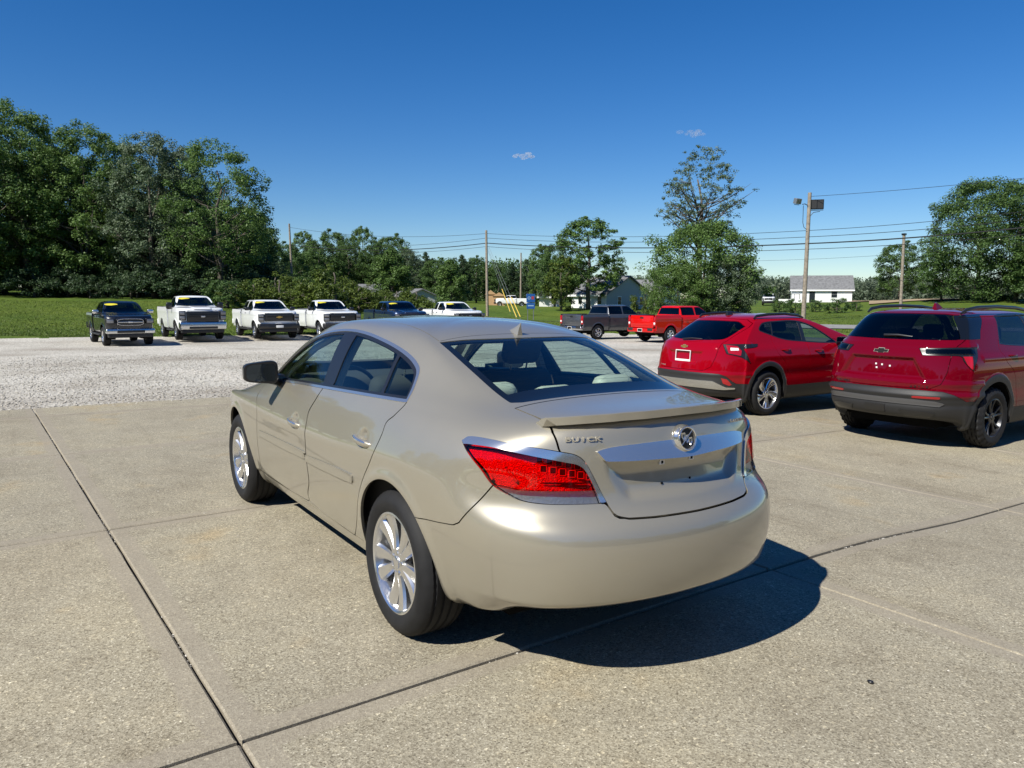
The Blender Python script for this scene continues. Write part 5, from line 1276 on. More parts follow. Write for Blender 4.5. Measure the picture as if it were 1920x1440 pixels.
# white plate frame of the bright red crossover
bm = bmesh.new(); p_, n_ = on(0, .90); mfr = frame_m(p_ + n_ * .012, (0, -1, 0), (.06, 0, 1))
for a, c in (((-.155, -.085, 0), (.155, -.055, .012)), ((-.155, .075, 0), (.155, .085, .012)), ((-.155, -.055, 0), (-.145, .075, .012)), ((.145, -.055, 0), (.155, .075, .012))): bm_box(bm, a, c, m=mfr)
bmo('plate_frame', bm, M_PLATE, hatch)
equi = dict(name='equinox', net=equinox_net(), loc=(2.14, -7.55, -.195), rz=-math.pi / 2, label='dark red crossover with black roof rails and knobbly all-terrain tyres', paint=M_RED2,
    recess=sym([(0, 1.105), (.40, 1.105), (.48, .98), (.56, .845), (0, .84)]), recess_d=.045, ridges=[(.80, .014, .028), (1.24, .012, .03), (.66, .022, .03), (.55, -.010, .03)], side_ridges=[(1.10, .010, .035), (.70, -.014, .09)],
    wb=2.73, rt=.368, rr=.235, tw=.235, track=.815, arch=(.415, .43), clad=(.485, .52), rg_x=.4,
    rear_glass=cp([(0, 1.622), (.45, 1.617), (.535, 1.605, 1), (.63, 1.48), (.715, 1.335), (.70, 1.316, 1), (.35, 1.312), (0, 1.310), (-.35, 1.312), (-.70, 1.316, 1), (-.715, 1.335), (-.63, 1.48), (-.535, 1.605, 1), (-.45, 1.617)]),
    dpillar=np.array([(-.80, 1.318), (-.72, 1.42), (-.58, 1.52), (-.42, 1.602), (.12, 1.605), (.03, 1.53), (-.10, 1.42), (-.176, 1.321)]),
    dlo=cp([(.20, 1.255, 1), (.28, 1.40), (.40, 1.59, 1), (.80, 1.615), (1.30, 1.612), (1.60, 1.56), (1.95, 1.40), (2.30, 1.21), (2.36, 1.165, 1), (1.6, 1.19), (.9, 1.21), (.40, 1.235)]),
    panes=[('rear_side_window', (-.5, -.5), (1.02, 1.06), M_PRIVACY), ('front_side_window', (1.10, 1.14), (3, 3), M_GLASS)], zb=1.2, zh=.40,
    windshield=np.array([(1.60, .0), (1.58, .30), (1.47, .52), (1.80, .65), (2.2, .78), (2.4, .82), (2.65, .60), (2.76, .28), (2.78, 0), (2.76, -.28), (1.58, -.30)]),
    cx=.2, tail=[(-.834, .422, 1.213, 1), (-.75, .60, 1.222), (-.669, .685, 1.228), (-.50, .77, 1.231), (-.335, .826, 1.232, 1), (-.37, .865, 1.15), (-.48, .895, 1.03), (-.514, .903, .961, 1), (-.54, .88, .98), (-.60, .824, 1.075), (-.61, .80, 1.125), (-.68, .72, 1.135), (-.864, .479, 1.134, 1)],
    lamp_style='clear', lamp_red=[(-.60, .815, 1.125), (-.50, .86, 1.125), (-.52, .885, 1.0), (-.53, .89, .975), (-.57, .85, 1.03)], lamp_white=[(-.80, .48, 1.205), (-.40, .80, 1.218), (-.42, .83, 1.15), (-.62, .77, 1.15), (-.83, .50, 1.15)],
    bump=[(-.10, .92, .595), (-.293, .912, .595), (-.58, .87, .60), (-.628, .856, .625), (-.72, .80, .68), (-.819, .722, .717), (-.90, .55, .725), (-.998, .184, .730), (-1.0, 0, .731)], sill=.47,
    bump_panels=[([(-1.0, 0, .612), (-.95, .45, .612), (-.86, .66, .60), (-.80, .74, .575), (-.84, .70, .535), (-.92, .50, .545), (-1.0, 0, .548), (-1.0, -.1, .548), (-1.0, -.1, .612)], .012, M_GREYTRIM), ([(-.95, .30, .475), (-.88, .55, .475), (-.82, .64, .455), (-.84, .60, .40), (-.92, .34, .405)], .009, M_TRIM), ([(-1.0, -.1, .52), (-.98, .13, .52), (-.97, .12, .43), (-1.0, -.1, .43)], .010, M_TRIM)],
    reflectors=[[(-.97, .44, .655), (-.84, .70, .655), (-.84, .70, .630), (-.97, .44, .632)]],
    hatch=sym([(0, .745), (.60, .745), (.70, .80), (.735, .95), (.735, 1.20), (.755, 1.33), (.66, 1.50), (.56, 1.625), (.45, 1.64), (0, 1.645)]),
    rdoor=cp([(1.06, 1.30, 1), (1.06, .90), (1.07, .50), (1.05, .34), (.62, .33), (.56, .50), (.50, .72), (.38, .93), (.22, 1.05), (.16, 1.2), (.20, 1.30, 1)]),
    fdoor=cp([(1.07, 1.30, 1), (1.07, .90), (1.08, .50), (1.06, .34), (1.9, .33), (2.08, .36), (2.1, .7), (2.08, 1.0), (2.1, 1.15), (2.05, 1.25, 1)]),
    fh=(1.30, .925, 1.07), rh=(.385, .905, 1.115), rail=[(-.28, .60, 1.625), (-.18, .615, 1.668), (.05, .62, 1.695), (.55, .62, 1.705), (1.05, .61, 1.690), (1.35, .60, 1.66), (1.48, .59, 1.625)],
    mir=(1.98, 1.04, 1.22), wheel='five_split', rim=M_RIMDARK, seats=(1.15, .35), chunky=True, seg=112, bow=(1.165, .20, M_TRIM), wiper=((-.775, .06, 1.352), (-.735, -.30, 1.340)), fin=(.30, 1.685), fin_mat=M_RED2)
_, hatch, on = build_crossover(equi)
for txt, ya, yb, z0, sz in (('EQUINOX', .60, .37, .765, .028), ('ACTIV', -.40, -.60, .765, .030)):
    for i, ch in enumerate(txt):
        y = ya + (yb - ya) * (i + .5) / len(txt); p_, n_ = on(y, z0); text_obj('badge_letter', ch, sz, .002, M_TRIM, hatch, frame_m(p_ + n_ * .004, Vector((0, 0, 1)).cross(n_), (0, 0, 1)), bold=.001, width=1.3)
for y, z in ((.06, 1.0), (-.02, .995), (-.12, .985), (.045, .955)):
    p_, n_ = on(y, z); bm = bmesh.new(); bm_box(bm, (-.010, -.010, 0), (.010, .010, .006), m=frame_m(p_ + n_ * .001, (0, -1, 0), (0, 0, 1))); bmo('plate_clip', bm, M_PLATE, hatch)
# ---------------------------------------------------------------- pickup trucks
def truck_cab_net(xc, xn, hw, belt, roof, hood, xws, ztop_x, front_round=.55):
    """cab and nose: xc back wall, xn nose, hw half width, belt height, roof height, hood height, xws windshield base, ztop_x header x"""
    def row(z, y, xr, zr, xa, xb, xf, zf, df, dr=.10): return gen_row(z, y, xr, zr, dr, xa, xb, xf, zf, df)
    fr = front_round
    xa, xb = xc + .10, xn - .42
    R_ = [row(.46, hw - .12, xc + .02, .46, xa, xb, xn - .12, .50, fr), row(.50, hw - .05, xc, .50, xa, xb, xn - .05, .54, fr), row(.62, hw - .02, xc, .62, xa, xb, xn - .01, .64, fr),
          row(.78, hw - .005, xc, .78, xa, xb, xn, .80, fr), row(.95, hw, xc, .95, xa, xb, xn, .94, fr), row(1.10, hw - .005, xc, 1.10, xa, xb, xn - .005, 1.06, fr),
          row(belt - .08, hw - .015, xc, belt - .08, xa, xb, xn - .02, hood - .13, fr), row(belt - .02, hw - .035, xc, belt - .02, xa, xb - .02, xn - .05, hood - .06, fr),
          row(belt + .01, hw - .06, xc + .005, belt + .02, xa, xb - .15, xn - .16, hood - .015, fr), row(belt + .03, hw - .085, xc + .01, belt + .05, xa, xws + .35, xws + .65, hood + .015, fr),
          row(belt + .07, hw - .115, xc + .02, belt + .10, xa, xws + .02, xws + .25, hood + .04, .45), row(belt + .20, hw - .165, xc + .05, belt + .21, xa + .02, xws - .22, xws - .05, belt + .15, .35),
          row(belt + (roof - belt) * .64, hw - .225, xc + .09, belt + (roof - belt) * .64, xa + .05, ztop_x + .22, ztop_x + .34, belt + (roof - belt) * .60, .30),
          row(roof - .10, hw - .275, xc + .13, roof - .10, xa + .08, ztop_x + .04, ztop_x + .14, roof - .11, .26), row(roof - .035, hw - .35, xc + .19, roof - .04, xa + .14, ztop_x - .10, ztop_x - .02, roof - .035, .24),
          row(roof - .012, hw - .60, xc + .32, roof - .015, xa + .28, ztop_x - .24, ztop_x - .18, roof - .012, .15)]
    mid = (xc + ztop_x) / 2
    R_.append([(x, 0, roof) for x in np.linspace(mid - .2, mid + .2, 20)])
    return np.array(R_, float)
def build_pickup(sp):
    root = empty('pickup_truck', sp['loc'], sp['rz'], sp['label'], 'truck', sp['group'])
    hw, belt, roof, hood, WB, RT = sp['hw'], sp['belt'], sp['roof'], sp['hood'], sp['wb'], sp['rt']
    xc, xn, xb = sp['xc'], sp['xn'], sp['xb']; PM = sp['paint']
    xws, xh = sp['xws'], sp['xh']
    G, N = net_surface(truck_cab_net(xc, xn, hw, belt, roof, hood, xws, xh), 8, 6); P = G.reshape(-1, 3); Nn = N.reshape(-1, 3); dsp = np.zeros(len(P))
    rx, rz_ = RT + .085, RT + .10
    da = u_arch_fn(WB, RT, rx + .05, rz_ + .05, .5)(P); dsp += np.where(P[:, 1] > .5, .018 * smooth01((.01 - da) / .03), 0)
    dsp += np.where((P[:, 1] > .5), .010 * np.exp(-((P[:, 2] - (belt - .16)) / .04) ** 2), 0)
    if sp.get('scoop'):
        dsp += np.where((P[:, 0] > xws + .35) & (P[:, 2] > hood - .1), .035 * smooth01((.42 - np.abs(P[:, 1])) / .08), 0)
    G = (P + Nn * dsp[:, None]).reshape(G.shape); N = grid_normals(G); body = Soup.grid(G, N)
    _, body = body.split(u_arch_fn(WB, RT, rx, rz_, .5))
    zb, zt = belt + .045, roof - .095
    side_w = []
    fa = (xws - .02, xh + .06)      # A pillar line x at zb, zt
    xr0 = xc + .12
    if sp['cab'] == 'crew': cuts = [(xr0, xr0 + .93), (xr0 + 1.02, None)]
    elif sp['cab'] == 'ext': cuts = [(xr0, xr0 + .50), (xr0 + .60, None)]
    else: cuts = [(xr0 + .04, None)]
    panes = []
    for a, b in cuts:
        if b is None: poly = cp([(a, zb, 1), (a + .03, zt - .03), (a + .08, zt), (fa[1] - .12, zt), (fa[1], zt - .06), (fa[0], zb + .02), (fa[0] - .02, zb - .02, 1)], 4)
        else: poly = cp([(a, zb, 1), (a + .04, zt - .02), (a + .08, zt), (b - .05, zt), (b, zt - .03), (b, zb, 1)], 4)
        g, body = body.split(side_fn(poly, .4), .001); panes.append(g)
    ws, body = body.split(plan_fn(np.array([(xh + .10, 0), (xh + .08, .30), (xh + .03, hw - .42), (xh + .30, hw - .30), (xws - .05, hw - .17), (xws + .18, .45), (xws + .24, 0), (xws + .18, -.3), (xh + .08, -.30)]), belt), .001)
    bg, body = body.split(rear_fn(sym([(0, belt + .08), (hw - .26, belt + .08), (hw - .30, belt + .2), (hw - .36, roof - .13), (0, roof - .12)]), xc + .3), .001)
    # front face cut-outs
    hood_l, body = body.split(lambda V: np.maximum(plan_fn(np.array([(xws + .30, -.3), (xws + .26, .5), (xws + .05, hw - .16), (xn - .35, hw - .20), (xn - .10, hw - .42), (xn - .06, 0), (xn - .06, -.3)]), hood - .2)(V), -1), .003)
    gaps = [x for x in (xr0 - .03, xr0 + .97 if sp['cab'] == 'crew' else (xr0 + .55 if sp['cab'] == 'ext' else None), xws + .02) if x is not None]
    for i in range(len(gaps) - 1):
        dr_, body = body.split(side_fn(cp([(gaps[i], zb + .1, 1), (gaps[i], .62), (gaps[i] + .05, .52), (gaps[i + 1] - .05, .52), (gaps[i + 1], .62), (gaps[i + 1], zb + .1, 1)], 3), .5), .004)
        for s_ in (1, -1):
            dd = soup_obj('door', (dr_ if s_ == 1 else dr_.mirror()).thick(.01), PM, root)
            door_handle(dd, gaps[i] + .16, hw - .012, belt - .11, s_, PM if not sp.get('blk_handle', True) else M_TRIM)
    soup_obj('cab', body.both().thick(.012), PM, root); soup_obj('hood', hood_l.both().thick(.012), PM, root)
    wso = soup_obj('windshield', ws.both(), M_TINTW, root); soup_obj('cab_rear_window', bg.both(), M_PRIVACY, root)
    for s_ in (1, -1):
        for g in panes: soup_obj('side_window', g if s_ == 1 else g.mirror(), M_PRIVACY if sp.get('dark') else M_TINTW, root)
    # ---- bed
    bh = sp['bedh']; x0, x1 = xb, xc - .025
    V, F = [], []; bm = bmesh.new()
    def wall(y, s_):
        w = Soup.grid(*bed_side(x0, x1, y, .50, bh, s_)); _, w = w.split(lambda q: u_arch_fn(0, RT, rx, rz_, -9)(q * np.array([1, s_, 1.0])))
        return w
    for s_ in (1, -1):
        w = wall(hw - .02, s_); soup_obj('bed_side', w.thick(.05), PM, root)
        box('bed_rail', (x0 + .01, s_ * (hw - .08) - .035, bh - .004), (x1, s_ * (hw - .08) + .035, bh + .022), M_PLASTIC, root, .008)
        well_liner(root, 0, RT, rx + .02, s_ * (hw - .42), s_ * (hw - .06)); well_liner(root, WB, RT, rx + .02, s_ * (hw - .42), s_ * (hw - .06))
        box('bed_wall', (x0 + .05, s_ * (hw - .10) - .01, .80), (x1, s_ * (hw - .10) + .01, bh), M_DARK, root)
    box('bed_floor', (x0 + .05, -hw + .11, .80), (x1, hw - .11, .84), M_DARK, root); box('bed_front_wall', (x1 - .05, -hw + .12, .84), (x1 - .005, hw - .12, bh - .01), PM, root)
    tg = rounded('tailgate', (x0 - .02, -hw + .19, .74), (x0 + .05, hw - .19, bh + .01), PM, root, .018)
    rounded('tailgate_panel', (x0 - .032, -hw + .30, .86), (x0 - .01, hw - .30, bh - .20), PM, tg, .010)
    rounded('tailgate_handle', (x0 - .034, -.12, bh - .15), (x0 - .015, .12, bh - .07), M_TRIM, tg, .008)
    for s_ in (1, -1):
        t_ = rounded('tail_lamp', (x0 - .03, s_ * (hw - .10) - .075, .84), (x0 + .10, s_ * (hw - .10) + .085, bh - .06), M_REFL, root, .015)
        rounded('reverse_lens', (x0 - .036, s_ * (hw - .10) - .05, .93), (x0 - .02, s_ * (hw - .10) + .05, 1.03), M_PLATE, t_, .005)
        rounded('bed_corner', (x0, s_ * (hw - .045) - .05, .60), (x0 + .10, s_ * (hw - .045) + .04, .86), PM, root, .02)
    rbm = sp['rbump']
    rb = rounded('rear_bumper', (x0 - .14, -hw + .06, .52), (x0 + .10, hw - .06, .72), rbm, root, .04)
    for s_ in (1, -1): rounded('bumper_step', (x0 - .155, s_ * (hw - .30) - .18, .60), (x0 - .06, s_ * (hw - .30) + .18, .735), M_PLASTIC, rb, .02)
    rounded('plate', (x0 - .150, -.155, .56), (x0 - .138, .155, .70), M_DARK, rb, .004)
    bm = bmesh.new()
    for a, c in (((-.165, .555), (.165, .57)), ((-.165, .69), (.165, .705)), ((-.165, .57), (-.15, .69)), ((.15, .57), (.165, .69))): bm_box(bm, (x0 - .158, a[0], a[1]), (x0 - .146, c[0], c[1]))
    bmo('plate_frame', bm, M_PLATE, rb)
    # ---- chassis
    box('chassis', (x0 + .1, -.52, .40), (xn - .35, .52, .56), M_DARK, root)
    for s_ in (1, -1):
        if sp.get('running', True): rounded('running_board', (xc + .02, s_ * (hw - .05) - .08, .40), (WB - rx - .1, s_ * (hw - .05) + .06, .46), M_PLASTIC, root, .015)
    bm = bmesh.new(); bm_tube(bm, [(0, -.75, RT), (0, .75, RT)], .06, 8); bmo('rear_axle', bm, M_DARK, root)
    wm = wheel_meshes('truck_' + sp['wheel'] + str(RT), RT, sp['rr'], .265, sp['wheel'], sp['rim'], seg=64)
    for i, (x, s_) in enumerate(((0, 1), (WB, 1), (0, -1), (WB, -1))): add_wheel(root, wm, x, s_ * (hw - .15), RT, spin=.3 * i, flip=s_ < 0)
    # ---- nose: grille, lamps, bumper
    gz0, gz1, gw = sp['grille']
    gr = rounded('grille', (xn - .16, -gw, gz0), (xn + .015, gw, gz1), sp['gmat'], root, .03)
    for k in range(sp['bars']):
        z = gz0 + (gz1 - gz0) * (k + 1) / (sp['bars'] + 1)
        rounded('grille_bar', (xn + .005, -gw + .05, z - sp['barh']), (xn + .03, gw - .05, z + sp['barh']), sp['barmat'], gr, .006)
    if sp.get('ring'):
        bm = bmesh.new(); pts = []
        for k in range(41):
            a = 2 * math.pi * k / 40; e = lambda q, kk: math.copysign(abs(q) ** kk, q)
            pts.append((xn + .02, (gw - .03) * e(math.cos(a), .45), (gz0 + gz1) / 2 + (gz1 - gz0) / 2 * .92 * e(math.sin(a), .55)))
        bm_tube(bm, pts, .022, 6, cap=False); bmo('grille_ring', bm, M_DULLCHROME, gr, smooth=60)
    if sp.get('badge'): bowtie('badge', .30, .10, .02, M_GOLD, gr, frame_m((xn + .03, sp.get('badge_y', 0), (gz0 + gz1) / 2), (0, 1, 0), (0, 0, 1)))
    else: rounded('badge', (xn + .02, -.09, (gz0 + gz1) / 2 - .035), (xn + .045, .09, (gz0 + gz1) / 2 + .035), M_CHROME, gr, .02)
    lz0, lz1, ly0, ly1 = sp['lamp']
    for s_ in (1, -1):
        ya, yb = sorted((s_ * ly0, s_ * ly1))
        m = Matrix.Translation((xn - .10, s_ * (ly0 + ly1) / 2, (lz0 + lz1) / 2)) @ Matrix.Rotation(s_ * .22, 4, 'Z')
        hl = rounded('headlamp', (-.13, -(ly1 - ly0) / 2, -(lz1 - lz0) / 2), (.105, (ly1 - ly0) / 2, (lz1 - lz0) / 2), M_TRIM, root, .02, 2, m)
        for k in range(sp.get('cells', 2)):
            n = sp.get('cells', 2); c = -(lz1 - lz0) / 2 + (lz1 - lz0) * (k + .5) / n
            rounded('lamp_cell', (.09, -(ly1 - ly0) / 2 + .025, c - (lz1 - lz0) / n * .36), (.112, (ly1 - ly0) / 2 - .025, c + (lz1 - lz0) / n * .36), M_LAMPSILV, hl, .015, 2, m)
    fb = rounded('front_bumper', (xn - .30, -hw + .03, .50), (xn + .09, hw - .03, sp.get('bz', .74)), sp['bmat'], root, .06)
    rounded('bumper_intake', (xn + .03, -hw + .42, .53), (xn + .10, hw - .42, .64), M_TRIM, fb, .02)
    rounded('air_dam', (xn - .35, -hw + .12, .34), (xn + .02, hw - .12, .52), M_PLASTIC, fb, .04)
    if sp.get('fplate'): rounded('front_plate', (xn + .09, -.17, .55), (xn + .105, .17, .66), M_PLATE, fb, .004)
    # ---- mirrors, sticker, cabin
    mw, mh = sp.get('mirror', (.12, .085))
    for s_ in (1, -1): door_mirror(root, xws - .16, hw + .10, belt + .10, s_, sp.get('mirmat', M_TRIM), mw, mh, .08, glass=False)
    if sp.get('sticker', True):
        zz = roof - .155; yy = sp.get('sticker_y', -.42); k = np.argmin((ws.V[:, 1] - abs(yy)) ** 2 + (ws.V[:, 2] - zz) ** 2); nn = ws.N[k].copy(); nn[1] *= -1 if yy < 0 else 1
        m = frame_m(Vector((ws.V[k, 0], yy, zz)) + Vector(nn) * .012, (0, 1, 0), Vector((-.8, 0, 1)))
        bm = bmesh.new(); vs = [bm.verts.new(m @ Vector((.25 * math.cos(a), .055 * math.sin(a), 0))) for a in np.linspace(0, 2 * math.pi, 25)[:-1]]; bm.faces.new(vs); bmo('price_sticker', bm, M_STICKER, wso)
    for y in (.42, -.42): seat(root, xws - .95, y, .55, M_CARPET, True, .62, belt - .40, .25)
    rounded('dashboard', (xws - .40, -hw + .12, belt - .25), (xws + .1, hw - .12, belt + .02), M_CARPET, root, .05)
    if sp['cab'] == 'crew': rounded('rear_seat', (xc + .12, -.7, belt - .5), (xc + .30, .7, belt + .22), M_CARPET, root, .05)
    return root
def bed_side(x0, x1, y, z0, z1, s_):
    nx, nz = 48, 22; G = np.zeros((nz + 1, nx + 1, 3))
    for i in range(nz + 1):
        t = i / nz; z = z0 + (z1 - z0) * t; off = -.05 * max(0, .25 - t) / .25 + .012 * math.exp(-((t - .80) / .08) ** 2) - .012 * max(0, t - .9) / .1
        for j in range(nx + 1):
            G[i, j] = (x0 + (x1 - x0) * j / nx, s_ * (y + off), z)
    # flared wheel arch
    d = np.sqrt(((G[:, :, 0]) / .50) ** 2 + ((G[:, :, 2] - .40) / .52) ** 2); G[:, :, 1] += s_ * .025 * smooth01((1.02 - d) / .08)
    Gu = np.gradient(G, axis=1); Gv = np.gradient(G, axis=0); N = np.cross(Gu, Gv) * -s_ * -1
    N = np.cross(Gu, Gv); N /= np.linalg.norm(N, axis=2, keepdims=True); N *= np.sign(N[:, :, 1:2] * s_)
    if s_ < 0: G = G[:, ::-1].copy(); N = N[:, ::-1].copy()
    return G, N
M_TINTW = glass_mat('truck_window_glass', (.30, .36, .36))
base = dict(hw=1.0, belt=1.33, roof=1.88, hood=1.34, wb=3.65, rt=.40, xc=.80, xn=4.55, xb=-1.08, xws=3.05, xh=2.45, cab='crew', bedh=1.36, paint=M_WHITE, rbump=M_DULLCHROME, rr=.235, wheel='six', rim=M_RIM,
            grille=(.86, 1.20, .66), gmat=M_TRIM, bars=2, barh=.022, barmat=M_TRIM, lamp=(.86, 1.20, .68, .95), bmat=M_TRIM, group='pickups parked at the edge of the gravel lot')
# ---------------------------------------------------------------- trucks in place
def gz(x, y): return hz(x, y)
def place(d, x, y, rz, **kw):
    # x, y of the truck's front axle-to-rear reference (rear axle) after rotation
    d = dict(base, **d); d.update(kw); d['loc'] = (x, y, hz(x, y)); d['rz'] = rz; return build_pickup(d)
PI = math.pi
# row facing the camera: nose at given lot position, rear axle behind it
def nose(x, y, xn, a): return x + xn * math.cos(a), y + xn * math.sin(a)      # a = heading + pi
def facing(d, x, y, yaw=0.0):
    xn = d.get('xn', base['xn']); rz = PI + yaw; rx_, ry_ = x - xn * math.cos(rz), y - xn * math.sin(rz); return place(d, rx_, ry_, rz)
GT = 'pickups parked nose-out along the gravel edge'
facing(dict(label='black crew-cab pickup with ringed grille and chrome mirrors at the lawn edge', group=GT, hw=.93, belt=1.26, roof=1.80, hood=1.24, wb=3.22, rt=.385, rr=.225, xc=.62, xn=4.02, xb=-1.05, xws=2.72, xh=2.15, bedh=1.27, paint=M_BLACKP, grille=(.82, 1.10, .50), ring=True, bars=1, barh=.02, barmat=M_DULLCHROME, lamp=(.90, 1.10, .56, .86), cells=1, bmat=M_DULLCHROME, bz=.70, mirmat=M_CHROME), 30.9, -1.75, .05)
facing(dict(label='white single-cab heavy pickup with hood scoop, tall black grille and chrome bumper', group=GT, hw=1.03, belt=1.45, roof=2.03, hood=1.48, wb=3.63, rt=.42, rr=.24, xc=1.55, xn=4.62, xb=-1.20, xws=3.10, xh=2.50, cab='regular', bedh=1.47, scoop=True, grille=(.84, 1.32, .68), bars=4, barh=.012, lamp=(.92, 1.34, .72, .99), bmat=M_DULLCHROME, bz=.84, mirror=(.13, .16)), 33.3, -5.0, 0.0)
facing(dict(label='white crew-cab pickup with black bumper, gold cross badge and split headlamps', group=GT, badge=True, fplate=True, grille=(.86, 1.24, .66), bars=2, barh=.02, barmat=M_PLASTIC), 33.4, -8.45, -.03)
facing(dict(label='white single-cab pickup with black grille partly hidden by the sedan roof', group=GT, cab='regular', xc=1.50, xb=-1.20, roof=1.90, xws=2.98, xh=2.40, grille=(.84, 1.24, .64), lamp=(.84, 1.22, .66, .95), bmat=M_PLASTIC), 33.6, -11.7, -.02)
facing(dict(label='dark blue crew-cab pickup with raised hood centre', group=GT, paint=M_BLUEP, scoop=True, dark=True, gmat=M_TRIM), 33.9, -15.7, -.10)
facing(dict(label='white extended-cab pickup at the end of the nose-out row', group=GT, cab='ext', xc=1.15, xb=-1.15, xws=3.0, xh=2.42, roof=1.86), 35.0, -19.9, -.08)
# two pickups seen from behind on the right
GR = 'pickups parked tail-out beside the crossovers'
def tail(d, x, y, yaw=0.0): return place(d, x, y, -PI / 2 + yaw)
tail(dict(label='red crew-cab pickup with body-coloured rear bumper', group=GR, paint=M_TRUCKRED, rbump=M_TRUCKRED, dark=True, roof=1.88, sticker=False, running=False, blk_handle=False), 26.0, -25.9, .03)
tail(dict(label='dark grey crew-cab pickup behind the red pickup', group=GR, paint=M_GREYP, rbump=M_DULLCHROME, dark=True, roof=1.90, sticker=False, wheel='five_split', running=False, blk_handle=False), 30.2, -24.6, .03)
# white pickup by the blue sign and a white car by the far house
a = at(978, 557, dist=128); place(dict(label='small far white pickup parked behind the blue sign', group=None, sticker=False), a.x, a.y, 1.0)
a = at(1441, 557, dist=128); o = place(dict(label='white off-road car parked left of the white house', group=None, roof=1.98, cab='crew', sticker=False, grille=(.9, 1.2, .6)), a.x, a.y, math.atan2(-a.y + CAM_POS.y, -a.x + CAM_POS.x)); o['category'] = 'car'; o.name = 'off_road_car'
# ---------------------------------------------------------------- houses, poles, wires, sign
M_SIDW = pbr('white_siding', (.74, .74, .72), .7); M_SIDG = pbr('grey_blue_siding', (.36, .38, .39), .75); M_SHINGLE = pbr('grey_shingles', (.15, .15, .152), .9, noise=.3, nscale=2.5, bump=.4, bscale=8)
M_WOODP = pbr('weathered_pole_wood', (.25, .21, .165), .9, noise=.3, nscale=5, bump=.5, bscale=30); M_PANE = pbr('dark_window_pane', (.02, .025, .03), .1); M_YELLOW = pbr('yellow_sleeve', (.75, .52, .06), .5); M_WIRE = pbr('black_wire', (.01, .01, .01), .6)
M_SIGNB = pbr('blue_sign', (.02, .10, .33), .4); M_STEEL = pbr('galvanised_steel', (.35, .36, .37), .45, .8)
def house(name, label, px, dist, yaw, L, Wd, wall_h, roof_h, wmat, gmat, eave=.4, wins=(), door=None, lap=.22):
    p_ = at(px, 557, dist=dist); base_z = hz(p_.x, p_.y); root = empty(name, (p_.x, p_.y, base_z), yaw, label, 'house')
    box('wall', (-L / 2, -Wd / 2, -.5), (L / 2, Wd / 2, wall_h), wmat, root)
    for s_ in (1, -1):     # gable ends
        bm = bmesh.new(); bm_prism(bm, [(-Wd / 2, wall_h), (Wd / 2, wall_h), (0, wall_h + roof_h)], 0, s_ * (L / 2 - .02) - .02, s_ * (L / 2 - .02) + .02); bmo('gable', bm, gmat, root)
        box('gable_siding', (s_ * L / 2 - .012, -Wd / 2 + .02, -.5), (s_ * L / 2 + .012, Wd / 2 - .02, wall_h), gmat, root)
    nrow = int(wall_h / lap)
    for r_ in range(nrow):
        for s_ in (1, -1):
            box('siding_board', (-L / 2 + .05, s_ * (Wd / 2 + .012) - .012, r_ * lap), (L / 2 - .05, s_ * (Wd / 2 + .012) + .012, r_ * lap + lap - .02), wmat, root)
    rf = None
    for s_ in (1, -1):
        bm = bmesh.new(); a = (s_ * (Wd / 2 + eave), wall_h - roof_h * eave / (Wd / 2)); b_ = (0, wall_h + roof_h)
        bm_prism(bm, [a, (a[0], a[1] + .16), (0, b_[1] + .16), (0, b_[1])], 0, -L / 2 - eave, L / 2 + eave)
        rf = bmo('roof', bm, M_SHINGLE, root)
        box('fascia', (-L / 2 - eave, s_ * (Wd / 2 + eave) - .02 + s_ * .022, a[1] - .14), (L / 2 + eave, s_ * (Wd / 2 + eave) + .02 + s_ * .022, a[1] + .12), M_SIDW, root)
    for k, (side, u, z0, w, h) in enumerate(wins):
        if side in ('+y', '-y'):
            y = (Wd / 2 + .03) * (1 if side == '+y' else -1); f = box('window', (u - w / 2 - .1, y - .02, z0 - .1), (u + w / 2 + .1, y + .02, z0 + h + .1), M_SIDW, root); yy = y + .03 * (1 if y > 0 else -1)
            for hh in (0, 1): box('pane', (u - w / 2, yy - .015, z0 + hh * (h / 2 + .02)), (u + w / 2, yy + .015, z0 + hh * h / 2 + h / 2 - .02), M_PANE, f)
        else:
            x = (L / 2 + .03) * (1 if side == '+x' else -1); f = box('window', (x - .02, u - w / 2 - .1, z0 - .1), (x + .02, u + w / 2 + .1, z0 + h + .1), M_SIDW, root); xx = x + .03 * (1 if x > 0 else -1)
            for hh in (0, 1): box('pane', (xx - .015, u - w / 2, z0 + hh * (h / 2 + .02)), (xx + .015, u + w / 2, z0 + hh * h / 2 + h / 2 - .02), M_PANE, f)
    if door:
        side, u, w, h = door; y = (Wd / 2 + .04) * (1 if side == '+y' else -1); d_ = box('door', (u - w / 2, y - .03, 0), (u + w / 2, y + .03, h), M_PANE, root); box('door_frame', (u - w / 2 - .1, y - .015, h), (u + w / 2 + .1, y + .045 * (1 if y > 0 else -1) + .015, h + .1), M_SIDW, d_)
    return root
view = lambda px: math.atan2(at(px, 557, dist=100).y - CAM_POS.y, at(px, 557, dist=100).x - CAM_POS.x)
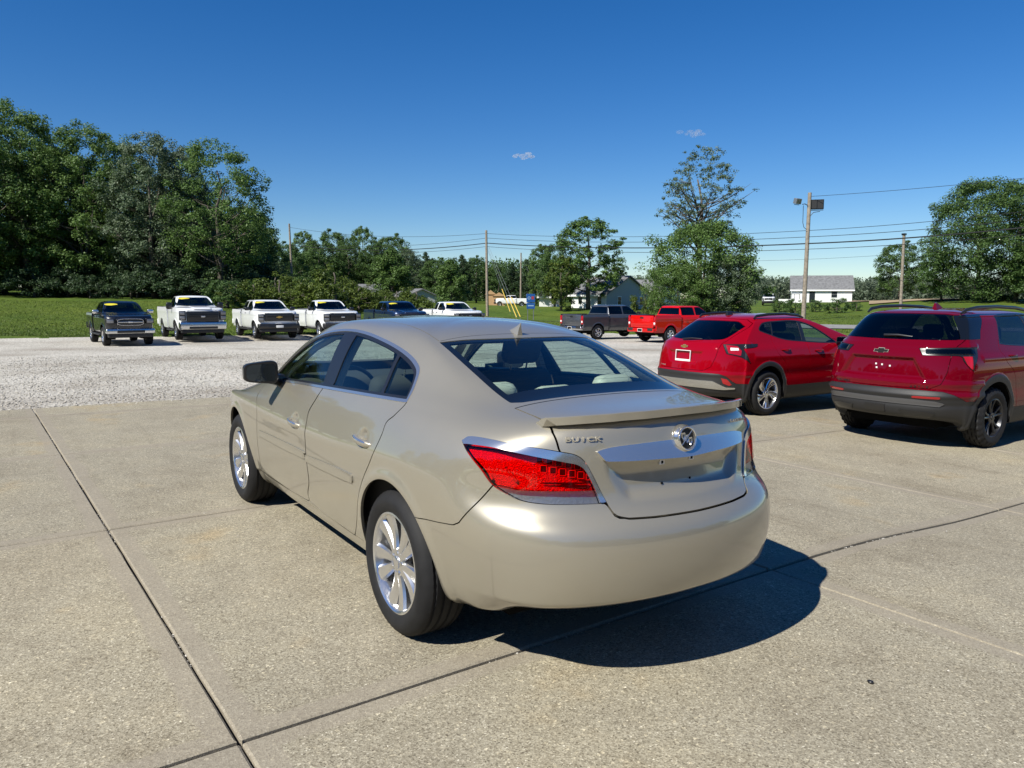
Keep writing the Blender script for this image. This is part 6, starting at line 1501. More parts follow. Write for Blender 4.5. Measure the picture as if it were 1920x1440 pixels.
# long axis of each house is its local x
house('house', 'grey gabled house with white side wall behind the tall open tree', 1144, 110, view(1144) + .80, 7.0, 8.6, 2.0, 2.4, M_SIDW, M_SIDG, wins=[('+y', -2.2, .6, .7, 1.1), ('+y', 1.6, .6, .7, 1.1), ('-x', -2.6, .5, .6, 1.1), ('-x', 1.8, .5, .6, 1.1)])
house('house', 'white house with grey roof beyond the floodlight pole', 1538, 150, view(1538) - PI / 2 + .06, 10.6, 8, 2.5, 2.5, M_SIDW, M_SIDW, wins=[('-y', -2.3 + 4.5, .9, 1.0, 1.2), ('+y', 2, .9, 1, 1.2)], door=('-y', -1.7, 1.0, 2.0))
house('house', 'low house with only its grey roof showing above the hedge', 645, 118, view(645) - PI / 2, 12, 8, .3, 1.5, M_SIDG, M_SIDG)
house('house', 'half hidden house with sloping grey roof between the cone-shaped trees', 775, 122, view(775) + .3, 9, 8, .1, 1.7, M_SIDG, M_SIDG)
house('house', 'white outbuilding peeking out beside the yellow-sleeved guy wires', 1030, 126, view(1030) - PI / 2, 3.2, 4, 1.7, .7, M_SIDW, M_SIDW, wins=[('-y', .6, .5, .5, .9)])
house('house', 'dark-roofed house half hidden right of the large grey gable', 1225, 120, view(1225) + 1.0, 6, 6, 2.6, 1.6, M_SIDW, M_SIDW)
def pole(name, label, top, bot, dist, r0, r1, group=None):
    p_ = at(bot[0], bot[1], dist=dist); z0 = hz(p_.x, p_.y); q = at(top[0], top[1], dist=dist)
    # height from the picture: z of the top at that distance
    a, b = top[0] - 960, top[1] - 720; v = -b / CAM_F; d = _rt * (a / CAM_F) + _F + _U * v; t = dist / (d.x * _fw.x + d.y * _fw.y); T = CAM_POS + d * t
    root = empty(name, (p_.x, p_.y, z0 - .3), 0, label, 'pole', group); B = Vector((p_.x, p_.y, z0 - .3)); bm = bmesh.new()
    n = 6; pts = [(T - B) * (k / n) for k in range(n + 1)]; bm_tube(bm, pts, [r0 + (r1 - r0) * k / n for k in range(n + 1)], 12); bmo('post', bm, M_WOODP, root, smooth=60)
    return root, B, T
def at3(px, py, dist):
    a, b = px - 960, py - 720; d = _rt * (a / CAM_F) + _F + _U * (-b / CAM_F); t = dist / (d.x * _fw.x + d.y * _fw.y); return CAM_POS + d * t
pL, _, _ = pole('utility_pole', 'leaning utility pole at the open corner of the wood', (541, 421), (549, 549), 108, .17, .12)
pC, _, _ = pole('utility_pole', 'utility pole with guy wires and several cables beside the white extended-cab pickup', (910.5, 432), (914, 599), 87, .17, .12)
pR, BR, TR_ = pole('utility_pole', 'tall wooden pole carrying two floodlights', (1517, 359), (1506, 600), 58, .17, .13)
pX, _, _ = pole('utility_pole', 'short bare wooden post before the medium round tree', (1694, 437), (1689, 572), 75, .15, .13)
pT, _, _ = pole('utility_pole', 'thin distant utility pole beside the blue sign', (976, 474), (976, 582), 130, .16, .11)
# insulator caps and brackets
def on_pole(root, name, p_, lo, hi, mat, rot=0.0):
    bm = bmesh.new(); bm_box(bm, lo, hi, .01, 1, Matrix.Rotation(rot, 4, 'Z')); o = bmo(name, bm, mat, root); o.location = p_ - root.location; return o
cap = on_pole(pX, 'cap', at3(1694, 437, 75), (-.17, -.17, -.05), (.17, .17, .12), M_TRIM)
vr = math.atan2(_fw.y, _fw.x)
# floodlights on the tall pole: local frame x = view direction, y = left
def flood(px, py, w, h, d, yaw, pitch):
    c = at3(px, py, 58); m = Matrix.Rotation(vr + yaw, 4, 'Z') @ Matrix.Rotation(pitch, 4, 'Y')
    bm = bmesh.new(); bm_box(bm, (-d / 2, -w / 2, -h / 2), (d / 2, w / 2, h / 2), .02, 2, m); f = bmo('floodlight', bm, M_STEEL if w < .7 else M_TRIM, pR); f.location = c - pR.location
    bm = bmesh.new()
    for k in range(2): bm_box(bm, (-d / 2 - .02, -w / 2 + .06 + k * (w / 2 - .02), -h / 2 + .07), (-d / 2 - .005, -.03 + k * (w / 2 - .03), h / 2 - .07), m=m)
    g = bmo('lamp_glass', bm, M_LAMPSILV if w < .7 else M_PLASTIC, f)
    bm = bmesh.new(); bm_tube(bm, [m @ Vector((0, -w / 2 + .02, -h / 2 - .06)), m @ Vector((0, w / 2 - .02, -h / 2 - .06))], .025, 6); bmo('bracket', bm, M_TRIM, f)
    return f
flood(1494, 375, .55, .40, .30, .5, -.25); flood(1531, 381, .92, .72, .22, -.35, -.05)
bm = bmesh.new(); bm_tube(bm, [at3(x, y, 57.9) - pR.location for x, y in ((1503, 381), (1508, 380), (1513, 383))], .03, 6); bm_tube(bm, [at3(x, y, 57.9) - pR.location for x, y in ((1536, 394), (1524, 396), (1517, 404), (1516, 428))], .025, 6); bm_tube(bm, [at3(x, y, 57.8) - pR.location for x, y in ((1505, 383), (1504.5, 400), (1504, 415), (1506, 424), (1511, 428))], .02, 6)
bmo('cable_loom', bm, M_WIRE, pR)
def wire(label, a, b, sag, rad, group=None, name='power_line'):
    pts = [a.lerp(b, k / 16) - Vector((0, 0, sag * 4 * (k / 16) * (1 - k / 16))) for k in range(17)]
    bm = bmesh.new(); bm_tube(bm, pts, rad, 5); o = bmo(name, bm, M_WIRE); tag(o, label, 'cable', group); return o
GWR = {'s': 'cables from the floodlight pole to the guyed pole', 'r': 'cables from the floodlight pole past the broad field-edge tree', 'l': 'cables from the guyed pole to the leaning pole'}
ys_c = (438, 446.5, 456, 462.5); ys_r = (430, 442, 454.5, 465); ys_e = (392, 408, 424, 438); ys_l = (428, 456, 461, 466); rads = (.018, .02, .045, .02)
od = ('topmost', 'second', 'thick third', 'lowest')
for k in range(4):
    c = at3(911.5, ys_c[k], 87); r_ = at3(1513 - k, ys_r[k], 58); e = at3(2050, ys_e[k] - 16, 44); l_ = at3(542 + k, ys_l[k], 108)
    wire(od[k] + ' cable between the floodlight pole and the guyed pole', r_, c, .42, rads[k], GWR['s']); wire(od[k] + ' cable leaving the floodlight pole past the field-edge tree', e, r_, .18, rads[k], GWR['r']); wire(od[k] + ' cable between the guyed pole and the leaning pole', c, l_, .75, rads[k], GWR['l'])
wire('single thin cable from the top of the floodlight pole', at3(2050, 315, 44), at3(1519, 366, 58), .12, .015)
wire('faint low cable behind the floodlight pole', at3(1420, 487, 90), at3(1980, 446, 60), .3, .012)
# guy wires with yellow sleeves
for k, (a, b, da) in enumerate((((914, 470), (957, 585), 84), ((914, 466), (969, 595), 80), ((915, 462), (976, 594), 80), ((978, 482), (1018, 570), 128))):
    A = at3(a[0], a[1], 87 if k < 3 else 130); B = at3(b[0], b[1], da); B.z = max(hz(B.x, B.y), B.z - .1); g = empty('guy_wire', B, 0, ['short yellow-sleeved guy wire nearest the guyed pole', 'middle yellow-sleeved guy wire of the guyed pole', 'outermost yellow-sleeved guy wire of the guyed pole', 'yellow-sleeved guy wire of the thin distant pole'][k], 'guy wire')
    bm = bmesh.new(); bm_tube(bm, [Vector((0, 0, -.2)), A - B], .014, 5); bmo('steel_cable', bm, M_STEEL, g)
    bm = bmesh.new(); d_ = (A - B).normalized(); bm_tube(bm, [d_ * .15, d_ * 3.0], .036, 8); bmo('yellow_sleeve', bm, M_YELLOW, g)
# blue service sign
c = at(995, 557, dist=72); z = hz(c.x, c.y); sg = empty('road_sign', (c.x, c.y, z), vr + .25, 'blue two-panel roadside sign on thin posts beside the guy wires', 'sign')
for s_ in (1, -1): box('post', (-.03, s_ * .28 - .03, -.3), (.03, s_ * .28 + .03, 2.45), M_STEEL, sg)
pz = at3(995, 551, 72).z - z
p1 = box('sign_panel', (-.06, -.42, pz - .78), (-.035, .42, pz), M_SIGNB, sg, .01, 1); p2 = box('sign_panel', (-.06, -.40, pz - 1.38), (-.035, .40, pz - .84), M_SIGNB, sg, .01, 1)
M_LBLUE = pbr('pale_blue_print', (.35, .50, .62), .5); M_REDP = pbr('red_print', (.4, .05, .05), .5)
bm = bmesh.new(); V, F = lathe([(.09, 0), (.14, 0)], 16); vs = [bm.verts.new((-.066, v[0] + .17, v[2] + pz - .38)) for v in V]
for f in F: bm.faces.new([vs[i] for i in f])
bmo('printed_ring', bm, M_LBLUE, p1); box('printed_patch', (-.066, -.30, pz - .50), (-.062, -.06, pz - .22), M_REDP, p1); box('printed_line', (-.066, -.28, pz - 1.14), (-.062, .28, pz - 1.05), M_LBLUE, p2)
# small yard things seen under the trees
M_TAN = pbr('tan_wood', (.42, .26, .13), .8)
for px, d, w, h, lab in ((920, 128, 1.6, 2.4, 'small tan play hut with pointed top by the guyed pole'), (936, 128, 1.9, 2.1, 'tan storage shed beside the play hut')):
    c = at(px, 557, dist=d); sh = empty('garden_shed', (c.x, c.y, hz(c.x, c.y)), vr, lab, 'shed'); box('wall', (-w / 2, -w / 2, -.5), (w / 2, w / 2, h * .75), M_TAN, sh); bm = bmesh.new(); bm_prism(bm, [(-w / 2 - .15, h * .75), (w / 2 + .15, h * .75), (0, h * 1.05)], 0, -w / 2 - .15, w / 2 + .15); bmo('roof', bm, M_TAN, sh)
# deck rails by the white house
c = at(1480, 557, dist=146); dk = empty('porch_deck', (c.x, c.y, hz(c.x, c.y)), view(1480) - PI / 2, 'low white porch deck at the end of the white house', 'porch')
box('platform', (-1.9, -1.2, -.4), (1.9, 1.2, .7), M_SIDW, dk)
for x in (-1.8, -.9, 0, .9, 1.8): box('rail_post', (x - .04, -1.2, .7), (x + .04, -1.1, 1.6), M_TRIM, dk)
box('handrail', (-1.9, -1.22, 1.6), (1.9, -1.08, 1.68), M_TRIM, dk)
# ---------------------------------------------------------------- two small fair-weather clouds
def cloud(px, py, dist, size, seed, label):
    c = at3(px, py, dist); o = None
    bm = bmesh.new(); r = random.Random(seed)
    for k in range(9):
        m = Matrix.Translation((r.gauss(0, size * .35), r.gauss(0, size * .8), r.gauss(0, size * .18))) @ Matrix.Diagonal((size * r.uniform(.25, .5), size * r.uniform(.3, .6), size * r.uniform(.15, .32), 1)); bmesh.ops.create_icosphere(bm, subdivisions=2, radius=1, matrix=m)
    o = bmo('cloud', bm, None); o.location = c; o.rotation_euler = (0, 0, vr); tag(o, label, 'cloud')
    m = bpy.data.materials.new('cloud_vapour'); m.use_nodes = True; t = m.node_tree; t.nodes.clear(); tc = t.nodes.new('ShaderNodeTexCoord'); n = nz(t, tc.outputs['Object'], 5.0 / size, 6, .65)
    mr = t.nodes.new('ShaderNodeMapRange'); mr.inputs[1].default_value = .40; mr.inputs[2].default_value = .95; mr.inputs[3].default_value = 0; mr.inputs[4].default_value = (6.0 if seed == 1 else 2.5) / size; t.links.new(n.outputs[0], mr.inputs[0])
    v = t.nodes.new('ShaderNodeVolumePrincipled'); v.inputs['Color'].default_value = (.97, .98, 1, 1); t.links.new(mr.outputs[0], v.inputs['Density']); v.inputs['Anisotropy'].default_value = .3
    ou = t.nodes.new('ShaderNodeOutputMaterial'); t.links.new(v.outputs[0], ou.inputs['Volume']); o.data.materials.append(m)
cloud(980, 292, 1500, 14, 1, 'small bright puff of cloud above the utility lines'); cloud(1302, 248, 1700, 18, 2, 'faint wisp of cloud above the half-bare tree')

# ---------------------------------------------------------------- building added out of view behind the camera, for the paint to reflect
M_CLADW = pbr('pale_metal_cladding', (.48, .47, .44), .5); M_FASC = pbr('dark_fascia', (.06, .065, .075), .5)
sr = empty('added_showroom', (-23.5, -8, 0), 0, 'long pale building with dark windows, added unseen behind the camera for the sedan to mirror', 'building')
box('wall', (-8, -26, -.4), (0, 26, 4.4), M_CLADW, sr); box('fascia', (-8.2, -26.2, 3.5), (.25, 26.2, 4.9), M_FASC, sr)
for k in range(9):
    y = -22 + 5 * k; w_ = box('window', (.0, y - 1.9, .3), (.06, y + 1.9, 3.1), M_FASC, sr)
    for h_ in (0, 1): box('pane', (.05, y - 1.8 + h_ * 1.85, .4), (.09, y - .05 + h_ * 1.85, 3.0), M_PANE, w_)

# a small black lump lying on the pavement
c = at(1632, 1281); bm = bmesh.new(); bmesh.ops.create_icosphere(bm, subdivisions=2, radius=.012)
for v in bm.verts: v.co = Vector((v.co.x * 1.3, v.co.y, v.co.z * .6)) * random.Random(int(v.co.x * 9e4)).uniform(.85, 1.15)
o = bmo('black_lump', bm, M_TRIM, smooth=60); o.location = (c.x, c.y, hz(c.x, c.y) + .006); tag(o, 'small black lump lying alone on the open concrete', 'debris')
# ---------------------------------------------------------------- trees
def _leafmat(name, c0, c1, c2, trans=.35):
    m, t, b = new_mat(name); tc = t.nodes.new('ShaderNodeTexCoord'); oi = t.nodes.new('ShaderNodeObjectInfo'); gi = t.nodes.new('ShaderNodeNewGeometry')
    n = nz(t, tc.outputs['Object'], .9, 4, .6)
    ad = t.nodes.new('ShaderNodeMath'); ad.operation = 'MULTIPLY_ADD'; t.links.new(gi.outputs['Random Per Island'], ad.inputs[0]); ad.inputs[1].default_value = .35; ad.inputs[2].default_value = -.17
    ad2 = t.nodes.new('ShaderNodeMath'); ad2.operation = 'ADD'; t.links.new(n.outputs[0], ad2.inputs[0]); t.links.new(ad.outputs[0], ad2.inputs[1])
    c = ramp(t, ad2.outputs[0], [(.3, c0), (.5, c1), (.72, c2)]).outputs[0]
    t.links.new(c, b.inputs['Base Color']); b.inputs['Roughness'].default_value = .55; b.inputs['Specular IOR Level'].default_value = .35
    tr = t.nodes.new('ShaderNodeBsdfTranslucent'); t.links.new(c, tr.inputs[0]); mx = t.nodes.new('ShaderNodeMixShader'); mx.inputs[0].default_value = trans
    ou = t.nodes['Material Output']; t.links.new(b.outputs[0], mx.inputs[1]); t.links.new(tr.outputs[0], mx.inputs[2]); t.links.new(mx.outputs[0], ou.inputs[0])
    return m
M_LEAF_D = _leafmat('deep_green_leaves', (0.044, 0.084, 0.023), (0.074, 0.136, 0.035), (0.118, 0.192, 0.051))
M_LEAF_M = _leafmat('mid_green_leaves', (0.061, 0.113, 0.028), (0.102, 0.177, 0.041), (0.156, 0.243, 0.061))
M_LEAF_Y = _leafmat('yellow_green_leaves', (.055, .085, .014), (.088, .13, .02), (.14, .18, .03))
M_LEAF_S = _leafmat('silvery_green_leaves', (0.054, 0.090, 0.041), (0.100, 0.148, 0.070), (0.230, 0.282, 0.192))
M_LEAF_P = _leafmat('dark_needles', (0.028, 0.056, 0.026), (0.046, 0.084, 0.035), (0.070, 0.115, 0.044))
M_BARK = pbr('grey_bark', (.10, .085, .068), .95, noise=.35, nscale=6, bump=.8, bscale=25)
TREES = {}
def tree_mesh(key, H, W_, seed, leafmat, n_tip=70, leaves=110, leaf=.30, base=.22, clump=1.0, shape='round', limbs=9, sparse=0.0):
    """trunk + limbs mesh and a crown of many small leaf faces gathered in clumps round the branch tips"""
    if key in TREES: return TREES[key]
    r = np.random.default_rng(seed); bm = bmesh.new(); tips = []
    tr = H * .016 + .06; top = H * (.80 if shape != 'cone' else .93)
    trunk = [Vector((r.normal(0, .012 * H) * (k / 7), r.normal(0, .012 * H) * (k / 7), top * k / 7)) for k in range(8)]
    bm_tube(bm, trunk, [tr * (1 - .85 * k / 7) + .02 for k in range(8)], 7)
    def env(t):      # crown half width at relative height t in 0..1
        if shape == 'cone': return W_ / 2 * (1.02 - t) ** .75 * min(1, .35 + t * 5)
        if shape == 'oval': return W_ / 2 * math.sin(math.pi * min(1, .12 + .86 * t)) ** .55
        if shape == 'umbrella': return W_ / 2 * (t ** .55) * math.sqrt(max(0, 1.02 - t ** 6))
        return W_ / 2 * math.sqrt(max(.02, 1 - (2 * min(t, 1) * .98 - .86) ** 2 / 1.3))
    zb = H * base
    for k in range(limbs):
        t0 = .05 + .75 * k / limbs; z0 = zb * .8 + (top - zb * .8) * t0 * .85; a = k * 2.4 + r.normal(0, .3)
        z1 = min(H * .97, z0 + (H - zb) * r.uniform(.14, .32)); rad = env(max(0, min(1, (z1 - zb) / (H - zb)))) * r.uniform(.70, .95)
        s = trunk[0].lerp(trunk[-1], min(1, z0 / top)); e = Vector((math.cos(a) * rad, math.sin(a) * rad, z1))
        mid = s.lerp(e, .5) + Vector((r.normal(0, .2), r.normal(0, .2), (e - s).length * -.06))
        lr = max(.02, tr * .42 * (1 - t0 * .6)); bm_tube(bm, [s, mid, e], [lr, lr * .65, lr * .25], 5)
        for q in range(4):
            f = r.uniform(.35, .95); o = s.lerp(e, f) if f < .5 else mid.lerp(e, (f - .5) * 2); a2 = a + r.normal(0, .9); L = (e - s).length * r.uniform(.25, .5)
            e2 = o + Vector((math.cos(a2) * L, math.sin(a2) * L, L * r.uniform(.1, .7))); bm_tube(bm, [o, o.lerp(e2, .5) + Vector((0, 0, -.03 * L)), e2], [lr * .4, lr * .28, lr * .1], 4); tips.append(e2)
        tips.append(e)
    while len(tips) < n_tip:
        t = r.uniform(0, 1) ** .85; w = env(t); a = r.uniform(0, 6.283); q = math.sqrt(r.uniform(.22, 1)); z = zb + (H * .97 - zb) * t
        tips.append(Vector((math.cos(a) * w * q, math.sin(a) * w * q, z + r.normal(0, .02 * H))))
    wood = bpy.data.meshes.new('trunk'); bmesh.ops.recalc_face_normals(bm, faces=bm.faces)
    for f in bm.faces: f.smooth = True
    bm.to_mesh(wood); bm.free(); wood.materials.append(M_BARK)
    C = np.array([tuple(t) for t in tips]); nt = len(C); drop = r.random(nt) < sparse; C = C[~drop]; nt = len(C)
    cnt = (leaves * r.uniform(.6, 1.4, nt)).astype(int); idx = np.repeat(np.arange(nt), cnt); n = len(idx)
    cr = clump * W_ * .085 * r.uniform(.7, 1.5, nt); cz = r.uniform(.55, .95, nt)
    d = r.normal(0, 1, (n, 3)); d /= np.linalg.norm(d, axis=1, keepdims=True); rad = r.random(n) ** .45
    off = d * (rad * cr[idx])[:, None]; off[:, 2] *= cz[idx]
    P = C[idx] + off; P[:, 2] = np.maximum(P[:, 2], .15)
    nr = d * .6 + np.array([0, 0, .55]) + r.normal(0, .45, (n, 3)); nr /= np.linalg.norm(nr, axis=1, keepdims=True)
    tx = np.cross(nr, r.normal(0, 1, (n, 3))); tx /= np.maximum(np.linalg.norm(tx, axis=1, keepdims=True), 1e-6); ty = np.cross(nr, tx)
    s = (leaf * r.uniform(.55, 1.25, n))[:, None]
    V = np.stack([P - tx * s * .55, P - ty * s * .30 + nr * s * .06, P + tx * s * .55, P + ty * s * .30 + nr * s * .06], 1).reshape(-1, 3)
    i = np.arange(n) * 4; T = np.concatenate([np.stack([i, i + 1, i + 2], 1), np.stack([i, i + 2, i + 3], 1)])
    me = bpy.data.meshes.new('crown'); me.vertices.add(len(V)); me.vertices.foreach_set('co', V.astype(np.float32).ravel())
    me.loops.add(n * 4); me.loops.foreach_set('vertex_index', np.arange(n * 4, dtype=np.int32)); me.polygons.add(n); me.polygons.foreach_set('loop_start', np.arange(0, n * 4, 4, dtype=np.int32)); me.update(calc_edges=True)
    me.materials.append(leafmat); TREES[key] = (wood, me); return TREES[key]
def plant_tree(key, px, dist, hpx, name, label, cat='tree', group=None, base_y=None, rz=None, wide=1.0, meshes=None, Href=None):
    """stand a tree where the picture shows it: pixel column, distance, height in metres"""
    wood, crown = meshes; p_ = at(px, 557, dist=dist); z = hz(p_.x, p_.y)
    o = empty(name, (p_.x, p_.y, z - .05), rz if rz is not None else (px * .37) % 6.28, label, cat, group); sc = hpx / Href; o.scale = (sc * wide, sc * wide, sc)
    link('trunk', wood, o); link('crown', crown, o); return o
tA = tree_mesh('A', 20, 11.5, 11, M_LEAF_M, 300, 130, .25, .10, .85, 'oval', 14)
tB = tree_mesh('B', 20, 11, 12, M_LEAF_D, 300, 130, .25, .08, .85, 'round', 14)
tW = tree_mesh('W', 14.5, 13, 33, M_LEAF_D, 330, 130, .24, .03, .80, 'round', 14)
tS = tree_mesh('S', 19, 10, 13, M_LEAF_S, 290, 120, .24, .10, .80, 'oval', 13)
tU = tree_mesh('U', 18.5, 12.5, 14, M_LEAF_M, 320, 100, .24, .16, .72, 'oval', 16, .06)
tR = tree_mesh('R', 12, 9, 15, M_LEAF_D, 170, 120, .28, .08, .9, 'round', 10)
tO = tree_mesh('O', 12.5, 8.0, 16, M_LEAF_M, 260, 75, .24, .20, .66, 'oval', 14, .08)
tC = tree_mesh('C', 6, 5.2, 17, M_LEAF_M, 120, 110, .20, .06, 1.0, 'cone', 9)
tG = tree_mesh('G', 8.5, 9.4, 18, M_LEAF_S, 240, 140, .20, .03, .85, 'round', 10)
tG2 = tree_mesh('G2', 8.5, 9.6, 28, M_LEAF_M, 240, 140, .20, .03, .85, 'round', 10)
tP = tree_mesh('P', 17, 7.4, 19, M_LEAF_S, 430, 36, .17, .44, .52, 'oval', 30, .10)
tE = tree_mesh('E', 13, 7, 20, M_LEAF_P, 130, 100, .30, .04, 1.0, 'cone', 12)
bH = tree_mesh('bushY', 2.2, 2.8, 21, M_LEAF_Y, 60, 70, .13, .02, 1.1, 'round', 7)
bD = tree_mesh('bushD', 2.0, 2.6, 22, M_LEAF_D, 60, 70, .13, .02, 1.1, 'round', 7)
bM = tree_mesh('bushM', 3.0, 4.5, 23, M_LEAF_P, 70, 90, .18, .02, 1.1, 'round', 7)
# tall wood edge on the left
GW = 'tall trees at the edge of the wood'
for px, d, h, me, Hr, lab, w in ((-40, 76, 18.1, tB, 20, 'dark tall tree with dense crown at the end of the wood', 1.1), (55, 79, 19.2, tA, 20, 'tallest rounded tree with forked bare lower trunks in the wood', 1.0), (85, 84, 18.6, tB, 20, 'dark narrow tree squeezed behind the tallest tree', .7),
        (170, 80, 17.7, tA, 20, 'bright green feathery-topped tree between darker wood trees', 1.0), (225, 83, 17.3, tU, 18.5, 'broad tree with pointed twigs on top in the wood', .75), (290, 78, 16.4, tS, 19, 'tall tree with silvery pale leaf undersides in the wood', 1.0),
        (345, 82, 16.0, tS, 19, 'silvery tree behind the white single-cab pickup', .9), (415, 77, 15.8, tU, 18.5, 'wide spreading tree with visible forked limbs at the open corner of the wood', 1.0), (455, 88, 9.0, tR, 12, 'lower dark tree below the wide spreading corner tree', .95), (120, 88, 16.7, tB, 20, 'dark tree standing in the second row of the wood', 1.0), (250, 90, 16.3, tB, 20, 'shaded tree behind the silvery trees in the wood', 1.0),
        (380, 90, 14.0, tB, 20, 'shaded tree behind the wide spreading corner tree', 1.0), (10, 86, 16.7, tA, 20, 'mid green tree behind the dark end tree of the wood', 1.0), (430, 92, 10.2, tR, 12, 'short dark tree filling the gap under the corner tree', 1.1)):
    plant_tree('', px, d, h, 'wood_tree', lab, 'tree', GW, wide=w, meshes=me, Href=Hr)
rr = random.Random(9)
for k in range(18):
    px = -60 + k * 33 + rr.uniform(-12, 12)
    plant_tree('', px, 80 + rr.uniform(-5, 6), rr.uniform(1.4, 4.6), 'understory_bush', 'dark leafy bush in the shade under the tall wood trees', 'bush', 'bushes under the wood edge', meshes=bM, Href=3.0, wide=rr.uniform(.9, 1.3))
for k in range(14):      # the wood goes on past the left edge of the picture
    px = -120 - k * 75; o = plant_tree('', px, 78 - k * 1.2 + rr.uniform(-3, 3), rr.uniform(15, 20), 'wood_tree', 'tall wood tree past the dark end tree', 'tree', 'further trees of the wood', meshes=(tA, tB)[k % 2], Href=20)
for k in range(16):
    px = -70 + k * 36 + rr.uniform(-8, 8)
    plant_tree('', px, 96 + rr.uniform(-3, 8), rr.uniform(8, 13), 'deep_wood_tree', 'dark tree deep inside the wood behind the front trunks', 'tree', 'trees deep inside the wood', meshes=(tR, tB)[k % 2], Href=(12, 20)[k % 2], wide=1.2)
# background trees in the middle
GB = 'background trees behind the hedge'
mid = [(505, 118, 8.5, tR, 12, 1.0), (570, 150, 12.5, tO, 12.5, .8), (600, 140, 10.5, tR, 12, 1.1), (625, 150, 13.2, tR, 12, .8), (655, 146, 11.5, tB, 20, .9), (682, 152, 14.0, tO, 12.5, .75), (712, 146, 11, tR, 12, 1.0), (738, 150, 12.8, tR, 12, .85), (765, 146, 9.6, tS, 19, 1.3), (800, 150, 9.8, tE, 13, .9), (822, 140, 8, tR, 12, 1.1), (868, 140, 9, tE, 13, 1.0), (893, 146, 9.0, tR, 12, .9), (935, 146, 7.6, tR, 12, 1.1), (960, 140, 7.8, tE, 13, 1.2), (990, 135, 8.4, tE, 13, 1.0), (1015, 130, 10.5, tO, 12.5, .8), (1040, 124, 10.5, tR, 12, .8), (540, 130, 9, tR, 12, 1.0), (1160, 165, 8.0, tE, 13, 1.2), (1195, 190, 6, tR, 12, 1.3), (1075, 150, 9, tR, 12, 1.0), (475, 120, 8, tR, 12, 1.1)]
wl = ['tree standing behind the low grey roofs', 'tree standing behind the leafy hedge', 'tree rising above the background tree row', 'tree standing past the utility pole']
for k, (px, d, h, me, Hr, w) in enumerate(mid):
    lab = ('dark needle-leaved conifer in the background tree row' if me is tE else ('tree left of the grey house' if False else ('pale silvery tree in the background row' if me is tS else ('open-crowned tree rising above the background tree row' if me is tO else 'dark round-crowned tree in the background tree row'))))
    plant_tree('', px, d, h, 'background_tree', lab, 'tree', GB + (' conifers' if me is tE else (' open' if me is tO else (' silvery' if me is tS else ' round'))), meshes=me, Href=Hr, wide=w)
plant_tree('', 735, 76, 5.6, 'small_tree', 'dense small cone-shaped tree behind the blue pickup', 'tree', meshes=tC, Href=6, wide=1.12)
plant_tree('', 845, 78, 5.3, 'small_tree', 'dense small cone-shaped tree behind the white extended-cab pickup', 'tree', meshes=tC, Href=6, wide=1.0, rz=2.1)
plant_tree('', 1103, 103, 12.2, 'yard_tree', 'tall open tree with bare trunk in front of the grey house', 'tree', meshes=tO, Href=12.5, wide=1.28, rz=.6)
plant_tree('', 1052, 100, 7.2, 'yard_tree', 'yellowish green columnar tree beside the grey house yard', 'tree', meshes=tree_mesh('Yt', 7.2, 4.6, 31, M_LEAF_Y, 90, 90, .22, .04, 1.0, 'oval', 8), Href=7.2)
plant_tree('', 1318, 66, 8.2, 'shade_tree', 'large dense round tree behind the red pickup', 'tree', meshes=tG2, Href=8.5, wide=1.0)
plant_tree('', 1270, 63, 4.8, 'shade_tree', 'lower leafy tree leaning against the house side of the large dense round tree', 'tree', meshes=tG2, Href=8.5, wide=.95)
plant_tree('', 1362, 64, 5.2, 'shade_tree', 'lower silvery tree on the floodlight-pole side of the large dense round tree', 'tree', meshes=tG, Href=8.5, wide=.9, rz=3.0)
plant_tree('', 1310, 72, 15.6, 'sparse_tree', 'tall half-bare tree with leafy top rising behind the dense round tree', 'tree', meshes=tP, Href=17, wide=1.05, rz=.4)
plant_tree('', 1210, 68, 3.2, 'sapling', 'small bright yellow-green sapling beside the grey house', 'tree', meshes=bH, Href=2.2, wide=.62)
plant_tree('', 1686, 112, 8.6, 'roadside_tree', 'medium round tree behind the bare wooden post', 'tree', meshes=tR, Href=12, wide=1.05)
plant_tree('', 1830, 96, 14.8, 'roadside_tree', 'big broad dark tree at the edge of the dry field', 'tree', meshes=tW, Href=14.5, wide=1.0, rz=1.0)
plant_tree('', 1905, 92, 14.2, 'roadside_tree', 'big dark tree overlapping the broad field-edge tree', 'tree', meshes=tW, Href=14.5, wide=.95, rz=2.6)
plant_tree('', 1765, 100, 7.0, 'roadside_tree', 'low-branched tree at the foot of the broad field-edge tree', 'tree', meshes=tR, Href=12, wide=1.05, rz=.9)
plant_tree('', 1960, 88, 9, 'roadside_tree', 'dark tree past the overlapping field-edge trees', 'tree', meshes=tR, Href=12, wide=1.2)
for k in range(22):
    px = 430 + k * 16.5 + rr.uniform(-5, 5)
    y = k % 3
    plant_tree('', px, 64 + 5 * y + rr.uniform(-2, 2), rr.uniform(1.6, 3.0) * (1 if px < 700 else .8), 'hedge_bush', 'yellow-green leafy bush in the overgrown hedge' if k % 4 else 'dark green bush in the overgrown hedge', 'bush', 'yellow-green hedge bushes' if k % 4 else 'dark hedge bushes', meshes=bH if k % 4 else bD, Href=2.2 if k % 4 else 2.0, wide=1.2)
plant_tree('', 628, 62, 4.0, 'hedge_bush', 'tallest yellow-green bush sticking up from the hedge', 'bush', meshes=bH, Href=2.2, wide=.8)
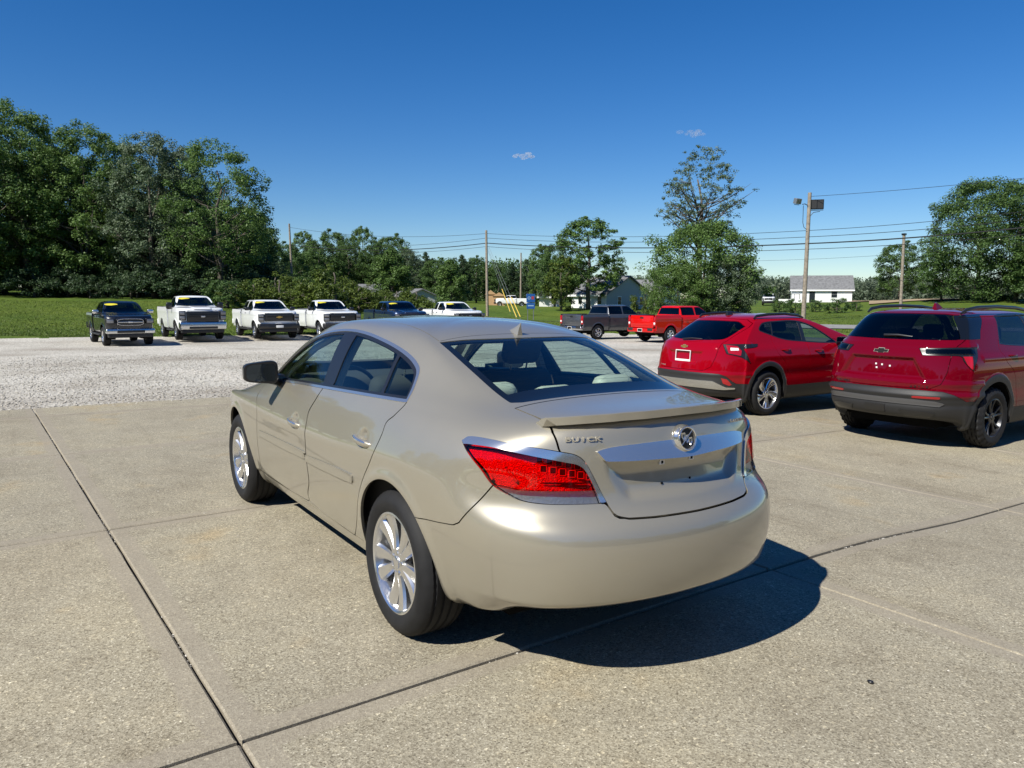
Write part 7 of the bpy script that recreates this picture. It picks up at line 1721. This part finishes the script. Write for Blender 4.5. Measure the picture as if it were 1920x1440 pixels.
for px, d, h, w, lab in ((1462, 98, 1.7, 1.1, 'ragged bush beside the lawn by the white off-road car'), (1492, 92, 2.0, 1.0, 'dark round bush at the foot of the floodlight pole'), (1530, 96, 1.8, .75, 'narrow bush in front of the white house door'), (1570, 92, 2.1, 1.15, 'broad dark bush in front of the white house window'), (1607, 95, 1.4, .9, 'smallest bush on the lawn before the dry field')):
    plant_tree('', px, d, h, 'lawn_bush', lab, 'bush', meshes=bD, Href=2.0, wide=w)
# far wood on the horizon: one mass
def far_wood(name, pxs, dist, h, seed, label, mat=None):
    r = np.random.default_rng(seed); P = []; 
    for px in np.arange(pxs[0], pxs[1], 1.6):
        c = at(px + r.uniform(-2, 2), 557, dist=dist * r.uniform(.95, 1.15)); hh = h * r.uniform(.7, 1.15); zz = hz(c.x, c.y)
        for k in range(170): P.append((c.x + r.normal(0, 2.2), c.y + r.normal(0, 2.2), zz + hh * r.random() ** .8))
    P = np.array(P); n = len(P); s = dist / 480 * r.uniform(.6, 1.4, (n, 1, 1)); V = P[:, None, :] + r.normal(0, 1, (n, 3, 3)) * s * .6
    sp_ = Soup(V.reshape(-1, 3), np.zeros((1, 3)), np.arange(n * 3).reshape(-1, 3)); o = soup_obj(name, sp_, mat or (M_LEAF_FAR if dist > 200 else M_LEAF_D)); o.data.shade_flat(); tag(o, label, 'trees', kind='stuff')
M_LEAF_FAR = _leafmat('haze_tinted_far_leaves', (.085, .115, .075), (.11, .145, .09), (.14, .17, .11), .35)  # distance haze mixed into the leaf colour
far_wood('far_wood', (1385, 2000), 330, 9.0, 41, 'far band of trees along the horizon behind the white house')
far_wood('far_wood', (470, 1075), 172, 8.4, 43, 'dense band of trees filling in behind the background tree row')
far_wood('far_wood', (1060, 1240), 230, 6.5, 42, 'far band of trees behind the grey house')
# grass tufts along the lawn
def tufts(n, seed):
    r = np.random.default_rng(seed); px = np.r_[r.uniform(-30, 1000, n * 2), r.uniform(940, 1950, n)]; d = np.r_[36 + 34 * r.random(n * 2) ** 1.6, 44 + 30 * r.random(n) ** 1.4]
    u = (px - 960) / CAM_F; P = np.c_[CAM_POS.x + d * (_fw.x + u * _rt.x), CAM_POS.y + d * (_fw.y + u * _rt.y), np.zeros(len(d))]
    rd_ = np.interp(P[:, 0], rc[:, 0], rc[:, 1]); m = (sdf_poly(P[:, :2], LOT) > -.05) & (np.abs(P[:, 1] - rd_) > 2.2); P = P[m]; P[:, 2] = hgt(P[:, 0], P[:, 1]); k = len(P)
    a = r.uniform(0, 6.28, k); h = r.uniform(.03, .09, k); w = r.uniform(.012, .03, k); t_ = np.stack([np.cos(a), np.sin(a), np.zeros(k)], 1); ln = r.normal(0, .05, (k, 2))
    V = np.stack([P - t_ * w[:, None], P + t_ * w[:, None], P + np.c_[ln, h]], 1).reshape(-1, 3)
    o = soup_obj('grass', Soup(V, np.zeros((1, 3)), np.arange(k * 3).reshape(-1, 3)), _gm); o.data.shade_flat(); tag(o, 'short green lawn grass around the gravel lot', 'grass', kind='stuff')
_gm = _leafmat('grass_blades', (.055, .092, .014), (.092, .135, .022), (.13, .165, .034), .35)
tufts(26000, 8)

# trees added round the rest of the lot, unseen, to darken the paint's reflections
for k in range(26):
    a = k / 25; x = 62 - 130 * a + rr.uniform(-3, 3); y = 46 + 8 * math.sin(a * 9) + rr.uniform(-3, 3); me, Hr = ((tA, 20), (tB, 20), (tR, 12))[k % 3]; h = rr.uniform(13, 18)
    o = empty('wood_tree', (x, y, hz(x, y) - .05), rr.uniform(0, 6), 'unseen tall tree added along the side of the lot for reflections', 'tree', 'unseen trees added along the side of the lot'); o.scale = (h / Hr * 1.1, h / Hr * 1.1, h / Hr); link('trunk', me[0], o); link('crown', me[1], o)
for k in range(16):  # more added trees, out of view, for the paint to reflect
    x = -58 + rr.uniform(-5, 5); y = 30 - 8 * k; me, Hr = ((tA, 20), (tB, 20))[k % 2]; h = rr.uniform(13, 18)
    o = empty('wood_tree', (x, y, hz(x, y) - .05), rr.uniform(0, 6), 'unseen tall tree added behind the reflected building', 'tree', 'unseen trees added behind the reflected building'); o.scale = (h / Hr * 1.1, h / Hr * 1.1, h / Hr); link('trunk', me[0], o); link('crown', me[1], o)
